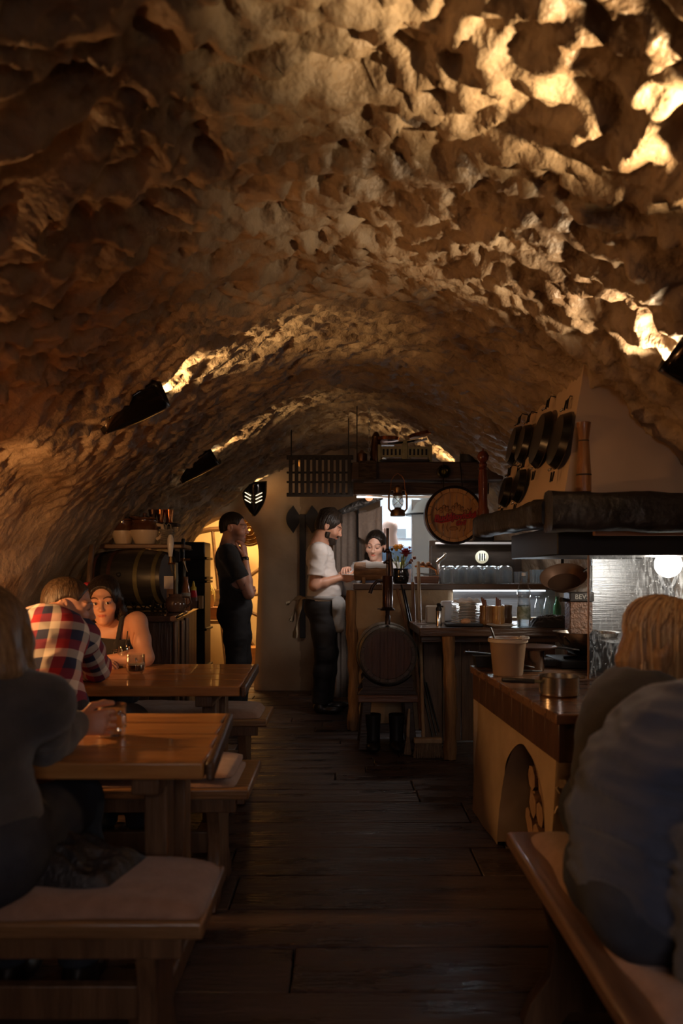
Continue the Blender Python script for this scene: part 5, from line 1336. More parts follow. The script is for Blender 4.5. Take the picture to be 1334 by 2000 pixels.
b = MB(); b.tube([(-0.035, 0, 0.30), (-0.07, 0, 0.30), (-0.105, 0, 0.26), (-0.12, 0, 0.215)], [0.012, 0.012, 0.012, 0.014], 10); b.build('spout', pmx, t)
b = MB(); b.tube([(0, 0, 0.33), (0, 0, 0.66)], 0.010, 10); b.build('rod', pmx, t)
b = MB(); b.tube([(0.028, 0, 0.33), (0.022, 0, 0.42), (0.020, 0, 0.50)], [0.018, 0.014, 0.008], 10); b.build('grip', pmx, t)
for z in (0.505, 0.43):
    b = MB(); b.sphere((0.0, 0, z), 0.018, 10, 8); b.sphere((0.03, 0, z + .01), 0.010, 8, 6); b.sphere((-0.022, 0, z - .005), 0.009, 8, 6); b.build('joint', pmx, t)

# broom, brush and fire tools leaning on the bar
t = thing('broom', 'broom with a pale wooden handle and straw bristles leaning on the bar', 'broom', (0, 0, 0))
pa = P(827, 1446, 5.02); pb = P(817, 1098, 5.80)
pale = wood('broom_handle', (0.30, 0.20, 0.11), (0.42, 0.29, 0.17), 2, rough=0.5)
b = MB(); b.tube([pa, pa.lerp(pb, .5), pb], 0.0125, 10); b.build('handle', pale, t)
hb = P(836, 1446, 5.0); 
b = MB(); b.box((hb.x, hb.y, hb.z), (0.185, 0.05, 0.035)); b.build('head', pale, t, bevel=0.008)
rr = random.Random(31)
strm = mat('straw', (0.30, 0.22, 0.14), (0.20, 0.13, 0.08), rough=0.7, scale=30)
b = MB()
for k in range(150):
    u_ = rr.uniform(-1, 1); v_ = rr.uniform(-1, 1)
    p0 = Vector((hb.x + u_ * 0.085, hb.y + v_ * 0.02, hb.z - 0.015)); p1 = Vector((hb.x + u_ * 0.098 + rr.uniform(-.006, .006), hb.y + v_ * 0.035, 0.004))
    b.tube([p0, p0.lerp(p1, .5) + Vector((rr.uniform(-.003, .003), 0, 0)), p1], 0.0018, 4)
br_ = b.build('bristles', strm, t); br_['kind'] = 'stuff'
t = thing('hand_brush', 'small straw brush standing beside the broom', 'brush', P(797, 1470, 5.08)); t.location.z = 0
b = MB()
for k in range(60):
    a = rr.uniform(0, 6.3); q = rr.uniform(0, 1)
    b.tube([(0.006 * math.cos(a), 0.006 * math.sin(a), 0.14), (0.026 * q * math.cos(a), 0.026 * q * math.sin(a), 0.004)], 0.0018, 4)
o = b.build('bristles', strm, t); o['kind'] = 'stuff'
b = MB(); b.tube([(0, 0, 0.12), (0, 0, 0.17), (0.01, 0.03, 0.30)], [0.010, 0.012, 0.007], 8); b.build('handle', pale, t)
o = MB().tube([P(806, 1138, 5.75), P(812, 1290, 5.45), P(822, 1425, 5.15)], 0.013, 8).build('wooden_staff', wood('staff_wood', (0.13, 0.06, 0.03), (0.22, 0.11, 0.055), 2)); tag(o, 'brown wooden staff leaning on the bar behind the broom', 'staff')
for k, (xa, ya, xb_, yb, lab) in enumerate(((776, 1150, 812, 1300, 'brown handled poker leaning nearest to the pump'), (784, 1142, 845, 1440, 'black iron poker with a looped top leaning on the bar'), (789, 1150, 852, 1436, 'thin black iron rod next to the looped poker'), (797, 1200, 858, 1430, 'shortest thin black iron rod leaning beside the log post'))):
    p0 = P(xa, ya, 5.78); p1 = P(xb_, yb, 5.30 if k else 5.5); p1.z = max(0.01, p1.z)
    o = MB().tube([p0, p0.lerp(p1, .5), p1], 0.011 if k == 0 else 0.007, 7).build('poker', iron if k else MATS['staff_wood']); tag(o, lab, 'fire tool', 'fire tools leaning on the bar')

# ================================================================== left: keg counter with shelf
CB = thing('keg_counter', 'dark brown serving counter under the black keg with a steel-edged top', 'counter', (-1.4, 5.3, 0))
k0 = Vector((-1.4, 5.3, 0)); dkb = wood('counter_dark', (0.05, 0.028, 0.018), (0.10, 0.055, 0.035), 2, rough=0.35)
ZT = 0.95
b = MB(); lo = [(-1.80, 4.5, ZT - .035), (-0.985, 4.5, ZT - .035), (-1.15, 6.25, ZT - .035), (-1.80, 6.25, ZT - .035)]
b.quadbox([rel(k0, p) for p in lo], [rel(k0, (p[0], p[1], ZT)) for p in lo]); b.build('top', mat('counter_top_dark', (0.07, 0.04, 0.028), (0.12, 0.07, 0.048), rough=0.2, scale=4, coat=0.4), CB, bevel=0.006)
for i in range(5):
    x = -1.74 + 0.145 * i
    b = MB(); b.box(rel(k0, (x + .07, 4.62, 0.455)), (0.138, 0.03, 0.91)); b.build('front_board', dkb, CB, bevel=0.004)
for i in range(8):
    u = i / 8; x = -1.035 - 0.15 * u; y = 4.64 + 1.56 * (i + .5) / 8
    b = MB(); b.box(rel(k0, (-1.035 - 0.15 * (i + .5) / 8, y, 0.455)), (0.03, 0.19, 0.91), rot=(0, 0, 0.095)); b.build('side_board', dkb, CB, bevel=0.004)
b = MB(); b.tube([rel(k0, (-0.985, 4.49, ZT - .015)), rel(k0, (-1.15, 6.25, ZT - .015))], 0.018, 10); b.build('rounded_edge', mat('edge_gloss', (0.16, 0.09, 0.06), rough=0.12, coat=1.0), CB)
for x, y in ((-0.985, 4.75), (-1.02, 5.05), (-1.0, 4.62)):
    b = MB(); b.tube([rel(k0, (x, y, 0)), rel(k0, (x, y, ZT - .04))], 0.017, 10); b.build('pipe', mat('pipe_bronze', (0.22, 0.14, 0.09), rough=0.3, metal=0.8), CB)
# black keg lying on the counter, axis slightly turned
YG = 5.25
kc = P(263, 1128, YG)
KG = thing('black_keg', 'black keg with dull yellow hoops lying on the serving counter', 'keg', kc); KG.rotation_euler = (0, 0, -0.18)
r_ = 0.195; Lg = 0.50; kb = mat('keg_black', (0.016, 0.015, 0.014), (0.04, 0.035, 0.03), rough=0.35, scale=3, stretch=(1, 6, 6), coat=0.2)
prof = [(r_ * .80, -Lg / 2 + .02)] + [(r_ * (0.86 + 0.14 * math.sin(PI * v)), -Lg / 2 + Lg * v) for v in np.linspace(0, 1, 13)] + [(r_ * .80, Lg / 2 - .02)]
MB().lathe(prof, 40, M=Matrix.Rotation(PI / 2, 4, 'Y')).build('barrel', kb, KG)
hm = mat('hoop_olive', (0.17, 0.14, 0.06), (0.11, 0.09, 0.04), rough=0.45, metal=0.3, scale=8)
for v in (0.06, 0.30, 0.68, 0.92):
    pr = [(r_ * (0.86 + 0.14 * math.sin(PI * (v + dv))) + .003, -Lg / 2 + Lg * (v + dv)) for dv in (-.028, 0, .028)]
    MB().lathe(pr, 40, M=Matrix.Rotation(PI / 2, 4, 'Y'), cap0=False, cap1=False).build('hoop', hm if v > 0.5 else mat('hoop_wine', (0.06, 0.025, 0.022), rough=0.4), KG)
MB().sphere((-0.02, -r_, 0.02), 0.016, 10, 8).build('bung', blk, KG)
t = thing('keg_cradle', 'black iron cradle under the black keg', 'cradle', (kc.x, YG, ZT))
for sx in (-0.16, 0.16):
    MB().tube([(sx, -0.16, 0.0), (sx, -0.13, 0.06), (sx, 0, kc.z - ZT - r_ - .014), (sx, 0.13, 0.06), (sx, 0.16, 0.0)], 0.012, 8).build('saddle', iron, t)
MB().tube([(-0.25, -0.15, 0.012), (0.25, -0.15, 0.012)], 0.010, 8).build('rail', iron, t)
for k in range(7):
    a = k * 0.9; MB().tube([(-0.2 + .06 * k, -0.17, 0.01), (-0.17 + .06 * k, -0.19, 0.06 + .02 * math.sin(a)), (-0.14 + .06 * k, -0.17, 0.02)], 0.006, 6).build('scroll', iron, t)
# shelf above
SH = thing('wall_shelf', 'brown wooden wall shelf above the black keg carrying pots', 'shelf', (-1.42, 5.35, 1.385))
MB().box((0.0, 0, 0.0), (0.70, 0.26, 0.028)).jitter(0.003, 2).build('board', wood('shelf_wood', (0.10, 0.05, 0.025), (0.20, 0.10, 0.05), 0, rough=0.4), SH, bevel=0.005)
for sx in (-0.26, 0.26):
    MB().box((sx, 0.09, -0.05), (0.03, 0.03, 0.10)).build('bracket', blk, SH)
MB().box((0.1, -0.10, -0.03), (0.035, 0.02, 0.035)).build('price_tag', mat('tag_wood', (0.42, 0.25, 0.11), rough=0.6), SH)
zsf = 1.40
cream_c = mat('cream_glaze', (0.62, 0.48, 0.33), rough=0.25, coat=0.4); choc_c = mat('choc_glaze', (0.085, 0.032, 0.014), rough=0.12, coat=0.8)
def bean_pot(px, y, r, h, label, handle):
    t = thing('ceramic_pot', label, 'pot', (P(px, 0, y).x, y, zsf))
    pr = [(r * .62, 0), (r * .70, .006), (r * .98, h * .45), (r * 1.0, h * .58)]
    MB().lathe(pr, 28, cap1=False).build('cream_body', cream_c, t)
    MB().lathe([(r * 1.002, h * .57), (r * .97, h * .72), (r * .86, h * .86), (r * .90, h * .93), (r * .90, h * .98), (r * .80, h)], 28, cap0=False).build('brown_collar', choc_c, t)
    MB().lathe([(r * .86, h), (r * .84, h + .012), (r * .3, h + .022), (r * .12, h + .03), (r * .16, h + .045), (.004, h + .05)], 24).build('lid', choc_c, t)
    if handle:
        MB().tube([(r * .86, -.01, h * .80), (r * 1.28, -.02, h * .76), (r * 1.36, -.02, h * .52), (r * 1.1, -.015, h * .28), (r * .86, -.01, h * .22)], 0.013, 10).build('handle', cream_c, t)
    return t
bean_pot(241, 5.33, 0.080, 0.165, 'brown and cream ceramic pot without handle on the shelf', False)
bean_pot(283, 5.30, 0.098, 0.17, 'larger brown and cream ceramic pot with a handle on the shelf', True)
bean_pot(262, 5.42, 0.055, 0.19, 'brown lidded ceramic pot standing behind the two cream pots', False)
# wicker basket
t = thing('wicker_basket', 'small grey wicker basket with two loop handles on the shelf', 'basket', (P(326, 0, 5.3).x, 5.30, zsf))
wk = mat('grey_wicker', (0.26, 0.22, 0.17), (0.16, 0.13, 0.10), rough=0.7, scale=30)
for k in range(8):
    MB().tube([((0.038 + 0.0015 * k) * math.cos(a), (0.038 + .0015 * k) * math.sin(a), 0.008 + 0.0125 * k) for a in np.linspace(0, 2 * PI, 17)], 0.0055, 6, caps=False).build('weave_ring', wk, t)
for k in range(12):
    a = 2 * PI * k / 12; MB().tube([(0.036 * math.cos(a), 0.036 * math.sin(a), 0), (0.050 * math.cos(a), 0.050 * math.sin(a), 0.105)], 0.003, 5).build('stake', wk, t)
for sx in (-1, 1):
    MB().tube([(sx * .035, -0.02, 0.10), (sx * .03, -0.02, 0.135), (sx * .015, -.02, 0.145), (sx * .004, -.02, 0.13), (sx * .002, -0.02, 0.10)], 0.004, 6).build('loop', wk, t)
# copper cups on an upper bracket shelf
t = thing('wall_shelf', 'small dark wall shelf with copper cups above the pots', 'shelf', (P(318, 0, 5.55).x, 5.58, 1.565))
MB().box((0, 0, -0.012), (0.22, 0.12, 0.022)).build('board', blk, t, bevel=0.003)
MB().box((-0.05, 0.05, -0.06), (0.02, 0.02, 0.09)).build('bracket', blk, t)
for k, (px, lab) in enumerate(((298, 'dark copper cup on the small upper shelf next to the vault'), (313, 'flared copper cup in the middle of the small upper shelf'), (330, 'flared copper cup at the doorway end of the small upper shelf'))):
    b = MB(); b.lathe([(0.026, 0), (0.022, 0.02), (0.026, 0.05), (0.034, 0.095), (0.031, 0.095), (0.022, 0.05)], 20); o = b.build('copper_cup', copper if k else MATS['dark_copper']); o.location = (P(px, 0, 5.55).x, 5.56, 1.566); tag(o, lab, 'cup', 'copper cups on the upper shelf')
# taps
t = thing('beer_tap', 'beer tap with a white ceramic handle in front of the keg', 'tap', (P(333, 0, 5.0).x, 5.0, ZT))
b = MB(); b.tube([(0.03, 0.02, 0), (0.03, 0.02, 0.32)], 0.016, 12); b.build('column', mat('olive_column', (0.10, 0.085, 0.05), rough=0.35, metal=0.5), t)
b = MB(); b.lathe([(0.012, 0.36), (0.016, 0.39), (0.022, 0.44), (0.021, 0.475), (0.012, 0.50), (0.003, 0.505)], 16); b.build('handle', mat('white_ceramic', (0.68, 0.64, 0.58), rough=0.2, coat=0.6), t)
b = MB(); b.tube([(0, 0, 0.36), (0, 0, 0.32)], [0.008, 0.012], 10); b.tube([(-0.015, 0, 0.315), (0.03, 0, 0.315)], 0.008, 8); b.build('faucet', mat('tap_brass', (0.62, 0.36, 0.14), rough=0.22, metal=1), t)
b = MB(); b.tube([(0.0, 0, 0.31), (0.008, 0, 0.27), (0.014, 0, 0.24)], [0.007, 0.006, 0.004], 8); b.build('nozzle', chrome, t)
t = thing('beer_tap', 'beer tap with a black handle and brass crossbar behind the sauce bottles', 'tap', (P(358, 0, 5.5).x, 5.5, ZT))
b = MB(); b.tube([(0, 0.02, 0), (0, 0.02, 0.34)], 0.014, 12); b.build('column', MATS['olive_column'], t)
b = MB(); b.lathe([(0.010, 0.36), (0.013, 0.45), (0.015, 0.49), (0.010, 0.50)], 14); b.build('handle', MATS['black_handle'], t)
b = MB(); b.tube([(-0.06, 0, 0.345), (0.05, 0, 0.35)], 0.008, 8); b.tube([(0, 0, 0.34), (0, 0, 0.37)], 0.010, 8); b.build('crossbar', MATS['tap_brass'], t)
b = MB(); b.tube([(0.0, 0, 0.34), (0.014, 0, 0.30), (0.028, 0, 0.26)], [0.007, 0.006, 0.004], 8); b.build('nozzle', chrome, t)
# jug, note, bottles
t = thing('brown_jug', 'round brown glazed jug at the corner of the serving counter', 'jug', (P(343, 0, 4.95).x, 4.95, ZT))
gz = mat('jug_glaze', (0.10, 0.055, 0.035), (0.16, 0.09, 0.06), rough=0.15, coat=0.8, scale=4)
b = MB(); b.lathe([(0.045, 0), (0.055, 0.006), (0.068, 0.045), (0.062, 0.085), (0.042, 0.105), (0.044, 0.118), (0.038, 0.116)], 28); b.build('body', gz, t)
b = MB(); b.tube([(0.05, 0, 0.10), (0.09, 0, 0.095), (0.10, 0, 0.06), (0.065, 0, 0.03)], 0.008, 8); b.build('handle', gz, t)
t = thing('paper_note', 'white paper note on a wooden clip behind the jug', 'note', (P(331, 0, 4.98).x - 0.012, 5.06, ZT))
MB().box((0, 0, 0.19), (0.085, 0.002, 0.085)).build('sheet', mat('note_paper', (0.62, 0.56, 0.52), rough=0.8), t)
MB().box((0, 0.01, 0.07), (0.05, 0.02, 0.16)).build('stand', mat('note_wood', (0.30, 0.16, 0.07), rough=0.5), t)
t = thing('sauce_bottle', 'amber sauce bottle with a pale label behind the jug', 'bottle', (P(363, 0, 5.2).x, 5.2, ZT))
MB().lathe([(0.030, 0), (0.031, 0.10), (0.029, 0.13), (0.016, 0.19), (0.014, 0.215)], 18).build('glass', mat('amber_bottle', (0.26, 0.09, 0.03), rough=0.12, coat=0.6), t)
MB().lathe([(0.0316, 0.09), (0.0312, 0.12)], 18, cap0=False, cap1=False).build('label_band', mat('label_grey', (0.36, 0.33, 0.27), rough=0.6), t)
MB().lathe([(0.0155, 0.205), (0.0155, 0.225), (0.012, 0.228)], 14).build('cap', mat('cap_brown', (0.3, 0.14, 0.06), rough=0.5), t)
t = thing('ketchup_bottle', 'red squeeze bottle with a yellow nozzle on the serving counter', 'bottle', (P(378, 0, 5.55).x, 5.55, ZT))
MB().lathe([(0.030, 0), (0.031, 0.075), (0.030, 0.078)], 18).build('base', mat('bottle_brown', (0.14, 0.07, 0.05), rough=0.4), t)
MB().lathe([(0.030, 0.078), (0.022, 0.125), (0.020, 0.128)], 18).build('body', mat('ketchup_red', (0.42, 0.012, 0.02), rough=0.3), t)
MB().lathe([(0.021, 0.128), (0.021, 0.150), (0.013, 0.155), (0.010, 0.172), (0.004, 0.195)], 16).build('nozzle', mat('nozzle_yellow', (0.62, 0.42, 0.03), rough=0.4), t)
t = thing('napkin_box', 'small wooden box holding the squeeze bottle on the serving counter', 'box', (P(383, 0, 5.5).x, 5.5, ZT))
for k in range(3):
    MB().box((0.025 + .012 * k, -0.03, 0.045), (0.010, 0.06, 0.09)).build('slat', mat('box_wood', (0.28, 0.16, 0.07), rough=0.5), t)
MB().box((-0.01, -0.055, 0.028), (0.075, 0.01, 0.055)).build('front', mat('box_front', (0.12, 0.065, 0.04), rough=0.4), t)
# black stove column behind
t = thing('stove', 'tall black iron stove with rimmed lids beside the arched doorway', 'stove', (P(372, 0, 6.7).x, 6.72, 0))
w_ = 66 * 6.7 / 1500
MB().box((0, 0, 0.735), (w_, 0.30, 1.47)).build('body', mat('stove_black', (0.014, 0.013, 0.013), rough=0.35, metal=0.4), t, bevel=0.01)
for z in (1.33, 1.16, 1.13, 0.72, 0.40):
    MB().box((0.005, -0.01, z), (w_ + 0.03, 0.32, 0.022)).build('rim', MATS['stove_black'], t, bevel=0.006)
MB().tube([(-0.02, -0.16, 1.40), (-0.02, -0.19, 1.40), (0.05, -0.19, 1.40), (0.05, -0.16, 1.40)], 0.008, 8).build('door_handle', chrome, t)
o = MB().tube([P(180, 1065, 5.0), P(176, 1110, 4.95), P(172, 1180, 4.9)], [0.016, 0.02, 0.02], 9).jitter(.002, 4).build('carved_stick', wood('stick_wood', (0.07, 0.04, 0.025), (0.16, 0.09, 0.05), 2)); tag(o, 'dark carved stick leaning on the vault beside the black keg', 'stick')

# ================================================================== the room beyond the doorway
WH = thing('wagon_wheel', 'large dark wooden wagon wheel leaning on the wall beyond the arch', 'wheel', (-1.52, 9.55, 0.893))
whm = wood('wheel_wood', (0.07, 0.035, 0.015), (0.16, 0.085, 0.04), 0, rough=0.5)
MB().tube([(0.86 * math.cos(a), 0, 0.86 * math.sin(a)) for a in np.linspace(0, 2 * PI, 49)], 0.032, 8, caps=False).build('rim', whm, WH)
for k in range(12):
    a = 2 * PI * k / 12 + 0.1; MB().tube([(0.08 * math.cos(a), 0, 0.08 * math.sin(a)), (0.85 * math.cos(a), 0, 0.85 * math.sin(a))], 0.022, 8).build('spoke', whm, WH)
MB().lathe([(0.10, -0.08), (0.12, 0), (0.10, 0.08)], 20, M=Matrix.Rotation(PI / 2, 4, 'X')).build('hub', whm, WH)
t = thing('side_table', 'small wooden table with a plant beyond the arch', 'table', (-1.45, 8.75, 0))
MB().box((0, 0, 0.66), (0.62, 0.5, 0.04)).build('top', wood('side_top', (0.28, 0.17, 0.07), (0.42, 0.27, 0.12), 0), t, bevel=0.004)
for sx in (-1, 1):
    for sy in (-1, 1): MB().box((sx * .26, sy * .2, 0.32), (0.05, 0.05, 0.64)).build('leg', leg_wood, t)
o = MB().box((0, 0, 0.07), (0.26, 0.22, 0.14)).build('wooden_crate', wood('crate_wood', (0.22, 0.09, 0.04), (0.34, 0.16, 0.07), 0), bevel=0.005); o.location = (-1.50, 8.72, 0.681); tag(o, 'reddish wooden crate on the side table under the potted plant', 'crate')
t = thing('potted_plant', 'clay pot with drooping pale leaves beyond the arch', 'plant', (-1.52, 8.70, 0.822))
MB().lathe([(0.06, 0), (0.075, 0.02), (0.085, 0.13), (0.09, 0.14), (0.08, 0.135)], 20).build('pot', mat('clay_pot', (0.36, 0.22, 0.09), rough=0.6), t)
rr = random.Random(8)
for k in range(14):
    a = rr.uniform(0, 6.28); sp_ = rr.uniform(.04, .11); h_ = rr.uniform(.04, .14)
    MB().tube([(0.02 * math.cos(a), .02 * math.sin(a), .12), (sp_ * .6 * math.cos(a), sp_ * .6 * math.sin(a), .14 + h_), (sp_ * math.cos(a), sp_ * math.sin(a), .13 + h_ * .6), (sp_ * 1.2 * math.cos(a), sp_ * 1.2 * math.sin(a), .06)], [.005, .011, .011, .002], 6, flat=.3).build('leaf', mat('pale_leaf', (0.42, 0.34, 0.12), (0.55, 0.46, 0.2), rough=0.5, scale=10), t)
t = thing('woven_wall_disc', 'round golden woven disc on the wall beyond the arch', 'wall ornament', P(487, 1035, 8.35))
for k in range(7):
    MB().tube([((0.025 + .024 * k) * math.cos(a), -0.01 * (k % 2), (0.025 + .024 * k) * math.sin(a)) for a in np.linspace(0, 2 * PI, 29)], 0.013, 6, caps=False).build('coil', mat('gold_straw', (0.55, 0.30, 0.06), (0.38, 0.20, 0.04), rough=0.5, scale=60, bump=0.5), t)
o = MB().box((0, 0, 0), (0.24, 0.02, 0.17)).build('picture_frame', mat('frame_brown', (0.22, 0.12, 0.05), rough=0.5)); o.location = (-2.0, 9.87, 1.75); tag(o, 'small brown picture frame on the wall beyond the arch', 'picture')
o = MB().box((0, 0, 0.16), (0.4, 0.3, 0.32)).jitter(0.004, 7).build('firewood_box', wood('fire_box', (0.26, 0.11, 0.035), (0.42, 0.2, 0.07), 0)); o.location = (-1.0, 9.2, 0.001); tag(o, 'orange-brown wooden chest on the floor beyond the arch', 'chest')

# ================================================================== kitchen beyond the hatch
t = thing('extractor_hood', 'curved white extractor cover hanging in the kitchen', 'extractor', P(836, 990, 8.4))
b = MB(); b.lathe([(0.24, -0.09), (0.245, -0.075), (0.20, 0.03), (0.10, 0.12)], 36, sx=1.0, sy=0.8); b.build('dome', mat('white_painted', (0.66, 0.68, 0.66), rough=0.4), t)
b = MB(); b.lathe([(0.245, -0.095), (0.25, -0.085), (0.245, -0.075)], 36, sy=0.8, cap0=False, cap1=False); b.build('rim', MATS['black_sheet'], t)
o = MB().box((0, 0, 0.10), (0.30, 0.03, 2.0)).build('fridge_door', mat('fridge_white', (0.72, 0.75, 0.78), (0.62, 0.68, 0.74), rough=0.3, scale=2), bevel=0.01); o.location = (P(832, 0, 8.3).x, 8.3, 0.90); tag(o, 'tall white cupboard side standing in the kitchen hatch', 'cupboard')
MB().box((-0.15, 0, 0.10), (0.015, 0.034, 2.0)).build('edge', MATS['pale_steel'], o)
t = thing('kitchen_shelf', 'steel kitchen shelf with pots and cartons seen through the hatch', 'shelf', (P(785, 0, 9.2).x + .05, 9.3, 1.05))
for z in (0.0, 0.28, 0.56):
    MB().box((0, 0, z), (0.75, 0.25, 0.02)).build('board', MATS['pale_steel'], t)
for sx in (-.36, .36): MB().box((sx, 0, -0.225), (0.03, 0.03, 1.65)).build('post', MATS['pale_steel'], t)
for k, (x, z, w_, h_, c_) in enumerate(((-.25, .01, .14, .20, (0.55, 0.55, 0.55)), (-.05, .01, .12, .16, (0.10, 0.16, 0.22)), (.12, .01, .12, .22, (0.12, 0.12, 0.13)), (-.2, .29, .2, .14, (0.08, 0.14, 0.2)), (.08, .29, .16, .18, (0.6, 0.62, 0.62)), (-.1, .57, .2, .12, (0.3, 0.32, 0.33)))):
    o = MB().box((0, 0, h_ / 2), (w_, 0.16, h_)).build('carton', mat('carton_%d' % k, c_, rough=0.4), bevel=0.006); o.location = (t.location.x + x, 9.28, 1.05 + z + 0.001)
    tag(o, ('pale grey carton on the lowest kitchen shelf', 'narrow blue carton on the lowest kitchen shelf', 'black carton on the lowest kitchen shelf', 'wide dark blue carton on the middle kitchen shelf', 'white carton on the middle kitchen shelf', 'grey carton on the top kitchen shelf')[k], 'carton')
b = MB(); b.lathe([(0.05, 0), (0.09, 0.06), (0.095, 0.07), (0.08, 0.065)], 24); o = b.build('steel_bowl', mat('dark_bowl', (0.12, 0.13, 0.14), rough=0.25, metal=1)); o.location = P(815, 1045, 8.9); o.location.z = 1.341; o.location.x = t.location.x + .27; o.location.y = 9.25; tag(o, 'dark steel bowl on the middle kitchen shelf', 'bowl')

# drinks on the tables
def beer_mug(loc, label, r, h, fill, rz, jar=False, straw=False):
    t = thing('beer_mug', label, 'mug', loc, rz)
    if jar: pr = [(r * .8, 0), (r, .008), (r, h * .72), (r * .84, h * .82), (r * .84, h), (r * .78, h), (r * .78, h * .82), (r * .92, h * .70), (r * .92, .014)]
    else: pr = [(r * .72, 0), (r * .95, .012), (r * 1.05, h * .35), (r, h * .7), (r, h), (r * .94, h), (r * .94, h * .7), (r * .98, h * .35), (r * .88, .016)]
    MB().lathe(pr, 26).build('glass', thin, t)
    if fill: MB().lathe([(r * .68, 0.012), (r * .92, .018), (r * .965, h * .35), (r * .93, h * fill)], 24).build('beer', mat('dark_beer', (0.14, 0.040, 0.012), rough=0.05, trans=0.55, ior=1.33), t)
    if fill: MB().lathe([(r * .93, h * fill), (r * .93, h * fill + .004)], 24).build('foam', mat('beer_foam', (0.62, 0.48, 0.32), rough=0.7), t)
    MB().tube([(-r * .9, 0, h * .80), (-r * 1.55, 0, h * .78), (-r * 1.65, 0, h * .5), (-r * 1.4, 0, h * .28), (-r * .95, 0, h * .25)], 0.006, 8).build('handle', glass, t)
    if straw: MB().tube([(0.0, 0.0, 0.02), (0.02, -.005, h * 1.75)], 0.003, 6).build('straw', MATS['black_handle'], t)
    return t
zt2 = 0.7215
tp = lambda px, py: sp(px, py, 0.72)
q = tp(242, 1303); beer_mug((q.x, q.y, zt2), 'jar-shaped glass mug with a black straw in front of the woman', 0.036, 0.105, 0.25, 0.1, jar=True, straw=True)
q = tp(265, 1316); beer_mug((q.x, q.y, zt2), 'rounded glass mug with dark beer beside the jar mug', 0.043, 0.092, 0.45, 1.9)

# tea light on the couple's table
t = thing('tea_light', 'tea light burning in a small glass on the table between the couple', 'candle', (-1.33, 3.72, zt2))
MB().lathe([(0.030, 0), (0.034, 0.003), (0.036, 0.06), (0.033, 0.06), (0.030, 0.006)], 20).build('holder', thin, t)
MB().lathe([(0.019, 0.007), (0.019, 0.022)], 16).build('wax', MATS['candle_wax'], t)
MB().lathe([(0.001, 0.024), (0.006, 0.034), (0.004, 0.046), (0.001, 0.058)], 10).build('flame', MATS['candle_flame'], t)
add_light('POINT', 1.1, (1.0, 0.36, 0.09), (-1.33, 3.72, zt2 + 0.075), size=0.02, name='tea_light_glow')
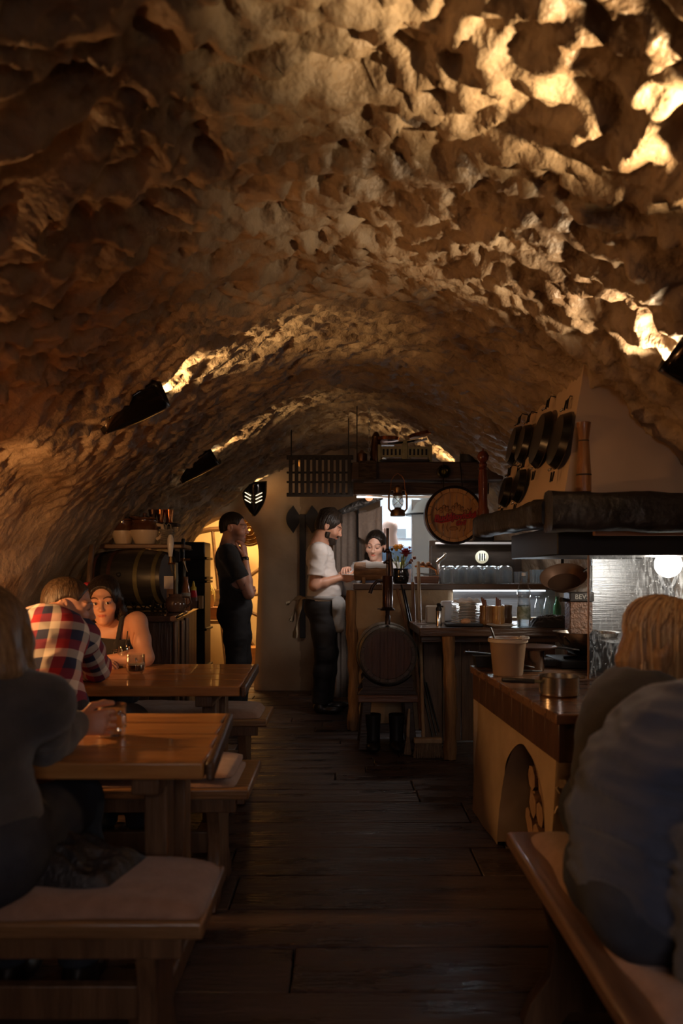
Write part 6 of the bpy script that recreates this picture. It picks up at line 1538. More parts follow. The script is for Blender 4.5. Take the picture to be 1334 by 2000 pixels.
# ================================================================== people: signed-distance bodies meshed with surface nets
def unit(v):
    v = np.asarray(v, float); return v / (np.linalg.norm(v) + 1e-12)
class SDF:
    def __init__(s, lo, hi, h):
        s.lo = np.array(lo, float); s.h = h
        s.n = np.maximum(4, np.ceil((np.array(hi) - s.lo) / h).astype(int) + 1)
        s.D = np.full(s.n, 1.0, np.float32)
    def block(s, lo, hi):
        a = np.clip(np.floor((np.asarray(lo) - s.lo) / s.h).astype(int), 0, s.n); b = np.clip(np.ceil((np.asarray(hi) - s.lo) / s.h).astype(int) + 1, 0, s.n)
        if np.any(b <= a): return None, None
        g = np.meshgrid(*[s.lo[i] + s.h * np.arange(a[i], b[i]) for i in range(3)], indexing='ij')
        return tuple(slice(a[i], b[i]) for i in range(3)), np.stack(g, -1)
    def comb(s, sl, d, k, op):
        D = s.D[sl]; d = d.astype(np.float32)
        if op == 'u':
            if k > 0:
                hh = np.clip(0.5 + 0.5 * (D - d) / k, 0, 1); s.D[sl] = D + (d - D) * hh - k * hh * (1 - hh)
            else: s.D[sl] = np.minimum(D, d)
        else:
            if k > 0:
                hh = np.clip(0.5 - 0.5 * (D + d) / k, 0, 1); s.D[sl] = D + (-d - D) * hh + k * hh * (1 - hh)
            else: s.D[sl] = np.maximum(D, -d)
    def cone(s, a, b, ra, rb, k=0.015, op='u', flat=None):
        a = np.asarray(a, float); b = np.asarray(b, float); m = max(ra, rb) + k + 3 * s.h
        ext = m if flat is None else m * max(1.0, flat[1])
        sl, p = s.block(np.minimum(a, b) - ext, np.maximum(a, b) + ext)
        if sl is None: return
        q = p - a; ab = b - a; L2 = ab @ ab + 1e-12
        t = np.clip((q @ ab) / L2, 0, 1); v = q - t[..., None] * ab
        if flat is not None:
            f = unit(flat[0]); c = (v @ f)[..., None]; v = v + f * c * (1 / flat[1] - 1)
        s.comb(sl, np.linalg.norm(v, axis=-1) - (ra + (rb - ra) * t), k, op)
    def chain(s, pts, rs, k=0.015, op='u', flat=None):
        for i in range(len(pts) - 1): s.cone(pts[i], pts[i + 1], rs[i], rs[i + 1], k, op, flat)
    def ell(s, c, r, R=None, k=0.015, op='u'):
        c = np.asarray(c, float); r = np.asarray(r, float); m = r.max() + k + 3 * s.h
        sl, p = s.block(c - m, c + m)
        if sl is None: return
        q = p - c
        if R is not None: q = q @ R                      # R columns = axes in world
        k0 = np.linalg.norm(q / r, axis=-1); k1 = np.linalg.norm(q / (r * r), axis=-1) + 1e-9
        s.comb(sl, k0 * (k0 - 1) / k1, k, op)
    def cut(s, c, nrm, rad, k=0.004):
        """remove what lies beyond the plane (c, nrm) inside a ball"""
        c = np.asarray(c, float); sl, p = s.block(c - rad * 1.1, c + rad * 1.1)
        if sl is None: return
        q = p - c; d = np.maximum(-(q @ unit(nrm)), np.linalg.norm(q, axis=-1) - rad); s.comb(sl, d, k, 's')
    def folds(s, amp, fn, band=0.03):
        m = np.abs(s.D) < band; ix = np.argwhere(m); p = s.lo + ix * s.h
        s.D[m] += (amp * fn(p)).astype(np.float32)
    def mesh(s):
        D = s.D; neg = D < 0
        c = np.zeros(np.array(D.shape) - 1, np.int8)
        offs = [(i, j, k) for i in (0, 1) for j in (0, 1) for k in (0, 1)]
        nx, ny, nz = D.shape
        for i, j, k in offs: c += neg[i:nx - 1 + i, j:ny - 1 + j, k:nz - 1 + k]
        act = (c > 0) & (c < 8); ijk = np.argwhere(act)
        vals = {o: D[ijk[:, 0] + o[0], ijk[:, 1] + o[1], ijk[:, 2] + o[2]] for o in offs}
        acc = np.zeros((len(ijk), 3)); cnt = np.zeros(len(ijk))
        for o in offs:
            for ax in range(3):
                if o[ax] == 0:
                    o2 = list(o); o2[ax] = 1; o2 = tuple(o2); a, b = vals[o], vals[o2]; m = (a < 0) != (b < 0)
                    t = np.where(m, a / (a - b + 1e-12), 0); pt = np.array(o, float) + 0 * acc; pt[:, ax] = t
                    acc[m] += pt[m]; cnt[m] += 1
        V = s.lo + s.h * (ijk + acc / np.maximum(cnt, 1)[:, None])
        idx = np.full(act.shape, -1, np.int64); idx[tuple(ijk.T)] = np.arange(len(ijk))
        Q = []
        for ax in range(3):
            o1, o2 = [(1, 2), (2, 0), (0, 1)][ax]
            sa = [slice(1, -1)] * 3; sa[ax] = slice(0, -1); sb = [slice(1, -1)] * 3; sb[ax] = slice(1, None)
            a = neg[tuple(sa)]; b = neg[tuple(sb)]; e = np.argwhere(a != b)
            if not len(e): continue
            base = e + 1; base[:, ax] -= 1
            sign = a[tuple(e.T)]
            def cell(d1, d2):
                q = base.copy(); q[:, o1] += d1; q[:, o2] += d2; return idx[tuple(q.T)]
            quad = np.stack([cell(-1, -1), cell(0, -1), cell(0, 0), cell(-1, 0)], 1)
            quad[~sign] = quad[~sign][:, ::-1]; Q.append(quad)
        return V, np.concatenate(Q)

def join_parts(parts):
    Vs, Qs, n = [], [], 0
    for V, Q in parts:
        Vs.append(V); Qs.append(Q + n); n += len(V)
    return np.concatenate(Vs), np.concatenate(Qs)

def skin_mat(name, base, rough=0.45):
    m = bpy.data.materials.new(name); m.use_nodes = True; nt = m.node_tree; b = nt.nodes['Principled BSDF']
    at = nt.nodes.new('ShaderNodeAttribute'); at.attribute_name = 'col'
    mx = nt.nodes.new('ShaderNodeMix'); mx.data_type = 'RGBA'; mx.blend_type = 'MULTIPLY'; mx.inputs[0].default_value = 1.0
    mx.inputs[6].default_value = (*base, 1); nt.links.new(at.outputs['Color'], mx.inputs[7]); nt.links.new(mx.outputs[2], b.inputs['Base Color'])
    S(b, 'Roughness', rough); S(b, 'Subsurface Weight', 0.12); S(b, 'Subsurface Radius', (0.012, 0.005, 0.003)); S(b, 'Subsurface Scale', 0.3)
    nz = nt.nodes.new('ShaderNodeTexNoise'); S(nz, 'Scale', 180.0); bp = nt.nodes.new('ShaderNodeBump'); S(bp, 'Strength', 0.08); S(bp, 'Distance', 0.002)
    nt.links.new(nz.outputs[0], bp.inputs['Height']); nt.links.new(bp.outputs[0], b.inputs['Normal'])
    return m
def hair_mat(name, c1, c2, rough=0.42, st=(60, 60, 5)):
    return mat(name, c1, c2, rough=rough, scale=1.2, stretch=st, bump=0.35, bscale=2.0, detail=3, spec=0.4)

def frame(f, u=(0, 0, 1)):
    f = unit(f); r = unit(np.cross(f, u)); u2 = np.cross(r, f)
    return np.stack([r, f, u2], 1)                       # columns: person's right, forward, up

def head_sdf(C, R, N, sc=1.0, h=0.0028, female=False, age=0, smile=0.0, neck_r=0.052, ear=True, mouth_open=0.0, lid=0.0055):
    T = lambda x, y, z: np.asarray(C) + R @ (np.array([x, y, z]) * sc)
    lo = np.minimum(np.asarray(C) - 0.17 * sc, np.asarray(N) - 0.09); hi = np.maximum(np.asarray(C) + 0.17 * sc, np.asarray(N) + 0.09)
    s = SDF(lo, hi, h); E = lambda c, r, k=0.02, op='u': s.ell(T(*c), np.array(r) * sc, R, k * sc, op)
    Cn = lambda a, b, ra, rb, k=0.012, op='u': s.cone(T(*a), T(*b), ra * sc, rb * sc, k * sc, op)
    E((0, -0.018, 0.035), (0.076, 0.096, 0.083)); E((0, 0.022, -0.028), (0.060 if female else 0.064, 0.070, 0.082), 0.03)
    jw = 0.039 if female else 0.051
    E((0, 0.034, -0.078), (jw, 0.050, 0.038), 0.03); E((0, 0.072, -0.098), (0.022 if female else 0.027, 0.018, 0.016), 0.025)
    for sx in (-1, 1):
        E((sx * 0.043, 0.060, -0.028), (0.024, 0.022, 0.020), 0.03)          # cheekbone
        Cn((sx * 0.012, 0.083, 0.024), (sx * 0.044, 0.072, 0.022), 0.010 if female else 0.012, 0.009, 0.018)
        E((sx * 0.031, 0.094, 0.003), (0.018, 0.014, 0.012), 0.014, 's')      # eye hollow
        E((sx * 0.031, 0.0765, 0.002), (0.0150, 0.0135, 0.0125), 0.004)       # lids over the eyeball
        E((sx * 0.031, 0.0915, 0.0015), (0.0125, 0.008, lid), 0.002, 's')     # opening
        E((sx * (0.0092 if female else 0.011), 0.099, -0.033), (0.007 if female else 0.0085, 0.010, 0.0065), 0.008)
        if ear:
            E((sx * 0.080, -0.012, -0.006), (0.010, 0.020, 0.031), 0.006); E((sx * 0.093, -0.006, -0.004), (0.008, 0.011, 0.019), 0.004, 's')
            Cn((sx * 0.085, -0.026, 0.014), (sx * 0.086, -0.026, -0.012), 0.0045, 0.0045, 0.004)
    nw = 0.0092 if female else 0.011; Cn((0, 0.088, 0.016), (0, 0.104, -0.026), 0.0068 if female else 0.0075, nw, 0.012); E((0, 0.106, -0.029), (nw, 0.012, 0.009), 0.010)
    w = 0.021 + 0.006 * smile
    zc = 0.006 * smile
    for sg, zz, rr_ in ((1, -0.0585, 0.0052), (-1, -0.0675, 0.0062)):        # lips
        s.chain([T(-w, 0.076, -0.063 + zc), T(-w * .45, 0.0855, zz), T(0, 0.0885, zz - 0.0008 * sg), T(w * .45, 0.0855, zz), T(w, 0.076, -0.063 + zc)], [0.002 * sc, rr_ * sc, rr_ * sc, rr_ * sc, 0.002 * sc], 0.006 * sc)
    s.chain([T(-w * 1.05, 0.082, -0.0625 + zc), T(0, 0.0965, -0.0635), T(w * 1.05, 0.082, -0.0625 + zc)], [0.0015 * sc, (0.0022 + mouth_open) * sc, 0.0015 * sc], 0.002 * sc, 's')
    if smile > 0.4:
        for sx in (-1, 1): s.chain([T(sx * 0.022, 0.094, -0.034), T(sx * 0.033, 0.080, -0.055), T(sx * 0.034, 0.070, -0.068)], [0.001, 0.0025, 0.001], 0.006, 's')
    s.cone(T(0, -0.025, -0.05), np.asarray(N) + (T(0, -0.01, 0) - np.asarray(C)), neck_r * sc, neck_r * sc * 1.08, 0.03)
    s.cone(T(0, 0.0, -0.07), np.asarray(N) + R[:, 1] * 0.02, neck_r * sc * .8, neck_r * sc * 1.0, 0.03)
    return s.mesh()

def head_colors(V, C, R, sc, brow=(0.25, 0.2, 0.18), lips=(1.0, 0.55, 0.5), stubble=0.0, female=False, flush=0.1):
    q = (V - np.asarray(C)) @ R / sc
    col = np.ones((len(V), 3)); x, y, z = np.abs(q[:, 0]), q[:, 1], q[:, 2]
    def blend(m, c): 
        nonlocal col
        col = col * (1 - m[:, None]) + np.array(c) * m[:, None]
    st = np.clip((y - 0.0) / 0.05, 0, 1) * np.clip((-0.036 - z) / 0.02, 0, 1) * np.clip((z + 0.13) / 0.02, 0, 1)
    blend(st * stubble, (0.34, 0.30, 0.28))
    fl = np.exp(-((x - 0.045) / 0.02) ** 2 - ((z + 0.03) / 0.02) ** 2) * (y > 0.02); blend(fl * flush * 2, (1.0, 0.72, 0.68))
    lp = np.clip(1 - ((x / 0.024) ** 2 + ((z + 0.0628) / (0.0092)) ** 2), 0, 1) * (y > 0.068); blend(np.clip(lp * 3, 0, 1) * 0.8, lips)
    zb = 0.0235 + 0.010 * np.clip(1 - ((x - 0.034) / 0.024) ** 2, -1, 1) * (1 if female else 0.5)
    bt = 0.0042 if female else 0.0058
    br = np.clip(1 - np.abs(z - zb) / bt, 0, 1) * (x > 0.012) * (x < 0.054) * (y > 0.03); blend(np.clip(br * 2.2, 0, 1) * 0.95, brow)
    if female:
        ey = np.clip(1 - (((x - 0.031) / 0.0175) ** 2 + ((z - 0.002) / 0.0105) ** 2), 0, 1) * (y > 0.05); blend(np.clip(ey * 2.5, 0, 1) * 0.65, (0.22, 0.17, 0.16))
    else:
        ey = np.clip(1 - (((x - 0.031) / 0.017) ** 2 + ((z - 0.001) / 0.009) ** 2), 0, 1) * (y > 0.05); blend(np.clip(ey * 2, 0, 1) * 0.4, (0.4, 0.3, 0.28))
    nos = np.exp(-((x - 0.006) / 0.004) ** 2 - ((z + 0.040) / 0.004) ** 2) * (y > 0.09); blend(nos * 0.6, (0.35, 0.2, 0.18))
    return col

def hand_sdf(W, d, n, side, sc=1.0, curl=(0.5, 0.6, 0.5), spread=0.06, thumb=(0.6, 0.5), h=0.0024):
    """W wrist, d towards the fingers, n out of the back of the hand, side +1: thumb towards (d x n)"""
    d = unit(d); n = unit(np.asarray(n) - d * (np.asarray(n) @ d)); t = np.cross(d, n) * side
    W = np.asarray(W, float); P_ = lambda a, b, c: W + (d * a + t * b + n * c) * sc
    s = SDF(W - 0.21 * sc, W + 0.21 * sc, h)
    s.cone(P_(-0.012, 0, 0), P_(0.02, 0, 0), 0.022 * sc, 0.023 * sc, 0.01, flat=(t, 1.25))
    s.chain([P_(0.015, 0.016, 0), P_(0.085, 0.026, 0.002)], [0.014 * sc, 0.012 * sc], 0.012)
    s.chain([P_(0.015, 0.002, 0), P_(0.088, 0.006, 0.004)], [0.015 * sc, 0.012 * sc], 0.012)
    s.chain([P_(0.015, -0.012, 0), P_(0.084, -0.013, 0.003)], [0.014 * sc, 0.0115 * sc], 0.012)
    s.chain([P_(0.015, -0.022, 0), P_(0.075, -0.030, 0.0)], [0.013 * sc, 0.011 * sc], 0.012)
    for i, (b, L, r) in enumerate(((0.026, 0.074, 0.0088), (0.007, 0.082, 0.009), (-0.013, 0.076, 0.0086), (-0.031, 0.060, 0.0076))):
        a = 0.0; p = P_(0.086 - (0.010 if i == 3 else 0), b, 0.003); pts = [p]; sp_ = (1.5 - i) * spread
        for j, f in enumerate((0.45, 0.30, 0.25)):
            a += curl[j]; dd = (d * math.cos(a) - n * math.sin(a)) * math.cos(sp_) + t * math.sin(sp_)
            p = p + dd * L * f * sc; pts.append(p)
        s.chain(pts, [r * 1.05 * sc, r * sc, r * .92 * sc, r * .78 * sc], 0.003)
    a0 = thumb[0]; p = P_(0.028, 0.024, -0.006); p2 = p + (d * math.cos(a0) * .8 + t * math.sin(a0) - n * 0.25) * 0.042 * sc
    a1 = a0 - thumb[1]; p3 = p2 + (d * math.cos(a1) + t * math.sin(a1) - n * 0.35) * 0.034 * sc; p4 = p3 + (d * math.cos(a1 - .25) + t * math.sin(a1 - .25) - n * 0.4) * 0.026 * sc
    s.chain([P_(0.012, 0.012, -0.002), p, p2, p3, p4], [0.014 * sc, 0.014 * sc, 0.0105 * sc, 0.0095 * sc, 0.0075 * sc], 0.006)
    return s.mesh()

def torso_prims(s, J, inf=0.0, w=1.0, d=1.0, female=False, belly=0.0, k=0.05):
    H, N = np.array(J['H']), np.array(J['N']); M = np.array(J.get('M', (H + N) / 2))
    rt_h = unit(J['hipR']); rt_s = unit(np.array(J['SR']) - np.array(J['SL']))
    def R_at(t, up):
        r = unit(rt_h * (1 - t) + rt_s * t); u = unit(up); f = unit(np.cross(u, r)); r = np.cross(f, u); return np.stack([r, f, u], 1)
    U1, U2 = M - H, N - M
    s.ell(H + unit(U1) * 0.02, (0.165 * w + inf, 0.118 * d + inf, 0.125 + inf), R_at(0, U1), k)
    s.ell((H + M) / 2, ((0.135 if female else 0.150) * w + inf, (0.100 + belly * .5) * d + inf, 0.14 + inf), R_at(.25, U1), k)
    R = R_at(.5, U1 + U2)
    if belly: s.ell(M * .6 + H * .4 + R[:, 1] * 0.05, (0.13 * w + inf, 0.09 + belly + inf, 0.13 + inf), R, k)
    s.ell(M, ((0.140 if female else 0.158) * w + inf, 0.108 * d + inf, 0.15 + inf), R, k)
    R = R_at(.85, U2); s.ell(M * .42 + N * .58, ((0.148 if female else 0.168) * w + inf, 0.105 * d + inf, 0.13 + inf), R, k)
    s.ell(M * .15 + N * .85 - R[:, 2] * 0.02, (0.12 * w + inf, 0.078 * d + inf, 0.07 + inf), R, k)
    for sh in ('SL', 'SR'):
        Sh = np.array(J[sh]); s.cone(N - unit(U2) * 0.03, Sh, 0.052 + inf, 0.050 + inf, 0.04); s.cone(M * .45 + N * .55, Sh - unit(U2) * 0.02, 0.07 + inf, 0.045 + inf, 0.05)
    if female:
        for sx in (-1, 1): s.ell(M * .5 + N * .5 + R[:, 1] * 0.075 + R[:, 0] * 0.068 * sx - R[:, 2] * 0.03, (0.060 + inf, 0.055 + inf, 0.058 + inf), R, 0.03)
    return R

def fold_fn(freq=(7, 7, 16), seed=0.0, rot=None, sharp=1.6):
    def f(p):
        q = p if rot is None else p @ rot
        q = q * np.array(freq) + seed; n1 = pnoise(q + 0.6 * np.stack([pnoise(q * .5 + 3), pnoise(q * .5 + 13), pnoise(q * .5 + 23)], 1))
        return -(1 - np.abs(n1) * sharp) + 0.35 * pnoise(q * 2.3 + 7)
    return f

def bounds(pts, m):
    a = np.array([np.asarray(p, float) for p in pts]); return a.min(0) - m, a.max(0) + m

def part_obj(name, V, Q, m, root, col=None, angle=0, extra=None):
    base = np.array(root.location)
    me = np_mesh(name, V - base, Q, m)
    if col is not None:
        a = me.color_attributes.new('col', 'FLOAT_COLOR', 'POINT'); c4 = np.ones((len(V), 4), np.float32); c4[:, :3] = col; a.data.foreach_set('color', c4.ravel())
    if extra is not None:
        for nm, arr in extra.items():
            a = me.attributes.new(nm, 'FLOAT_VECTOR', 'POINT'); a.data.foreach_set('vector', np.asarray(arr, np.float32).ravel())
    return mesh_obj(name, me, root, angle=angle)

def eyes(root, C, R, sc, look=(0, 1, 0), iris=(0.05, 0.03, 0.02), only=(-1, 1)):
    for sx in only:
        c = np.asarray(C) + R @ (np.array([sx * 0.031, 0.0765, 0.002]) * sc); r = 0.0128 * sc
        Rl = frame(R @ unit(look), R[:, 2])
        b = MB(); Mq = Matrix([[*row] for row in np.stack([Rl[:, 0], Rl[:, 2] * -1, Rl[:, 1]], 1)])
        b.sphere((0, 0, 0), r, 20, 14, M=Mq)
        # colour rings by latitude towards the look direction
        vv = np.array(b.v) @ Rl[:, 1] / r; b.m = []
        for f in b.f:
            t_ = float(np.mean(vv[list(f)])); b.m.append(2 if t_ > 0.955 else 1 if t_ > 0.80 else 0)
        b.v = [tuple(np.array(v) + c - np.array(root.location)) for v in b.v]
        b.build('eye', [mat('eye_white', (0.72, 0.68, 0.64), rough=0.15, coat=0.6), mat('iris_%d' % int(iris[0] * 1000), iris, rough=0.15, coat=0.6), mat('pupil', (0.005, 0.005, 0.005), rough=0.1, coat=0.8)], root)

def arm_prims(s, Sh, E, W, inf=0.0, r=(0.050, 0.040, 0.026), k=0.02):
    Sh, E, W = map(lambda v: np.asarray(v, float), (Sh, E, W))
    s.chain([Sh, Sh * .5 + E * .5, E], [r[0] + inf, (r[0] + r[1]) * .5 + inf, r[1] + inf], k); s.chain([E, E * .65 + W * .35, W], [r[1] + inf, r[1] * .98 + inf, r[2] + inf], k)

def leg_prims(s, Hj, K, A, inf=0.0, r=(0.088, 0.060, 0.042), k=0.03):
    Hj, K, A = map(lambda v: np.asarray(v, float), (Hj, K, A))
    s.chain([Hj, Hj * .5 + K * .5, K], [r[0] + inf, (r[0] * .6 + r[1] * .4) + inf, r[1] + inf], k); s.chain([K, K * .65 + A * .35, A], [r[1] * .95 + inf, r[1] * .95 + inf, r[2] + inf], k)

def shoe(root, A, toe, m, name='shoe'):
    A = np.asarray(A, float); t = unit(np.array([toe[0], toe[1], 0])); R = np.stack([np.cross(t, [0, 0, 1]), t, [0, 0, 1]], 1)
    lo, hi = bounds([A - [0, 0, 0.09], A + t * 0.2], 0.09); s = SDF(lo, hi, 0.006); g = np.array([A[0], A[1], 0])
    s.ell(g + t * 0.00 + [0, 0, 0.045], (0.042, 0.06, 0.050), R, 0.02); s.ell(g + t * 0.10 + [0, 0, 0.032], (0.048, 0.10, 0.038), R, 0.03); s.cone(A, g + [0, 0, 0.05], 0.045, 0.045, 0.02)
    s.cut(g + t * .05, (0, 0, -1), 0.2) if False else None
    s.D = np.maximum(s.D, (0.002 - (s.lo[2] + s.h * np.arange(s.n[2])))[None, None, :].astype(np.float32))
    return part_obj(name, *s.mesh(), m, root)
# ================================================================== the guests and the staff
A3 = lambda *v: np.array(v, float)
def local_planes(s, C, R, planes, sc=1.0):
    """intersect the field with half-spaces given in head coordinates: list of (point, outward normal)"""
    g = np.stack(np.meshgrid(*[s.lo[i] + s.h * np.arange(s.n[i]) for i in range(3)], indexing='ij'), -1)
    for p, n in planes:
        wp = np.asarray(C) + R @ (np.array(p) * sc); wn = R @ unit(n)
        s.D = np.maximum(s.D, ((g - wp) @ wn).astype(np.float32))

def hair_cap(C, R, sc=1.0, th=0.010, front=0.105, low=-0.045, h=0.0035, side=0.0, extra=None, fold=None, amp=0.003, ext=0.16, hi_cut=None, forehead=0.062):
    C = np.asarray(C, float); s = SDF(C - ext * sc, C + ext * sc, h)
    E = lambda c, r, k=0.012, op='u': s.ell(C + R @ (np.array(c) * sc), np.array(r) * sc, R, k * sc, op)
    E((0, -0.018, 0.036), (0.077 + th, 0.097 + th, 0.084 + th)); E((0, -0.045, -0.01), (0.066 + th, 0.062 + th, 0.07 + th), 0.03)
    E((0, front + 0.006, -0.035), (0.098, 0.083, 0.060 + forehead), 0.008, 's')
    if side: 
        for sx in (-1, 1): E((sx * 0.097, 0.022, -0.032), (0.050, 0.078, 0.058 + 0.016 * max(0, side - 1)), 0.01, 's')
    local_planes(s, C, R, [((0, 0, low), (0, 0.35, -1))], sc)
    if extra: extra(s, lambda x, y, z: C + R @ (np.array([x, y, z]) * sc))
    if fold: s.folds(amp, fold, 0.02)
    return s.mesh()

def strand_fold(C, R, fa=26.0, fz=3.0, seed=0.0):
    C = np.asarray(C)
    def f(p):
        q = (p - C) @ R; a = np.arctan2(q[:, 0], -q[:, 1] + 0.001)
        return pnoise(np.stack([a * fa / 3.0, q[:, 2] * fz * 4, np.full(len(q), seed)], 1)) + 0.6 * pnoise(np.stack([a * fa, q[:, 2] * fz * 3 + 5, np.full(len(q), seed)], 1))
    return f

def body_part(root, J, head, skin, hands=(), arms=True, w=1.0, female=False, belly=0.0, arm_r=(0.046, 0.037, 0.025), colfn=None, h=0.007, legs=False, cfg=None):
    parts = [head]; cols = [colfn(head[0])]
    pts = [J['H'], J['N'], J['SL'], J['SR']] + ([J['EL'], J['ER'], J['WL'], J['WR']] if arms else [])
    lo, hi = bounds(pts, 0.22); s = SDF(lo, hi, h)
    torso_prims(s, J, -0.008, w, female=female, belly=belly)
    if arms:
        for a, b, c in (('SL', 'EL', 'WL'), ('SR', 'ER', 'WR')): arm_prims(s, J[a], J[b], J[c], 0, arm_r)
    V, Q = s.mesh(); parts.append((V, Q)); cols.append(np.ones((len(V), 3)))
    for hd in hands: parts.append(hd); cols.append(np.tile([1.0, 0.93, 0.9], (len(hd[0]), 1)))
    V, Q = join_parts(parts)
    return part_obj('body', V, Q, skin, root, np.concatenate(cols))

def shirt_sdf(J, inf=0.012, sleeve='long', w=1.0, female=False, belly=0.0, h=0.006, arm_r=(0.050, 0.042, 0.029), amp=0.004, fold=None, neck_r=0.060, hem=None, sl_len=0.55, neck_drop=0.02, neck_tilt=0.35):
    pts = [J['H'], J['N'], J['SL'], J['SR'], J['EL'], J['ER'], J['WL'], J['WR']]
    lo, hi = bounds(pts, 0.24); s = SDF(lo, hi, h); R = torso_prims(s, J, inf, w, female=female, belly=belly)
    for a, b, c in (('SL', 'EL', 'WL'), ('SR', 'ER', 'WR')):
        Sh, E, W = (np.asarray(J[q], float) for q in (a, b, c))
        if sleeve == 'long':
            arm_prims(s, Sh, E, E + (W - E) * 0.97, inf, arm_r, 0.025); s.cut(E + (W - E) * 0.98, W - E, 0.09)
        elif sleeve == 'short':
            X = Sh + (E - Sh) * (sl_len + .1); s.cone(Sh, X, arm_r[0] + inf * 1.3, arm_r[1] + inf * 1.9, 0.03); s.cut(Sh + (E - Sh) * sl_len, E - Sh, 0.10)
    N = np.asarray(J['N'], float)
    up = unit(np.asarray(J['N']) - np.asarray(J.get('M', (np.asarray(J['H']) + N) / 2)))
    if neck_r:
        s.cone(N - up * neck_drop + R[:, 1] * 0.02, N + up * 0.12 + R[:, 1] * 0.05, neck_r, neck_r + 0.02, 0.006, 's')
        s.cut(N + up * 0.018 , up + R[:, 1] * neck_tilt, 0.10, 0.01)
    if amp: s.folds(amp, fold or fold_fn(), 0.02)
    if hem is not None: s.cut(hem[0], hem[1], 0.4)
    return s, R

def pants(root, J, m, inf=0.012, w=1.0, h=0.008, amp=0.004, waist=0.10, name='trousers', r=(0.088, 0.060, 0.045), arr=True):
    pts = [J['H'], J['KL'], J['KR'], J['AL'], J['AR']]; lo, hi = bounds(pts, 0.2); s = SDF(lo, hi, h)
    H = np.asarray(J['H'], float); rt = unit(J['hipR']); M = np.asarray(J.get('M', (H + np.asarray(J['N'])) / 2)); up = unit(M - H); f = np.cross(up, rt); R = np.stack([rt, f, up], 1)
    s.ell(H + up * .01, (0.165 * w + inf, 0.122 + inf, 0.13 + inf), R, 0.04)
    for sg, k_, a_ in ((-1, 'KL', 'AL'), (1, 'KR', 'AR')):
        Hj = H + rt * 0.085 * sg * w - up * 0.02; leg_prims(s, Hj, J[k_], J[a_], inf, r); s.ell(H + rt * 0.075 * sg - f * 0.05 - up * 0.03, (0.085 + inf, 0.085 + inf, 0.09 + inf), R, 0.05)
    s.cut(H + up * waist, up, 0.3)
    for a_, k_ in (('AL', 'KL'), ('AR', 'KR')): s.cut(np.asarray(J[a_], float), np.asarray(J[a_], float) - np.asarray(J[k_], float), 0.09)
    if amp: s.folds(amp, fold_fn((6, 6, 14), 4.0), 0.02)
    return part_obj(name, *s.mesh(), m, root)

skin_a = skin_mat('skin_warm', (0.53, 0.275, 0.18)); skin_b = skin_mat('skin_ruddy', (0.56, 0.29, 0.20)); skin_c = skin_mat('skin_pale', (0.68, 0.42, 0.32))
navy = mat('navy_cotton', (0.030, 0.036, 0.060), (0.046, 0.054, 0.082), rough=0.88, scale=5, bump=0.15, bscale=300, sheen=0.25)
black_knit = mat('black_knit', (0.012, 0.012, 0.014), (0.02, 0.02, 0.023), rough=0.9, scale=8, bump=0.15, bscale=260, sheen=0.2)
charcoal = mat('charcoal_knit', (0.040, 0.040, 0.044), (0.062, 0.062, 0.068), rough=0.92, scale=8, bump=0.25, bscale=240, sheen=0.3)
denim = mat('dark_denim', (0.018, 0.022, 0.034), (0.03, 0.036, 0.052), rough=0.85, scale=14, bump=0.2, bscale=200)
black_cloth_p = mat('black_trouser', (0.012, 0.011, 0.013), (0.02, 0.019, 0.021), rough=0.75, scale=6)
shoe_m = mat('black_shoe', (0.014, 0.012, 0.012), rough=0.35, coat=0.2)
white_tee = mat('white_tee', (0.62, 0.58, 0.56), (0.70, 0.66, 0.64), rough=0.85, scale=4, bump=0.1, bscale=250)

# plaid cloth: two sets of stripes woven at right angles, in coordinates that follow the shirt
pm_ = bpy.data.materials.new('plaid_cotton'); pm_.use_nodes = True; nt = pm_.node_tree; bs = nt.nodes['Principled BSDF']; S(bs, 'Roughness', 0.85)
at = nt.nodes.new('ShaderNodeAttribute'); at.attribute_name = 'puv'; sx_ = nt.nodes.new('ShaderNodeSeparateXYZ'); nt.links.new(at.outputs['Vector'], sx_.inputs[0])
def stripes(sock):
    fr_ = nt.nodes.new('ShaderNodeMath'); fr_.operation = 'FRACT'; nt.links.new(sock, fr_.inputs[0])
    cr = nt.nodes.new('ShaderNodeValToRGB'); cr.color_ramp.interpolation = 'CONSTANT'; e = cr.color_ramp.elements
    e[0].position = 0.0; e[0].color = (0.80, 0.72, 0.63, 1); e[1].position = 0.29; e[1].color = (0.34, 0.012, 0.022, 1)
    n_ = e.new(0.63); n_.color = (0.016, 0.024, 0.075, 1)
    nt.links.new(fr_.outputs[0], cr.inputs[0]); return cr.outputs[0]
mx = nt.nodes.new('ShaderNodeMix'); mx.data_type = 'RGBA'; mx.inputs[0].default_value = 0.46
nt.links.new(stripes(sx_.outputs[0]), mx.inputs[6]); nt.links.new(stripes(sx_.outputs[1]), mx.inputs[7]); nt.links.new(mx.outputs[2], bs.inputs['Base Color'])

def person(label, base): return thing('person', label, 'person', base)

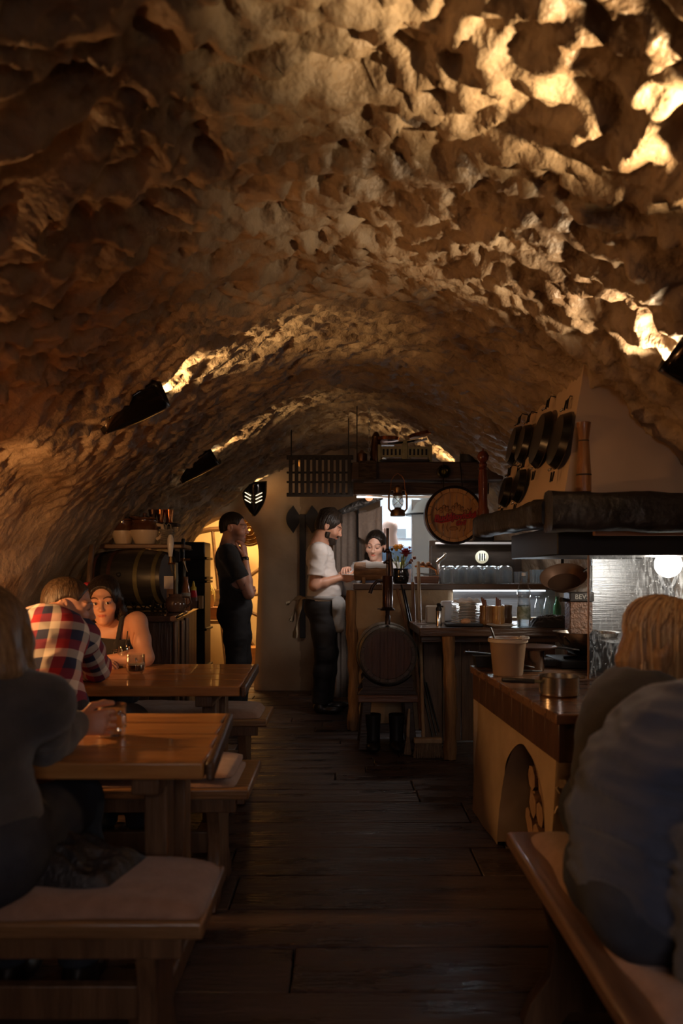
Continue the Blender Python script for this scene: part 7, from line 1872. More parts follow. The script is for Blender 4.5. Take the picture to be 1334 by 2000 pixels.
# ---------------------------------------------------------------- 1. man in the plaid shirt
def plaid_man():
    root = person('man in a red, navy and cream plaid shirt leaning towards the woman', (-1.10, 2.92, 0))
    J = dict(H=A3(-1.10, 2.88, 0.60), M=A3(-1.16, 2.90, 0.83), N=A3(-1.175, 3.05, 1.010), SL=A3(-1.345, 3.16, 0.925), SR=A3(-1.062, 3.13, 0.945), EL=A3(-1.42, 3.40, 0.775), ER=A3(-1.080, 3.39, 0.785),
             WL=A3(-1.24, 3.55, 0.76), WR=A3(-1.25, 3.58, 0.765), hipR=A3(0.96, -0.25, 0), KL=A3(-1.06, 3.30, 0.56), KR=A3(-0.90, 3.28, 0.565), AL=A3(-1.04, 3.36, 0.11), AR=A3(-0.88, 3.35, 0.11))
    C = A3(-1.148, 3.235, 1.062); R = frame((0.97, 0.20, -0.20), (0.10, 0.12, 1)); sc = 0.98
    hd = head_sdf(C, R, J['N'], sc, smile=1.0, neck_r=0.060, lid=0.003)
    col = lambda V: head_colors(V, C, R, sc, brow=(0.42, 0.34, 0.28), lips=(0.95, 0.55, 0.5), stubble=0.18, flush=0.3)
    hands = [hand_sdf(J['WL'], (1, 0.2, 0), (0, 0, 1), 1, curl=(0.3, 0.3, 0.2)), hand_sdf(J['WR'], (-0.9, 0.5, 0), (0, 0, 1), -1, curl=(0.3, 0.3, 0.2))]
    body_part(root, J, hd, skin_b, hands, colfn=col)
    eyes(root, C, R, sc, (0, 1, 0))
    s, Rt = shirt_sdf(J, 0.014, 'long', w=1.02, amp=0.0045, fold=fold_fn((8, 8, 17), 2.0, sharp=1.5), neck_r=0.066, hem=(J['H'] - A3(0, 0, 0.035), (0.1, 0, -1)))
    up = unit(J['N'] - J['M'])
    V, Q = s.mesh()
    q = (V - J['M']) @ Rt; ang = np.arctan2(q[:, 0], -q[:, 1]); U = np.stack([ang * 0.155 / 0.118 + 0.12, (V - J['H']) @ unit(J['N'] - J['H']) / 0.118, 0 * ang], 1)
    for a, b, c in (('SL', 'EL', 'WL'), ('SR', 'ER', 'WR')):
        for p0, p1, off in ((J[a], J[b], 0.0), (J[b], J[c], 2.55)):
            d = p1 - p0; L = np.linalg.norm(d); t = ((V - p0) @ d) / L ** 2; dist = np.linalg.norm(V - p0 - np.clip(t, 0, 1)[:, None] * d, axis=1)
            m = (dist < 0.078) & (t > (0.18 if off == 0 else 0.0)); dn = d / L; e1 = unit(np.cross(dn, (0.3, 0.2, 1))); e2 = np.cross(dn, e1)
            w_ = V - p0; an = np.arctan2(w_ @ e1, w_ @ e2); U[m] = np.stack([an[m] * 0.055 / 0.10 + 0.45, (t[m] * L) / 0.118 + off, 0 * an[m]], 1)
    sh = part_obj('plaid_shirt', V, Q, pm_, root, extra={'puv': U})
    # shirt collar
    n = 28; Vc = []
    for i in range(n):
        a = -2.5 + 5.0 * i / (n - 1); d_ = Rt[:, 0] * math.sin(a) - Rt[:, 1] * math.cos(a)
        for r_, z_ in ((0.066, 0.000), (0.070, 0.030), (0.078, 0.034), (0.092, -0.004), (0.098, -0.018)): Vc.append(J['N'] + Rt[:, 1] * 0.012 + d_ * r_ + Rt[:, 2] * (z_ + 0.010))
    Vc = np.array(Vc); idx = np.arange(n * 5).reshape(n, 5); Qc = np.stack([idx[:-1, :-1], idx[1:, :-1], idx[1:, 1:], idx[:-1, 1:]], -1).reshape(-1, 4)
    uu = np.stack([np.repeat(np.linspace(0, 2.6, n), 5), np.tile(np.linspace(0.0, 0.5, 5), n), np.zeros(n * 5)], 1)
    co = part_obj('collar', Vc, Qc, pm_, sh, extra={'puv': uu}); co.location = -np.array(root.location) * 0; so = co.modifiers.new('solid', 'SOLIDIFY'); so.thickness = 0.003
    co.data.transform(Matrix.Translation((0, 0, 0)))
    V, Q = hair_cap(C, R, sc, th=0.0045, front=0.088, low=-0.04, side=2.0, fold=strand_fold(C, R, 40, 6, 1.0), amp=0.0012, forehead=0.066)
    part_obj('hair', V, Q, hair_mat('hair_short_brown', (0.030, 0.017, 0.010), (0.075, 0.045, 0.025)), root)
    pants(root, J, denim, h=0.009)
    for k_, a_ in (('KL', 'AL'), ('KR', 'AR')): shoe(root, J[a_], (0.2, 1, 0), shoe_m)
    return root
plaid_man()

# ---------------------------------------------------------------- 2. dark-haired woman in the black top
def dark_woman():
    root = person('dark-haired woman in a black strappy top leaning on the table', (-1.26, 4.2, 0))
    J = dict(H=A3(-1.28, 4.20, 0.60), M=A3(-1.27, 4.17, 0.76), N=A3(-1.252, 4.13, 0.925), SL=A3(-1.085, 4.07, 0.945), SR=A3(-1.400, 4.08, 0.915), EL=A3(-1.015, 3.97, 0.765), ER=A3(-1.45, 3.93, 0.762),
             WL=A3(-1.215, 3.90, 0.755), WR=A3(-1.26, 3.85, 0.755), hipR=A3(-1, 0, 0), KL=A3(-1.17, 3.80, 0.54), KR=A3(-1.38, 3.80, 0.54), AL=A3(-1.17, 3.85, 0.10), AR=A3(-1.38, 3.85, 0.10))
    C = A3(-1.248, 4.025, 1.052); R = frame((0.17, -0.97, -0.10), (-0.06, 0, 1)); sc = 0.98
    hd = head_sdf(C, R, J['N'], sc, female=True, smile=0.25, neck_r=0.043, ear=False, lid=0.0050)
    col = lambda V: head_colors(V, C, R, sc, brow=(0.10, 0.07, 0.06), lips=(0.92, 0.42, 0.40), female=True, flush=0.15)
    hands = [hand_sdf(J['WL'], (-1, -0.1, 0), (0, -0.5, 0.8), 1, sc=.92, curl=(0.5, 0.6, 0.4)), hand_sdf(J['WR'], (0.9, -0.1, 0), (0, -0.3, 0.9), -1, sc=.92, curl=(0.4, 0.5, 0.3))]
    body_part(root, J, hd, skin_a, hands, w=0.98, female=True, arm_r=(0.054, 0.044, 0.026), colfn=col, h=0.006)
    eyes(root, C, R, sc, (-0.42, 0.9, 0.08), iris=(0.035, 0.02, 0.012))
    # strappy top
    lo, hi = bounds([J['H'], J['N'], J['SL'], J['SR']], 0.24); s = SDF(lo, hi, 0.005); Rt = torso_prims(s, J, 0.008, 0.98, female=True)
    ch_ = J['M'] * .5 + J['N'] * .5; f = Rt[:, 1]; r_ = Rt[:, 0]; u = Rt[:, 2]
    s.cut(ch_ + u * 0.028, u - f * 0.15, 0.4, 0.006)
    s.cone(ch_ + f * 0.16 + u * 0.06, ch_ + f * 0.16 - u * 0.015, 0.055, 0.022, 0.012, 's')
    s2 = SDF(lo, hi, 0.005); torso_prims(s2, J, 0.009, 0.98, female=True)
    g = np.stack(np.meshgrid(*[s.lo[i] + s.h * np.arange(s.n[i]) for i in range(3)], indexing='ij'), -1) - ch_
    x_ = g @ r_; z_ = g @ u
    for sg in (-1, 1): s.D = np.minimum(s.D, np.maximum(s2.D, np.maximum(np.abs(x_ - sg * (0.078 + 0.10 * np.clip(z_ - 0.02, 0, 0.1))) - 0.011, -(z_ + 0.01)).astype(np.float32)))
    part_obj('black_top', *s.mesh(), black_knit, root)
    def ext(s, T):
        for sx, x2 in ((-1, 0.0), (1, 0.0)):
            s.chain([T(sx * 0.062, 0.012, 0.068), T(sx * 0.083, -0.002, 0.01), T(sx * 0.088, -0.025, -0.06), T(sx * 0.085, -0.04, -0.13)], [0.020, 0.018, 0.024, 0.028], 0.02)
        s.chain([T(0, -0.09, 0.0), T(0, -0.095, -0.09), T(0.0, -0.085, -0.16)], [0.06, 0.062, 0.055], 0.03)
        s.ell(T(-0.01, -0.06, 0.095), (0.06, 0.06, 0.04), None, 0.03)
    V, Q = hair_cap(C, R, sc, th=0.014, front=0.110, low=-0.20, extra=ext, fold=strand_fold(C, R, 22, 2, 3.0), amp=0.0016, ext=0.22, forehead=0.084)
    part_obj('hair', V, Q, hair_mat('hair_black', (0.008, 0.006, 0.005), (0.020, 0.013, 0.010), rough=0.35), root)
    # red hair flower behind the head
    b = MB(); c_ = C + R @ A3(0.075, -0.06, 0.075)
    for k in range(9):
        a = k * 0.7; b.sphere(Vector(c_ - np.array(root.location)) + Vector((0.022 * math.cos(a), 0.01 * math.sin(a * 2), 0.016 * math.sin(a))), 0.018, 8, 6, (1, .7, .7))
    b.build('hair_flower', mat('red_hair_flower', (0.30, 0.01, 0.02), rough=0.7), root)
    pants(root, J, denim, h=0.009, w=0.95, waist=0.04)
    for a_ in ('AL', 'AR'): shoe(root, J[a_], (0, -1, 0), shoe_m)
dark_woman()

# ---------------------------------------------------------------- 3. man in the black T-shirt, hand at his mouth
def black_tee_man():
    Y = 6.30; x = -0.885
    root = person('man in a black T-shirt standing with his hand at his mouth by the arch', (x, Y, 0))
    J = dict(H=A3(x + .02, Y, 0.90), M=A3(x + .005, Y, 1.14), N=A3(x - .045, Y, 1.405), SL=A3(x - .02, Y + .185, 1.365), SR=A3(x - .02, Y - .185, 1.365), ER=A3(x + .145, Y - .17, 1.035), EL=A3(x + .10, Y + .20, 1.06),
             WR=A3(x + .105, Y - .12, 1.335), WL=A3(x + .16, Y - .02, 1.06), hipR=A3(0, -1, 0), KL=A3(x + .055, Y + .10, 0.48), KR=A3(x + .035, Y - .10, 0.48), AL=A3(x + .03, Y + .11, 0.085), AR=A3(x + .0, Y - .10, 0.085))
    C = A3(x + .005, Y, 1.572); R = frame((0.98, -0.12, -0.07)); sc = 1.06
    hd = head_sdf(C, R, J['N'], sc, neck_r=0.058)
    col = lambda V: head_colors(V, C, R, sc, brow=(0.2, 0.15, 0.12), stubble=0.75)
    hands = [hand_sdf(J['WR'], (-0.12, 0.1, 1), (0.9, -0.4, 0.1), -1, sc=1.0, curl=(0.45, 0.55, 0.35), spread=0.03), hand_sdf(J['WL'], (0.2, -1, 0), (1, 0, 0), 1, curl=(0.5, 0.6, 0.4))]
    body_part(root, J, hd, skin_b, hands, arm_r=(0.052, 0.042, 0.028), colfn=col)
    eyes(root, C, R, sc)
    s, Rt = shirt_sdf(J, 0.014, 'short', w=1.08, amp=0.004, neck_r=0.064, sl_len=0.62, hem=(J['H'] - A3(0, 0, 0.03), (0, 0, -1)))
    part_obj('black_tshirt', *s.mesh(), black_knit, root)
    V, Q = hair_cap(C, R, sc, th=0.006, front=0.094, low=-0.012, side=1.6, fold=strand_fold(C, R, 40, 6, 1.0), amp=0.0022, forehead=0.068)
    part_obj('hair', V, Q, hair_mat('hair_dark_short', (0.012, 0.008, 0.006), (0.03, 0.02, 0.014)), root)
    pants(root, J, black_cloth_p, h=0.009, r=(0.092, 0.064, 0.052))
    for a_ in ('AL', 'AR'): shoe(root, J[a_], (1, 0, 0), shoe_m)
    b = MB(); w0 = J['WR']; d = unit(J['WR'] - J['ER']); 
    Mq = Vector(d).to_track_quat('Z', 'Y').to_matrix().to_4x4(); b.lathe([(0.031, -0.014), (0.033, -0.010), (0.033, 0.010), (0.031, 0.014)], 20, M=Mq, cap0=False, cap1=False); b.sphere(Mq @ Vector((0.0, -0.033, 0)), 0.018, 12, 6, (1, .5, 1))
    o = b.build('wristwatch', mat('watch_black', (0.012, 0.012, 0.012), rough=0.25), root); o.location = Vector(w0 - d * 0.02) - root.location
    # tattoo on the forearm: dark ink patches on the upper arm, slightly proud of the skin
    b = MB(); a0 = J['SR'] + (J['ER'] - J['SR']) * 0.80
    rr = random.Random(2)
    for k in range(7):
        p0 = Vector(a0 + A3(rr.uniform(-.02, .02), -0.0455, rr.uniform(-.025, .03))) - root.location
        b.tube([p0, p0 + Vector((rr.uniform(-.02, .02), 0.001, rr.uniform(-.02, .02)))], [0.003, 0.002], 6, flat=0.4)
    b.build('tattoo', mat('tattoo_ink', (0.06, 0.045, 0.05), rough=0.5), root)
black_tee_man()

# ---------------------------------------------------------------- 4. bearded waiter in the white T-shirt
def waiter():
    Y = 6.70; x = -0.165
    root = person('bearded waiter in a white T-shirt and tied apron holding a plate at the bar', (x, Y, 0))
    J = dict(H=A3(x - .005, Y, 0.93), M=A3(x + .0, Y, 1.17), N=A3(x - .035, Y, 1.435), SL=A3(x - .02, Y + .195, 1.385), SR=A3(x - .03, Y - .195, 1.385), ER=A3(x - .065, Y - .22, 1.095), EL=A3(x + .02, Y + .22, 1.11),
             WR=A3(x + .155, Y - .13, 1.165), WL=A3(x + .20, Y + .05, 1.20), hipR=A3(0, -1, 0), KL=A3(x + .05, Y + .10, 0.50), KR=A3(x + .02, Y - .10, 0.50), AL=A3(x + .02, Y + .11, 0.085), AR=A3(x - .02, Y - .10, 0.085))
    C = A3(x + .062, Y, 1.605); R = frame((0.92, -0.10, -0.40), (0.3, 0, 1)); sc = 1.08
    hd = head_sdf(C, R, J['N'], sc, neck_r=0.060, lid=0.003)
    col = lambda V: head_colors(V, C, R, sc, brow=(0.12, 0.08, 0.07), stubble=0.8)
    hands = [hand_sdf(J['WR'], (1, 0.1, 0.05), (0.1, -0.8, -0.4), 1, curl=(0.5, 0.5, 0.3)), hand_sdf(J['WL'], (1, -0.3, 0.1), (0, 0.4, 1), -1, curl=(0.4, 0.4, 0.3))]
    body_part(root, J, hd, skin_a, hands, arm_r=(0.054, 0.044, 0.029), colfn=col, belly=0.02)
    eyes(root, C, R, sc)
    s, Rt = shirt_sdf(J, 0.014, 'short', w=1.12, belly=0.02, amp=0.005, fold=fold_fn((7, 7, 15), 6.0), neck_r=0.066, sl_len=0.70, hem=(J['H'] + A3(0, 0, 0.03), (0, 0, -1)))
    part_obj('white_tshirt', *s.mesh(), white_tee, root)
    def ext(s, T):
        s.ell(T(0, -0.035, 0.07), (0.078, 0.09, 0.06), None, 0.02); s.chain([T(0, 0.03, 0.115), T(0, -0.04, 0.125), T(0, -0.10, 0.09)], [0.03, 0.035, 0.03], 0.03)
    V, Q = hair_cap(C, R, sc, th=0.012, front=0.104, low=-0.03, extra=ext, fold=strand_fold(C, R, 30, 4, 5.0), amp=0.003, forehead=0.056)
    part_obj('hair', V, Q, MATS['hair_dark_short'], root)
    s = SDF(C - 0.16, C + 0.16, 0.0035); E = lambda c, r, k=0.012, op='u': s.ell(C + R @ (np.array(c) * sc), np.array(r) * sc, R, k * sc, op)
    E((0, 0.034, -0.082), (0.056, 0.058, 0.046)); E((0, 0.070, -0.108), (0.032, 0.028, 0.028), 0.02); E((0, 0.088, -0.052), (0.028, 0.012, 0.006), 0.01)
    for sx in (-1, 1): E((sx * 0.064, 0.014, -0.040), (0.012, 0.020, 0.05), 0.02)
    E((0, 0.098, -0.064), (0.021, 0.022, 0.008), 0.004, 's')
    local_planes(s, C, R, [((0, 0.0, -0.048), (0, -0.25, 1)), ((0, -0.008, -0.06), (0, -1, -0.2))], sc); E((0, 0.088, -0.049), (0.027, 0.010, 0.006), 0.004)
    s.folds(0.002, fold_fn((60, 60, 30), 1.0), 0.012); part_obj('beard', *s.mesh(), hair_mat('beard_dark', (0.014, 0.009, 0.007), (0.035, 0.022, 0.015), st=(90, 90, 30)), root)
    pants(root, J, black_cloth_p, h=0.009, r=(0.098, 0.072, 0.060), w=1.08)
    for a_ in ('AL', 'AR'): shoe(root, J[a_], (1, -0.1, 0), shoe_m)
    # apron: wrap with a big bow behind
    linen = mat('apron_linen', (0.34, 0.26, 0.16), (0.42, 0.33, 0.21), rough=0.9, scale=6, bump=0.2, bscale=150)
    ap = None
    z0 = J['H'][2] + 0.06
    b = MB(); b.tube([Vector((0.135 * math.cos(a) + 0.0, 0.195 * math.sin(a), z0)) for a in np.linspace(0, 2 * PI, 33)], 0.018, 8, caps=False, flat=1.0); ap = b.build('apron_band', mat('apron_grey', (0.30, 0.30, 0.30), rough=0.9), root)
    for k, (p1, p2, w_) in enumerate(((A3(-.20, -.10, .0), A3(-.31, -.12, -.05), .05), (A3(-.20, -.08, -.02), A3(-.27, -.10, -.20), .045), (A3(-.19, -.12, -.04), A3(-.235, -.12, -.34), .05))):
        pts = catmull([(-.15, -.10, z0), tuple(p1 + A3(0, 0, z0)), tuple(p2 + A3(0, 0, z0))], 10); b = MB(); b.tube([Vector(p) for p in pts], [0.02] + [w_ * (0.6 + 0.4 * math.sin(i)) for i in range(8)] + [w_ * .8], 10, flat=0.35); b.jitter(0.005, k); b.build('apron_tie', linen, ap)
    s = SDF(A3(x - .05, Y - .3, 0.62), A3(x + .30, Y + .3, 1.02), 0.008); s.ell(A3(x + .06, Y, 0.93), (0.135, 0.205, 0.10), None, 0.03); s.cone(A3(x + .105, Y - .08, 0.90), A3(x + .135, Y - .07, 0.74), 0.085, 0.05, 0.04); s.folds(0.008, fold_fn((14, 14, 4), 1.0), 0.02)
    s.cut(A3(x + .085, Y, .85), (-1, 0, 0), 0.35); part_obj('apron_front', *s.mesh(), MATS['apron_grey'], root)
    # plate with food and a glass in his hands
    t = thing('plate', 'pale plate of food held by the bearded waiter', 'plate', (x + .245, Y - .07, 1.178))
    MB().lathe([(0.06, 0), (0.065, .004), (0.115, .014), (0.113, .017), (0.06, .008)], 28).build('dish', white_c, t)
    for k in range(6): MB().sphere((0.03 * math.cos(k), 0.03 * math.sin(k * 1.7), 0.018), 0.016, 8, 6, (1, 1, .7)).build('food_piece', mat('food_cream', (0.5, 0.38, 0.22), rough=0.6), t)
    b = MB(); b.lathe([(0.024, 0), (0.026, 0.004), (0.006, 0.01), (0.005, 0.03), (0.022, 0.05), (0.028, 0.08), (0.024, 0.10), (0.022, 0.10), (0.025, 0.08)], 18); o = b.build('dessert_glass', thin); o.location = (x + .285, Y - .05, 1.20); tag(o, 'small stemmed glass on the plate held by the bearded waiter', 'glass')
waiter()

# ---------------------------------------------------------------- 5. barmaid
def barmaid():
    Y = 6.92; x = 0.305
    root = person('barmaid with dark tied-back hair and white blouse looking down behind the bar', (x, Y, 0))
    J = dict(H=A3(x + .01, Y, 0.86), M=A3(x, Y, 1.06), N=A3(x + .012, Y + .02, 1.285), SL=A3(x + .185, Y, 1.235), SR=A3(x - .155, Y - .02, 1.235), ER=A3(x - .25, Y - .12, 1.06), EL=A3(x + .25, Y - .05, 1.0), WR=A3(x - .245, Y - .25, 1.235), WL=A3(x + .1, Y - .2, 1.02),
             hipR=A3(-1, 0, 0), KL=A3(x + .1, Y, .46), KR=A3(x - .1, Y, .46), AL=A3(x + .1, Y + .02, .085), AR=A3(x - .1, Y + .02, .085))
    C = A3(x, Y - .015, 1.452); R = frame((-0.24, -0.93, -0.28), (0.10, 0, 1)); sc = 1.06
    hd = head_sdf(C, R, J['N'], sc, female=True, neck_r=0.045, lid=0.0025, mouth_open=0.003)
    col = lambda V: head_colors(V, C, R, sc, brow=(0.15, 0.1, 0.09), lips=(0.9, 0.42, 0.40), female=True)
    hands = [hand_sdf(J['WR'], (-0.3, -1, 0.1), (-0.2, 0, 1), 1, sc=.95, curl=(0.5, 0.5, 0.3)), hand_sdf(J['WL'], (-1, -0.2, 0), (0, -.5, 1), 1, sc=.92)]
    body_part(root, J, hd, skin_c, hands, w=1.0, female=True, colfn=col)
    eyes(root, C, R, sc, (0, 0.9, -0.4))
    s, Rt = shirt_sdf(J, 0.012, 'long', female=True, amp=0.004, neck_r=0.058); part_obj('white_blouse', *s.mesh(), mat('white_blouse', (0.60, 0.60, 0.62), rough=0.85), root)
    s = SDF(A3(x - .2, Y - .2, .8), A3(x + .2, Y + .16, 1.34), 0.008); torso_prims(s, J, 0.020, female=True); s.cut(A3(x, Y, 1.25), (0, 0, 1), 0.3); s.cone(A3(x, Y - .2, 1.32), A3(x, Y - .2, 1.12), .10, .06, .02, 's'); part_obj('dark_vest', *s.mesh(), mat('vest_dark', (0.02, 0.02, 0.035), rough=0.8), root)
    def ext(s, T):
        s.ell(T(0.02, -0.10, -0.03), (0.05, 0.05, 0.055), None, 0.03); s.chain([T(0.05, -0.07, -0.04), T(0.07, -0.05, -0.11), T(0.075, -0.03, -0.16)], [0.035, 0.03, 0.02], 0.02)
        for sx in (-1, 1): s.chain([T(sx * 0.055, 0.045, 0.066), T(sx * 0.077, 0.0, 0.02)], [0.013, 0.012], 0.012)
    V, Q = hair_cap(C, R, sc, th=0.011, front=0.106, low=-0.06, side=1, extra=ext, fold=strand_fold(C, R, 30, 3, 2.0), amp=0.002, ext=0.2, forehead=0.078); part_obj('hair', V, Q, MATS['hair_black'], root)
    pants(root, J, black_cloth_p, h=0.01)
    for a_ in ('AL', 'AR'): shoe(root, J[a_], (0, -1, 0), shoe_m)
    b = MB(); c_ = C + R @ (A3(-0.082, -0.004, -0.045) * sc) - np.array(root.location); b.sphere(Vector(c_), 0.006, 8, 6); b.build('earring', chrome, root)
barmaid()

# ---------------------------------------------------------------- 6. cook in the kitchen
def cook():
    Y = 8.75; x = 0.545
    root = person('bald cook in a blue-grey shirt seen from behind through the hatch', (x, Y, 0))
    J = dict(H=A3(x + .03, Y, 0.92), M=A3(x + .04, Y, 1.16), N=A3(x + .03, Y, 1.50), SL=A3(x - .14, Y + .06, 1.44), SR=A3(x + .20, Y - .06, 1.42), ER=A3(x + .27, Y, 1.15), EL=A3(x - .2, Y + .15, 1.15), WR=A3(x + .2, Y + .2, 1.1), WL=A3(x - .1, Y + .3, 1.1),
             hipR=A3(1, -.3, 0), KL=A3(x - .08, Y, .5), KR=A3(x + .12, Y, .5), AL=A3(x - .08, Y, .085), AR=A3(x + .12, Y, .085))
    C = A3(x - .005, Y + .01, 1.685); R = frame((-0.55, 0.8, -0.1)); sc = 1.08
    hd = head_sdf(C, R, J['N'], sc, neck_r=0.062, h=0.004); col = lambda V: head_colors(V, C, R, sc)
    body_part(root, J, hd, skin_c, [hand_sdf(J['WL'], (0, 1, 0), (0, 0, 1), 1), hand_sdf(J['WR'], (0, 1, 0), (0, 0, 1), -1)], colfn=col, h=0.009)
    s, Rt = shirt_sdf(J, 0.014, 'short', h=0.009, amp=0.004); part_obj('blue_shirt', *s.mesh(), mat('blue_grey_cotton', (0.16, 0.22, 0.30), rough=0.85), root)
    pants(root, J, black_cloth_p, h=0.012)
    for a_ in ('AL', 'AR'): shoe(root, J[a_], (-.5, .8, 0), shoe_m)
cook()

# ---------------------------------------------------------------- 7. woman in the dark cardigan, near left
def near_woman():
    root = person('woman in a charcoal cardigan reaching for the glass cup on the table', (-0.84, 1.80, 0))
    J = dict(H=A3(-0.86, 1.76, 0.59), M=A3(-0.87, 1.74, 0.79), N=A3(-0.862, 1.76, 0.955), SL=A3(-1.04, 1.78, 0.90), SR=A3(-0.700, 1.80, 0.895), EL=A3(-1.10, 1.95, 0.755), ER=A3(-0.765, 1.975, 0.765), WL=A3(-0.95, 2.12, 0.755), WR=A3(-0.752, 2.165, 0.775),
             hipR=A3(1, 0, 0), KL=A3(-0.95, 2.16, 0.56), KR=A3(-0.75, 2.16, 0.56), AL=A3(-0.95, 2.20, 0.10), AR=A3(-0.75, 2.20, 0.10))
    C = A3(-0.848, 1.825, 1.045); R = frame((-0.12, 0.98, -0.15)); sc = 0.98
    hd = head_sdf(C, R, J['N'], sc, female=True, neck_r=0.045); col = lambda V: head_colors(V, C, R, sc, female=True)
    hands = [hand_sdf(J['WL'], (0.5, 0.8, 0), (0, 0, 1), 1, sc=.93), hand_sdf(J['WR'], (0.92, 0.36, 0.03), (0.30, -0.90, 0.25), -1, sc=.95, curl=(0.75, 0.75, 0.55), spread=0.04, thumb=(0.7, 0.5))]
    body_part(root, J, hd, skin_a, hands, female=True, colfn=col); eyes(root, C, R, sc)
    s, Rt = shirt_sdf(J, 0.014, 'long', female=True, amp=0.004, fold=fold_fn((9, 9, 18), 3.0), neck_r=0.06, arm_r=(0.047, 0.040, 0.028)); part_obj('cardigan', *s.mesh(), charcoal, root)
    def ext(s, T):
        for sx in (-1, 1): s.chain([T(sx * 0.066, 0.02, 0.05), T(sx * 0.086, 0.0, -0.01), T(sx * 0.090, -0.01, -0.08), T(sx * 0.082, -0.015, -0.13)], [0.026, 0.026, 0.030, 0.018], 0.025)
        s.chain([T(0, -0.085, 0.02), T(0, -0.095, -0.07), T(0, -0.085, -0.135)], [0.066, 0.068, 0.05], 0.03)
        s.chain([T(0.05, -0.08, 0.0), T(0.06, -0.08, -0.08), T(0.055, -0.07, -0.135)], [0.05, 0.05, 0.03], 0.03); s.chain([T(-0.05, -0.08, 0.0), T(-0.06, -0.08, -0.08), T(-0.055, -0.07, -0.135)], [0.05, 0.05, 0.03], 0.03)
    V, Q = hair_cap(C, R, sc, th=0.014, front=0.108, low=-0.2, extra=ext, fold=strand_fold(C, R, 24, 1.6, 8.0), amp=0.004, ext=0.2)
    part_obj('hair', V, Q, hair_mat('hair_light_brown', (0.13, 0.075, 0.038), (0.26, 0.165, 0.085)), root)
    pants(root, J, denim, h=0.009)
    for a_ in ('AL', 'AR'): shoe(root, J[a_], (0, 1, 0), shoe_m)
near_woman()
q = Vector((-0.676, 2.262, 0.72))
t = thing('glass_cup', 'straight glass cup of amber drink held by the woman in the cardigan', 'cup', (q.x, q.y, zt2))
MB().lathe([(0.034, 0), (0.038, .004), (0.041, 0.094), (0.038, 0.094), (0.035, 0.010)], 26).build('glass', thin, t)
MB().lathe([(0.0345, 0.011), (0.037, 0.078)], 24).build('drink', mat('amber_drink', (0.85, 0.50, 0.20), rough=0.35, trans=0.75, ior=1.2), t)
MB().tube([(0.03, -0.03, .075), (0.05, -0.05, .07), (0.052, -0.052, .04), (0.03, -0.03, .025)], 0.006, 8).build('handle', glass, t)

# leather jacket on the near bench
n1, n2 = 70, 40; u = np.linspace(-1, 1, n1); v = np.linspace(-1, 1, n2); U, Vg = np.meshgrid(u, v, indexing='ij')
edge = np.clip(1 - np.abs(U) ** 6, 0, 1) * np.clip(1 - np.abs(Vg) ** 6, 0, 1)
pp = np.stack([U.ravel() * 2 + 30, Vg.ravel() * 2.0 + U.ravel() * .8, np.zeros(U.size)], 1); rid = (1 - np.abs(fbm(pp * 0.9, 3)) * 1.3).reshape(U.shape)
hgt = edge ** 0.4 * (0.02 + 0.10 * np.clip((0.55 - U * 0.75), 0, 1.1) + 0.030 * rid)
X = -0.76 + U * 0.25 + 0.02 * Vg; Yj = 1.845 + Vg * (0.135 - 0.045 * (U + 1) / 2) + 0.012 * np.sin(U * 6)
V = np.stack([X, Yj, ZS + 0.042 + hgt], -1).reshape(-1, 3); Vb = V.copy(); Vb[:, 2] = ZS + 0.0415
idx = np.arange(n1 * n2).reshape(n1, n2); qd = np.stack([idx[:-1, :-1], idx[1:, :-1], idx[1:, 1:], idx[:-1, 1:]], -1).reshape(-1, 4)
o = mesh_obj('leather_jacket', np_mesh('leather_jacket', np.concatenate([V, Vb]), np.concatenate([qd, qd[:, ::-1] + n1 * n2]), mat('black_leather', (0.016, 0.014, 0.015), (0.03, 0.026, 0.028), rough=0.42, scale=12, bump=0.4, bscale=80)), angle=0)
tag(o, 'folded black leather jacket lying on the mauve bench pad', 'jacket')

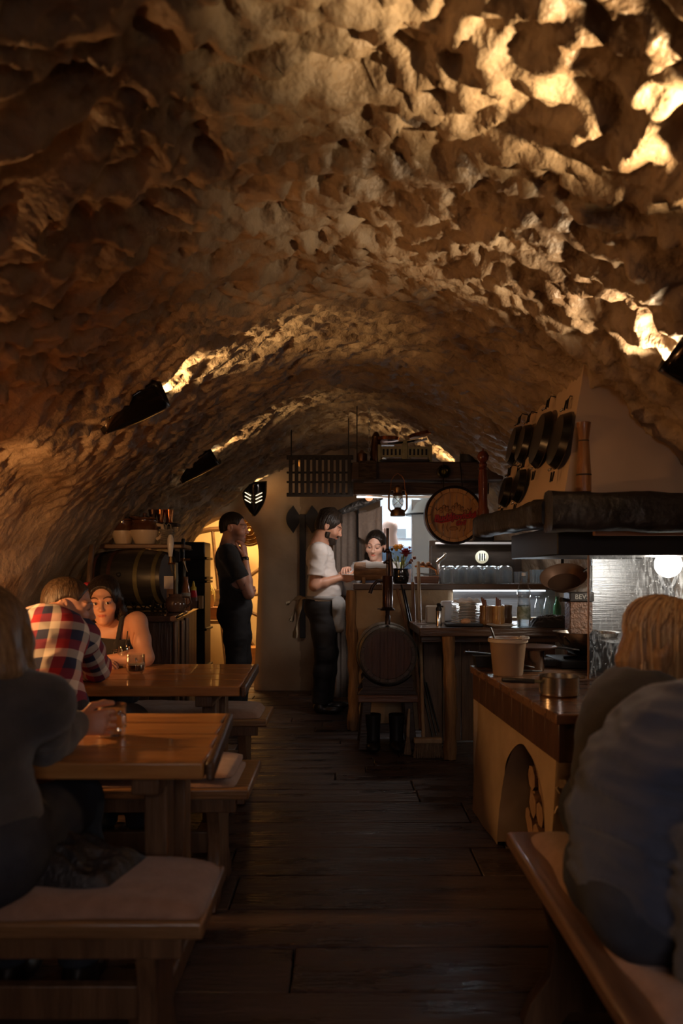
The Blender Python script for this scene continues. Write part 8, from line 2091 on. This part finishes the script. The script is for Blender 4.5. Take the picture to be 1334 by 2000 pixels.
# ---------------------------------------------------------------- 8. blonde woman and 9. man in navy at the right
def blonde():
    root = person('blonde woman with straight shoulder-length hair in a black top', (0.72, 2.08, 0))
    J = dict(H=A3(0.76, 2.06, 0.57), M=A3(0.765, 2.07, 0.745), N=A3(0.820, 2.08, 0.880), SL=A3(0.84, 2.25, 0.84), SR=A3(0.835, 1.915, 0.835), EL=A3(0.98, 2.30, 0.74), ER=A3(0.98, 1.90, 0.72), WL=A3(1.15, 2.22, 0.76), WR=A3(1.15, 1.98, 0.76), hipR=A3(0, -1, 0),
             KL=A3(1.15, 2.16, 0.56), KR=A3(1.15, 1.96, 0.56), AL=A3(1.15, 2.16, 0.10), AR=A3(1.15, 1.96, 0.10))
    C = A3(0.898, 2.08, 0.990); R = frame((0.95, -0.12, -0.25), (0.2, 0, 1)); sc = 1.0
    hd = head_sdf(C, R, J['N'], sc, female=True, neck_r=0.046); col = lambda V: head_colors(V, C, R, sc, female=True, brow=(0.4, 0.28, 0.2))
    body_part(root, J, hd, skin_b, [hand_sdf(J['WL'], (1, -.2, 0), (0, 0, 1), -1, sc=.93), hand_sdf(J['WR'], (1, .2, 0), (0, 0, 1), 1, sc=.93)], female=True, colfn=col, h=0.008); eyes(root, C, R, sc)
    s, Rt = shirt_sdf(J, 0.014, 'long', female=True, amp=0.004, neck_r=0.055, h=0.008); part_obj('black_sweater', *s.mesh(), black_knit, root)
    def ext(s, T):
        for sx in (-1, 1):
            s.chain([T(sx * 0.060, -0.03, 0.05), T(sx * 0.074, -0.045, -0.02), T(sx * 0.070, -0.03, -0.10)], [0.020, 0.020, 0.014], 0.02)
        s.chain([T(0, -0.075, 0.04), T(0, -0.085, -0.05), T(0, -0.060, -0.13)], [0.06, 0.050, 0.035], 0.03)
    V, Q = hair_cap(C, R, sc, th=0.009, front=0.112, low=-0.24, extra=ext, fold=strand_fold(C, R, 26, 1.0, 12.0), amp=0.003, ext=0.25, h=0.004, forehead=0.055)
    hr = part_obj('hair', V, Q, hair_mat('hair_blonde', (0.20, 0.105, 0.045), (0.36, 0.20, 0.09), rough=0.4, st=(70, 70, 4)), root)
    # strands: from the parting over the head, then hanging straight down with the tips turned in
    rr = random.Random(77); base = np.array(root.location); dn = R.T @ A3(0, 0, -1)
    groups = [MB(), MB(), MB()]
    for k in range(1300):
        a = rr.uniform(-2.15, 2.15); lay = rr.uniform(0.0, 0.013); rx, ry, rz = 0.090 + lay, 0.110 + lay, 0.094 + lay; c = A3(0, -0.018, 0.036)
        clump = 0.006 * math.sin(a * 23 + 1.3 * math.sin(a * 7)); rx += clump; ry += clump
        yo = rr.uniform(-0.03, 0.03); pts = []
        tuck = max(0.0, abs(a) - 1.45)
        for la in (1.45, 1.15, 0.8, 0.45, 0.1):
            aa = a * (1 - 0.28 * tuck * (1.4 - la))
            pts.append(c + A3(math.sin(aa) * rx * math.cos(la), -math.cos(aa) * ry * math.cos(la) + yo * math.sin(la), rz * math.sin(la)))
        L = rr.uniform(0.165, 0.225) + 0.025 * math.cos(a); p = pts[-1]; out = unit(A3(math.sin(aa), -math.cos(aa), 0)); wv = rr.uniform(-.004, .004)
        for j in range(1, 6):
            t_ = j / 5; turn = -0.030 * t_ ** 2 if abs(a) > 0.75 else 0.050 * max(0, t_ - .55) / .45 * rr.uniform(.4, 1.2)
            pts.append(p + dn * L * t_ + out * (turn + wv * t_ - 0.012 * t_))
        W_ = catmull([tuple(C + R @ q - base) for q in pts], 13)
        groups[0 if rr.random() < .4 else 1 if rr.random() < .6 else 2].tube([Vector(q) for q in W_], [0.0017] * 11 + [0.0012, 0.0004], 4, caps=False)
    for b, m_ in zip(groups, (mat('hair_blonde_light', (0.62, 0.40, 0.19), rough=0.32), mat('hair_blonde_mid', (0.42, 0.24, 0.10), rough=0.34), mat('hair_blonde_deep', (0.24, 0.125, 0.055), rough=0.36))):
        st_ = b.build('hair_strands', m_, hr, angle=0); st_['kind'] = 'stuff'
    pants(root, J, denim, h=0.011)
    for a_ in ('AL', 'AR'): shoe(root, J[a_], (1, 0, 0), shoe_m)
blonde()
def navy_man():
    root = person('man in a navy shirt leaning on his arm on the bench beside the blonde woman', (0.64, 1.56, 0))
    J = dict(H=A3(0.625, 1.56, 0.59), M=A3(0.625, 1.57, 0.75), N=A3(0.760, 1.60, 0.888), SL=A3(0.82, 1.75, 0.825), SR=A3(0.728, 1.425, 0.850), EL=A3(0.95, 1.80, 0.78), ER=A3(0.668, 1.335, 0.70), WL=A3(1.15, 1.75, 0.78), WR=A3(0.640, 1.30, 0.515), hipR=A3(0, -1, 0),
             KL=A3(1.06, 1.68, 0.56), KR=A3(1.06, 1.46, 0.56), AL=A3(1.06, 1.68, 0.10), AR=A3(1.06, 1.46, 0.10))
    C = A3(0.935, 1.62, 1.01); R = frame((0.97, 0.1, -0.2)); sc = 1.02
    hd = head_sdf(C, R, J['N'], sc, neck_r=0.060, h=0.0035); col = lambda V: head_colors(V, C, R, sc)
    body_part(root, J, hd, skin_b, [hand_sdf(J['WL'], (1, 0, 0), (0, 0, 1), -1), hand_sdf(J['WR'], (0.75, -0.1, -0.45), (0.5, -0.1, 0.8), 1, curl=(0.12, 0.12, 0.1), spread=0.10)], colfn=col); eyes(root, C, R, sc)
    s, Rt = shirt_sdf(J, 0.018, 'long', w=1.10, belly=0.02, amp=0.013, fold=fold_fn((4, 4, 9), 9.0, sharp=2.0), neck_r=0.066, arm_r=(0.054, 0.048, 0.036), h=0.0065); s.folds(0.009, fold_fn((6, 6, 20), 31.0, rot=np.array([[1, 0, 0.25], [0, 1, 0.1], [-0.25, 0, 1]]), sharp=2.2), 0.03); sh = part_obj('navy_shirt', *s.mesh(), navy, root)
    n = 24; Vc = []
    for i in range(n):
        a = -2.4 + 4.8 * i / (n - 1); d_ = Rt[:, 0] * math.sin(a) - Rt[:, 1] * math.cos(a)
        for r_, z_ in ((0.068, 0.0), (0.072, 0.032), (0.080, 0.034), (0.096, -0.008)): Vc.append(J['N'] + Rt[:, 1] * 0.012 + d_ * r_ + Rt[:, 2] * (z_ + 0.010))
    Vc = np.array(Vc); idx = np.arange(n * 4).reshape(n, 4); Qc = np.stack([idx[:-1, :-1], idx[1:, :-1], idx[1:, 1:], idx[:-1, 1:]], -1).reshape(-1, 4)
    co = part_obj('collar', Vc, Qc, navy, sh); so = co.modifiers.new('solid', 'SOLIDIFY'); so.thickness = 0.003
    V, Q = hair_cap(C, R, sc, th=0.010, side=1, low=-0.03, fold=strand_fold(C, R, 36, 5, 2), amp=0.002); part_obj('hair', V, Q, MATS['hair_short_brown'], root)
    pants(root, J, denim, h=0.010)
    for a_ in ('AL', 'AR'): shoe(root, J[a_], (1, 0, 0), shoe_m)
navy_man()
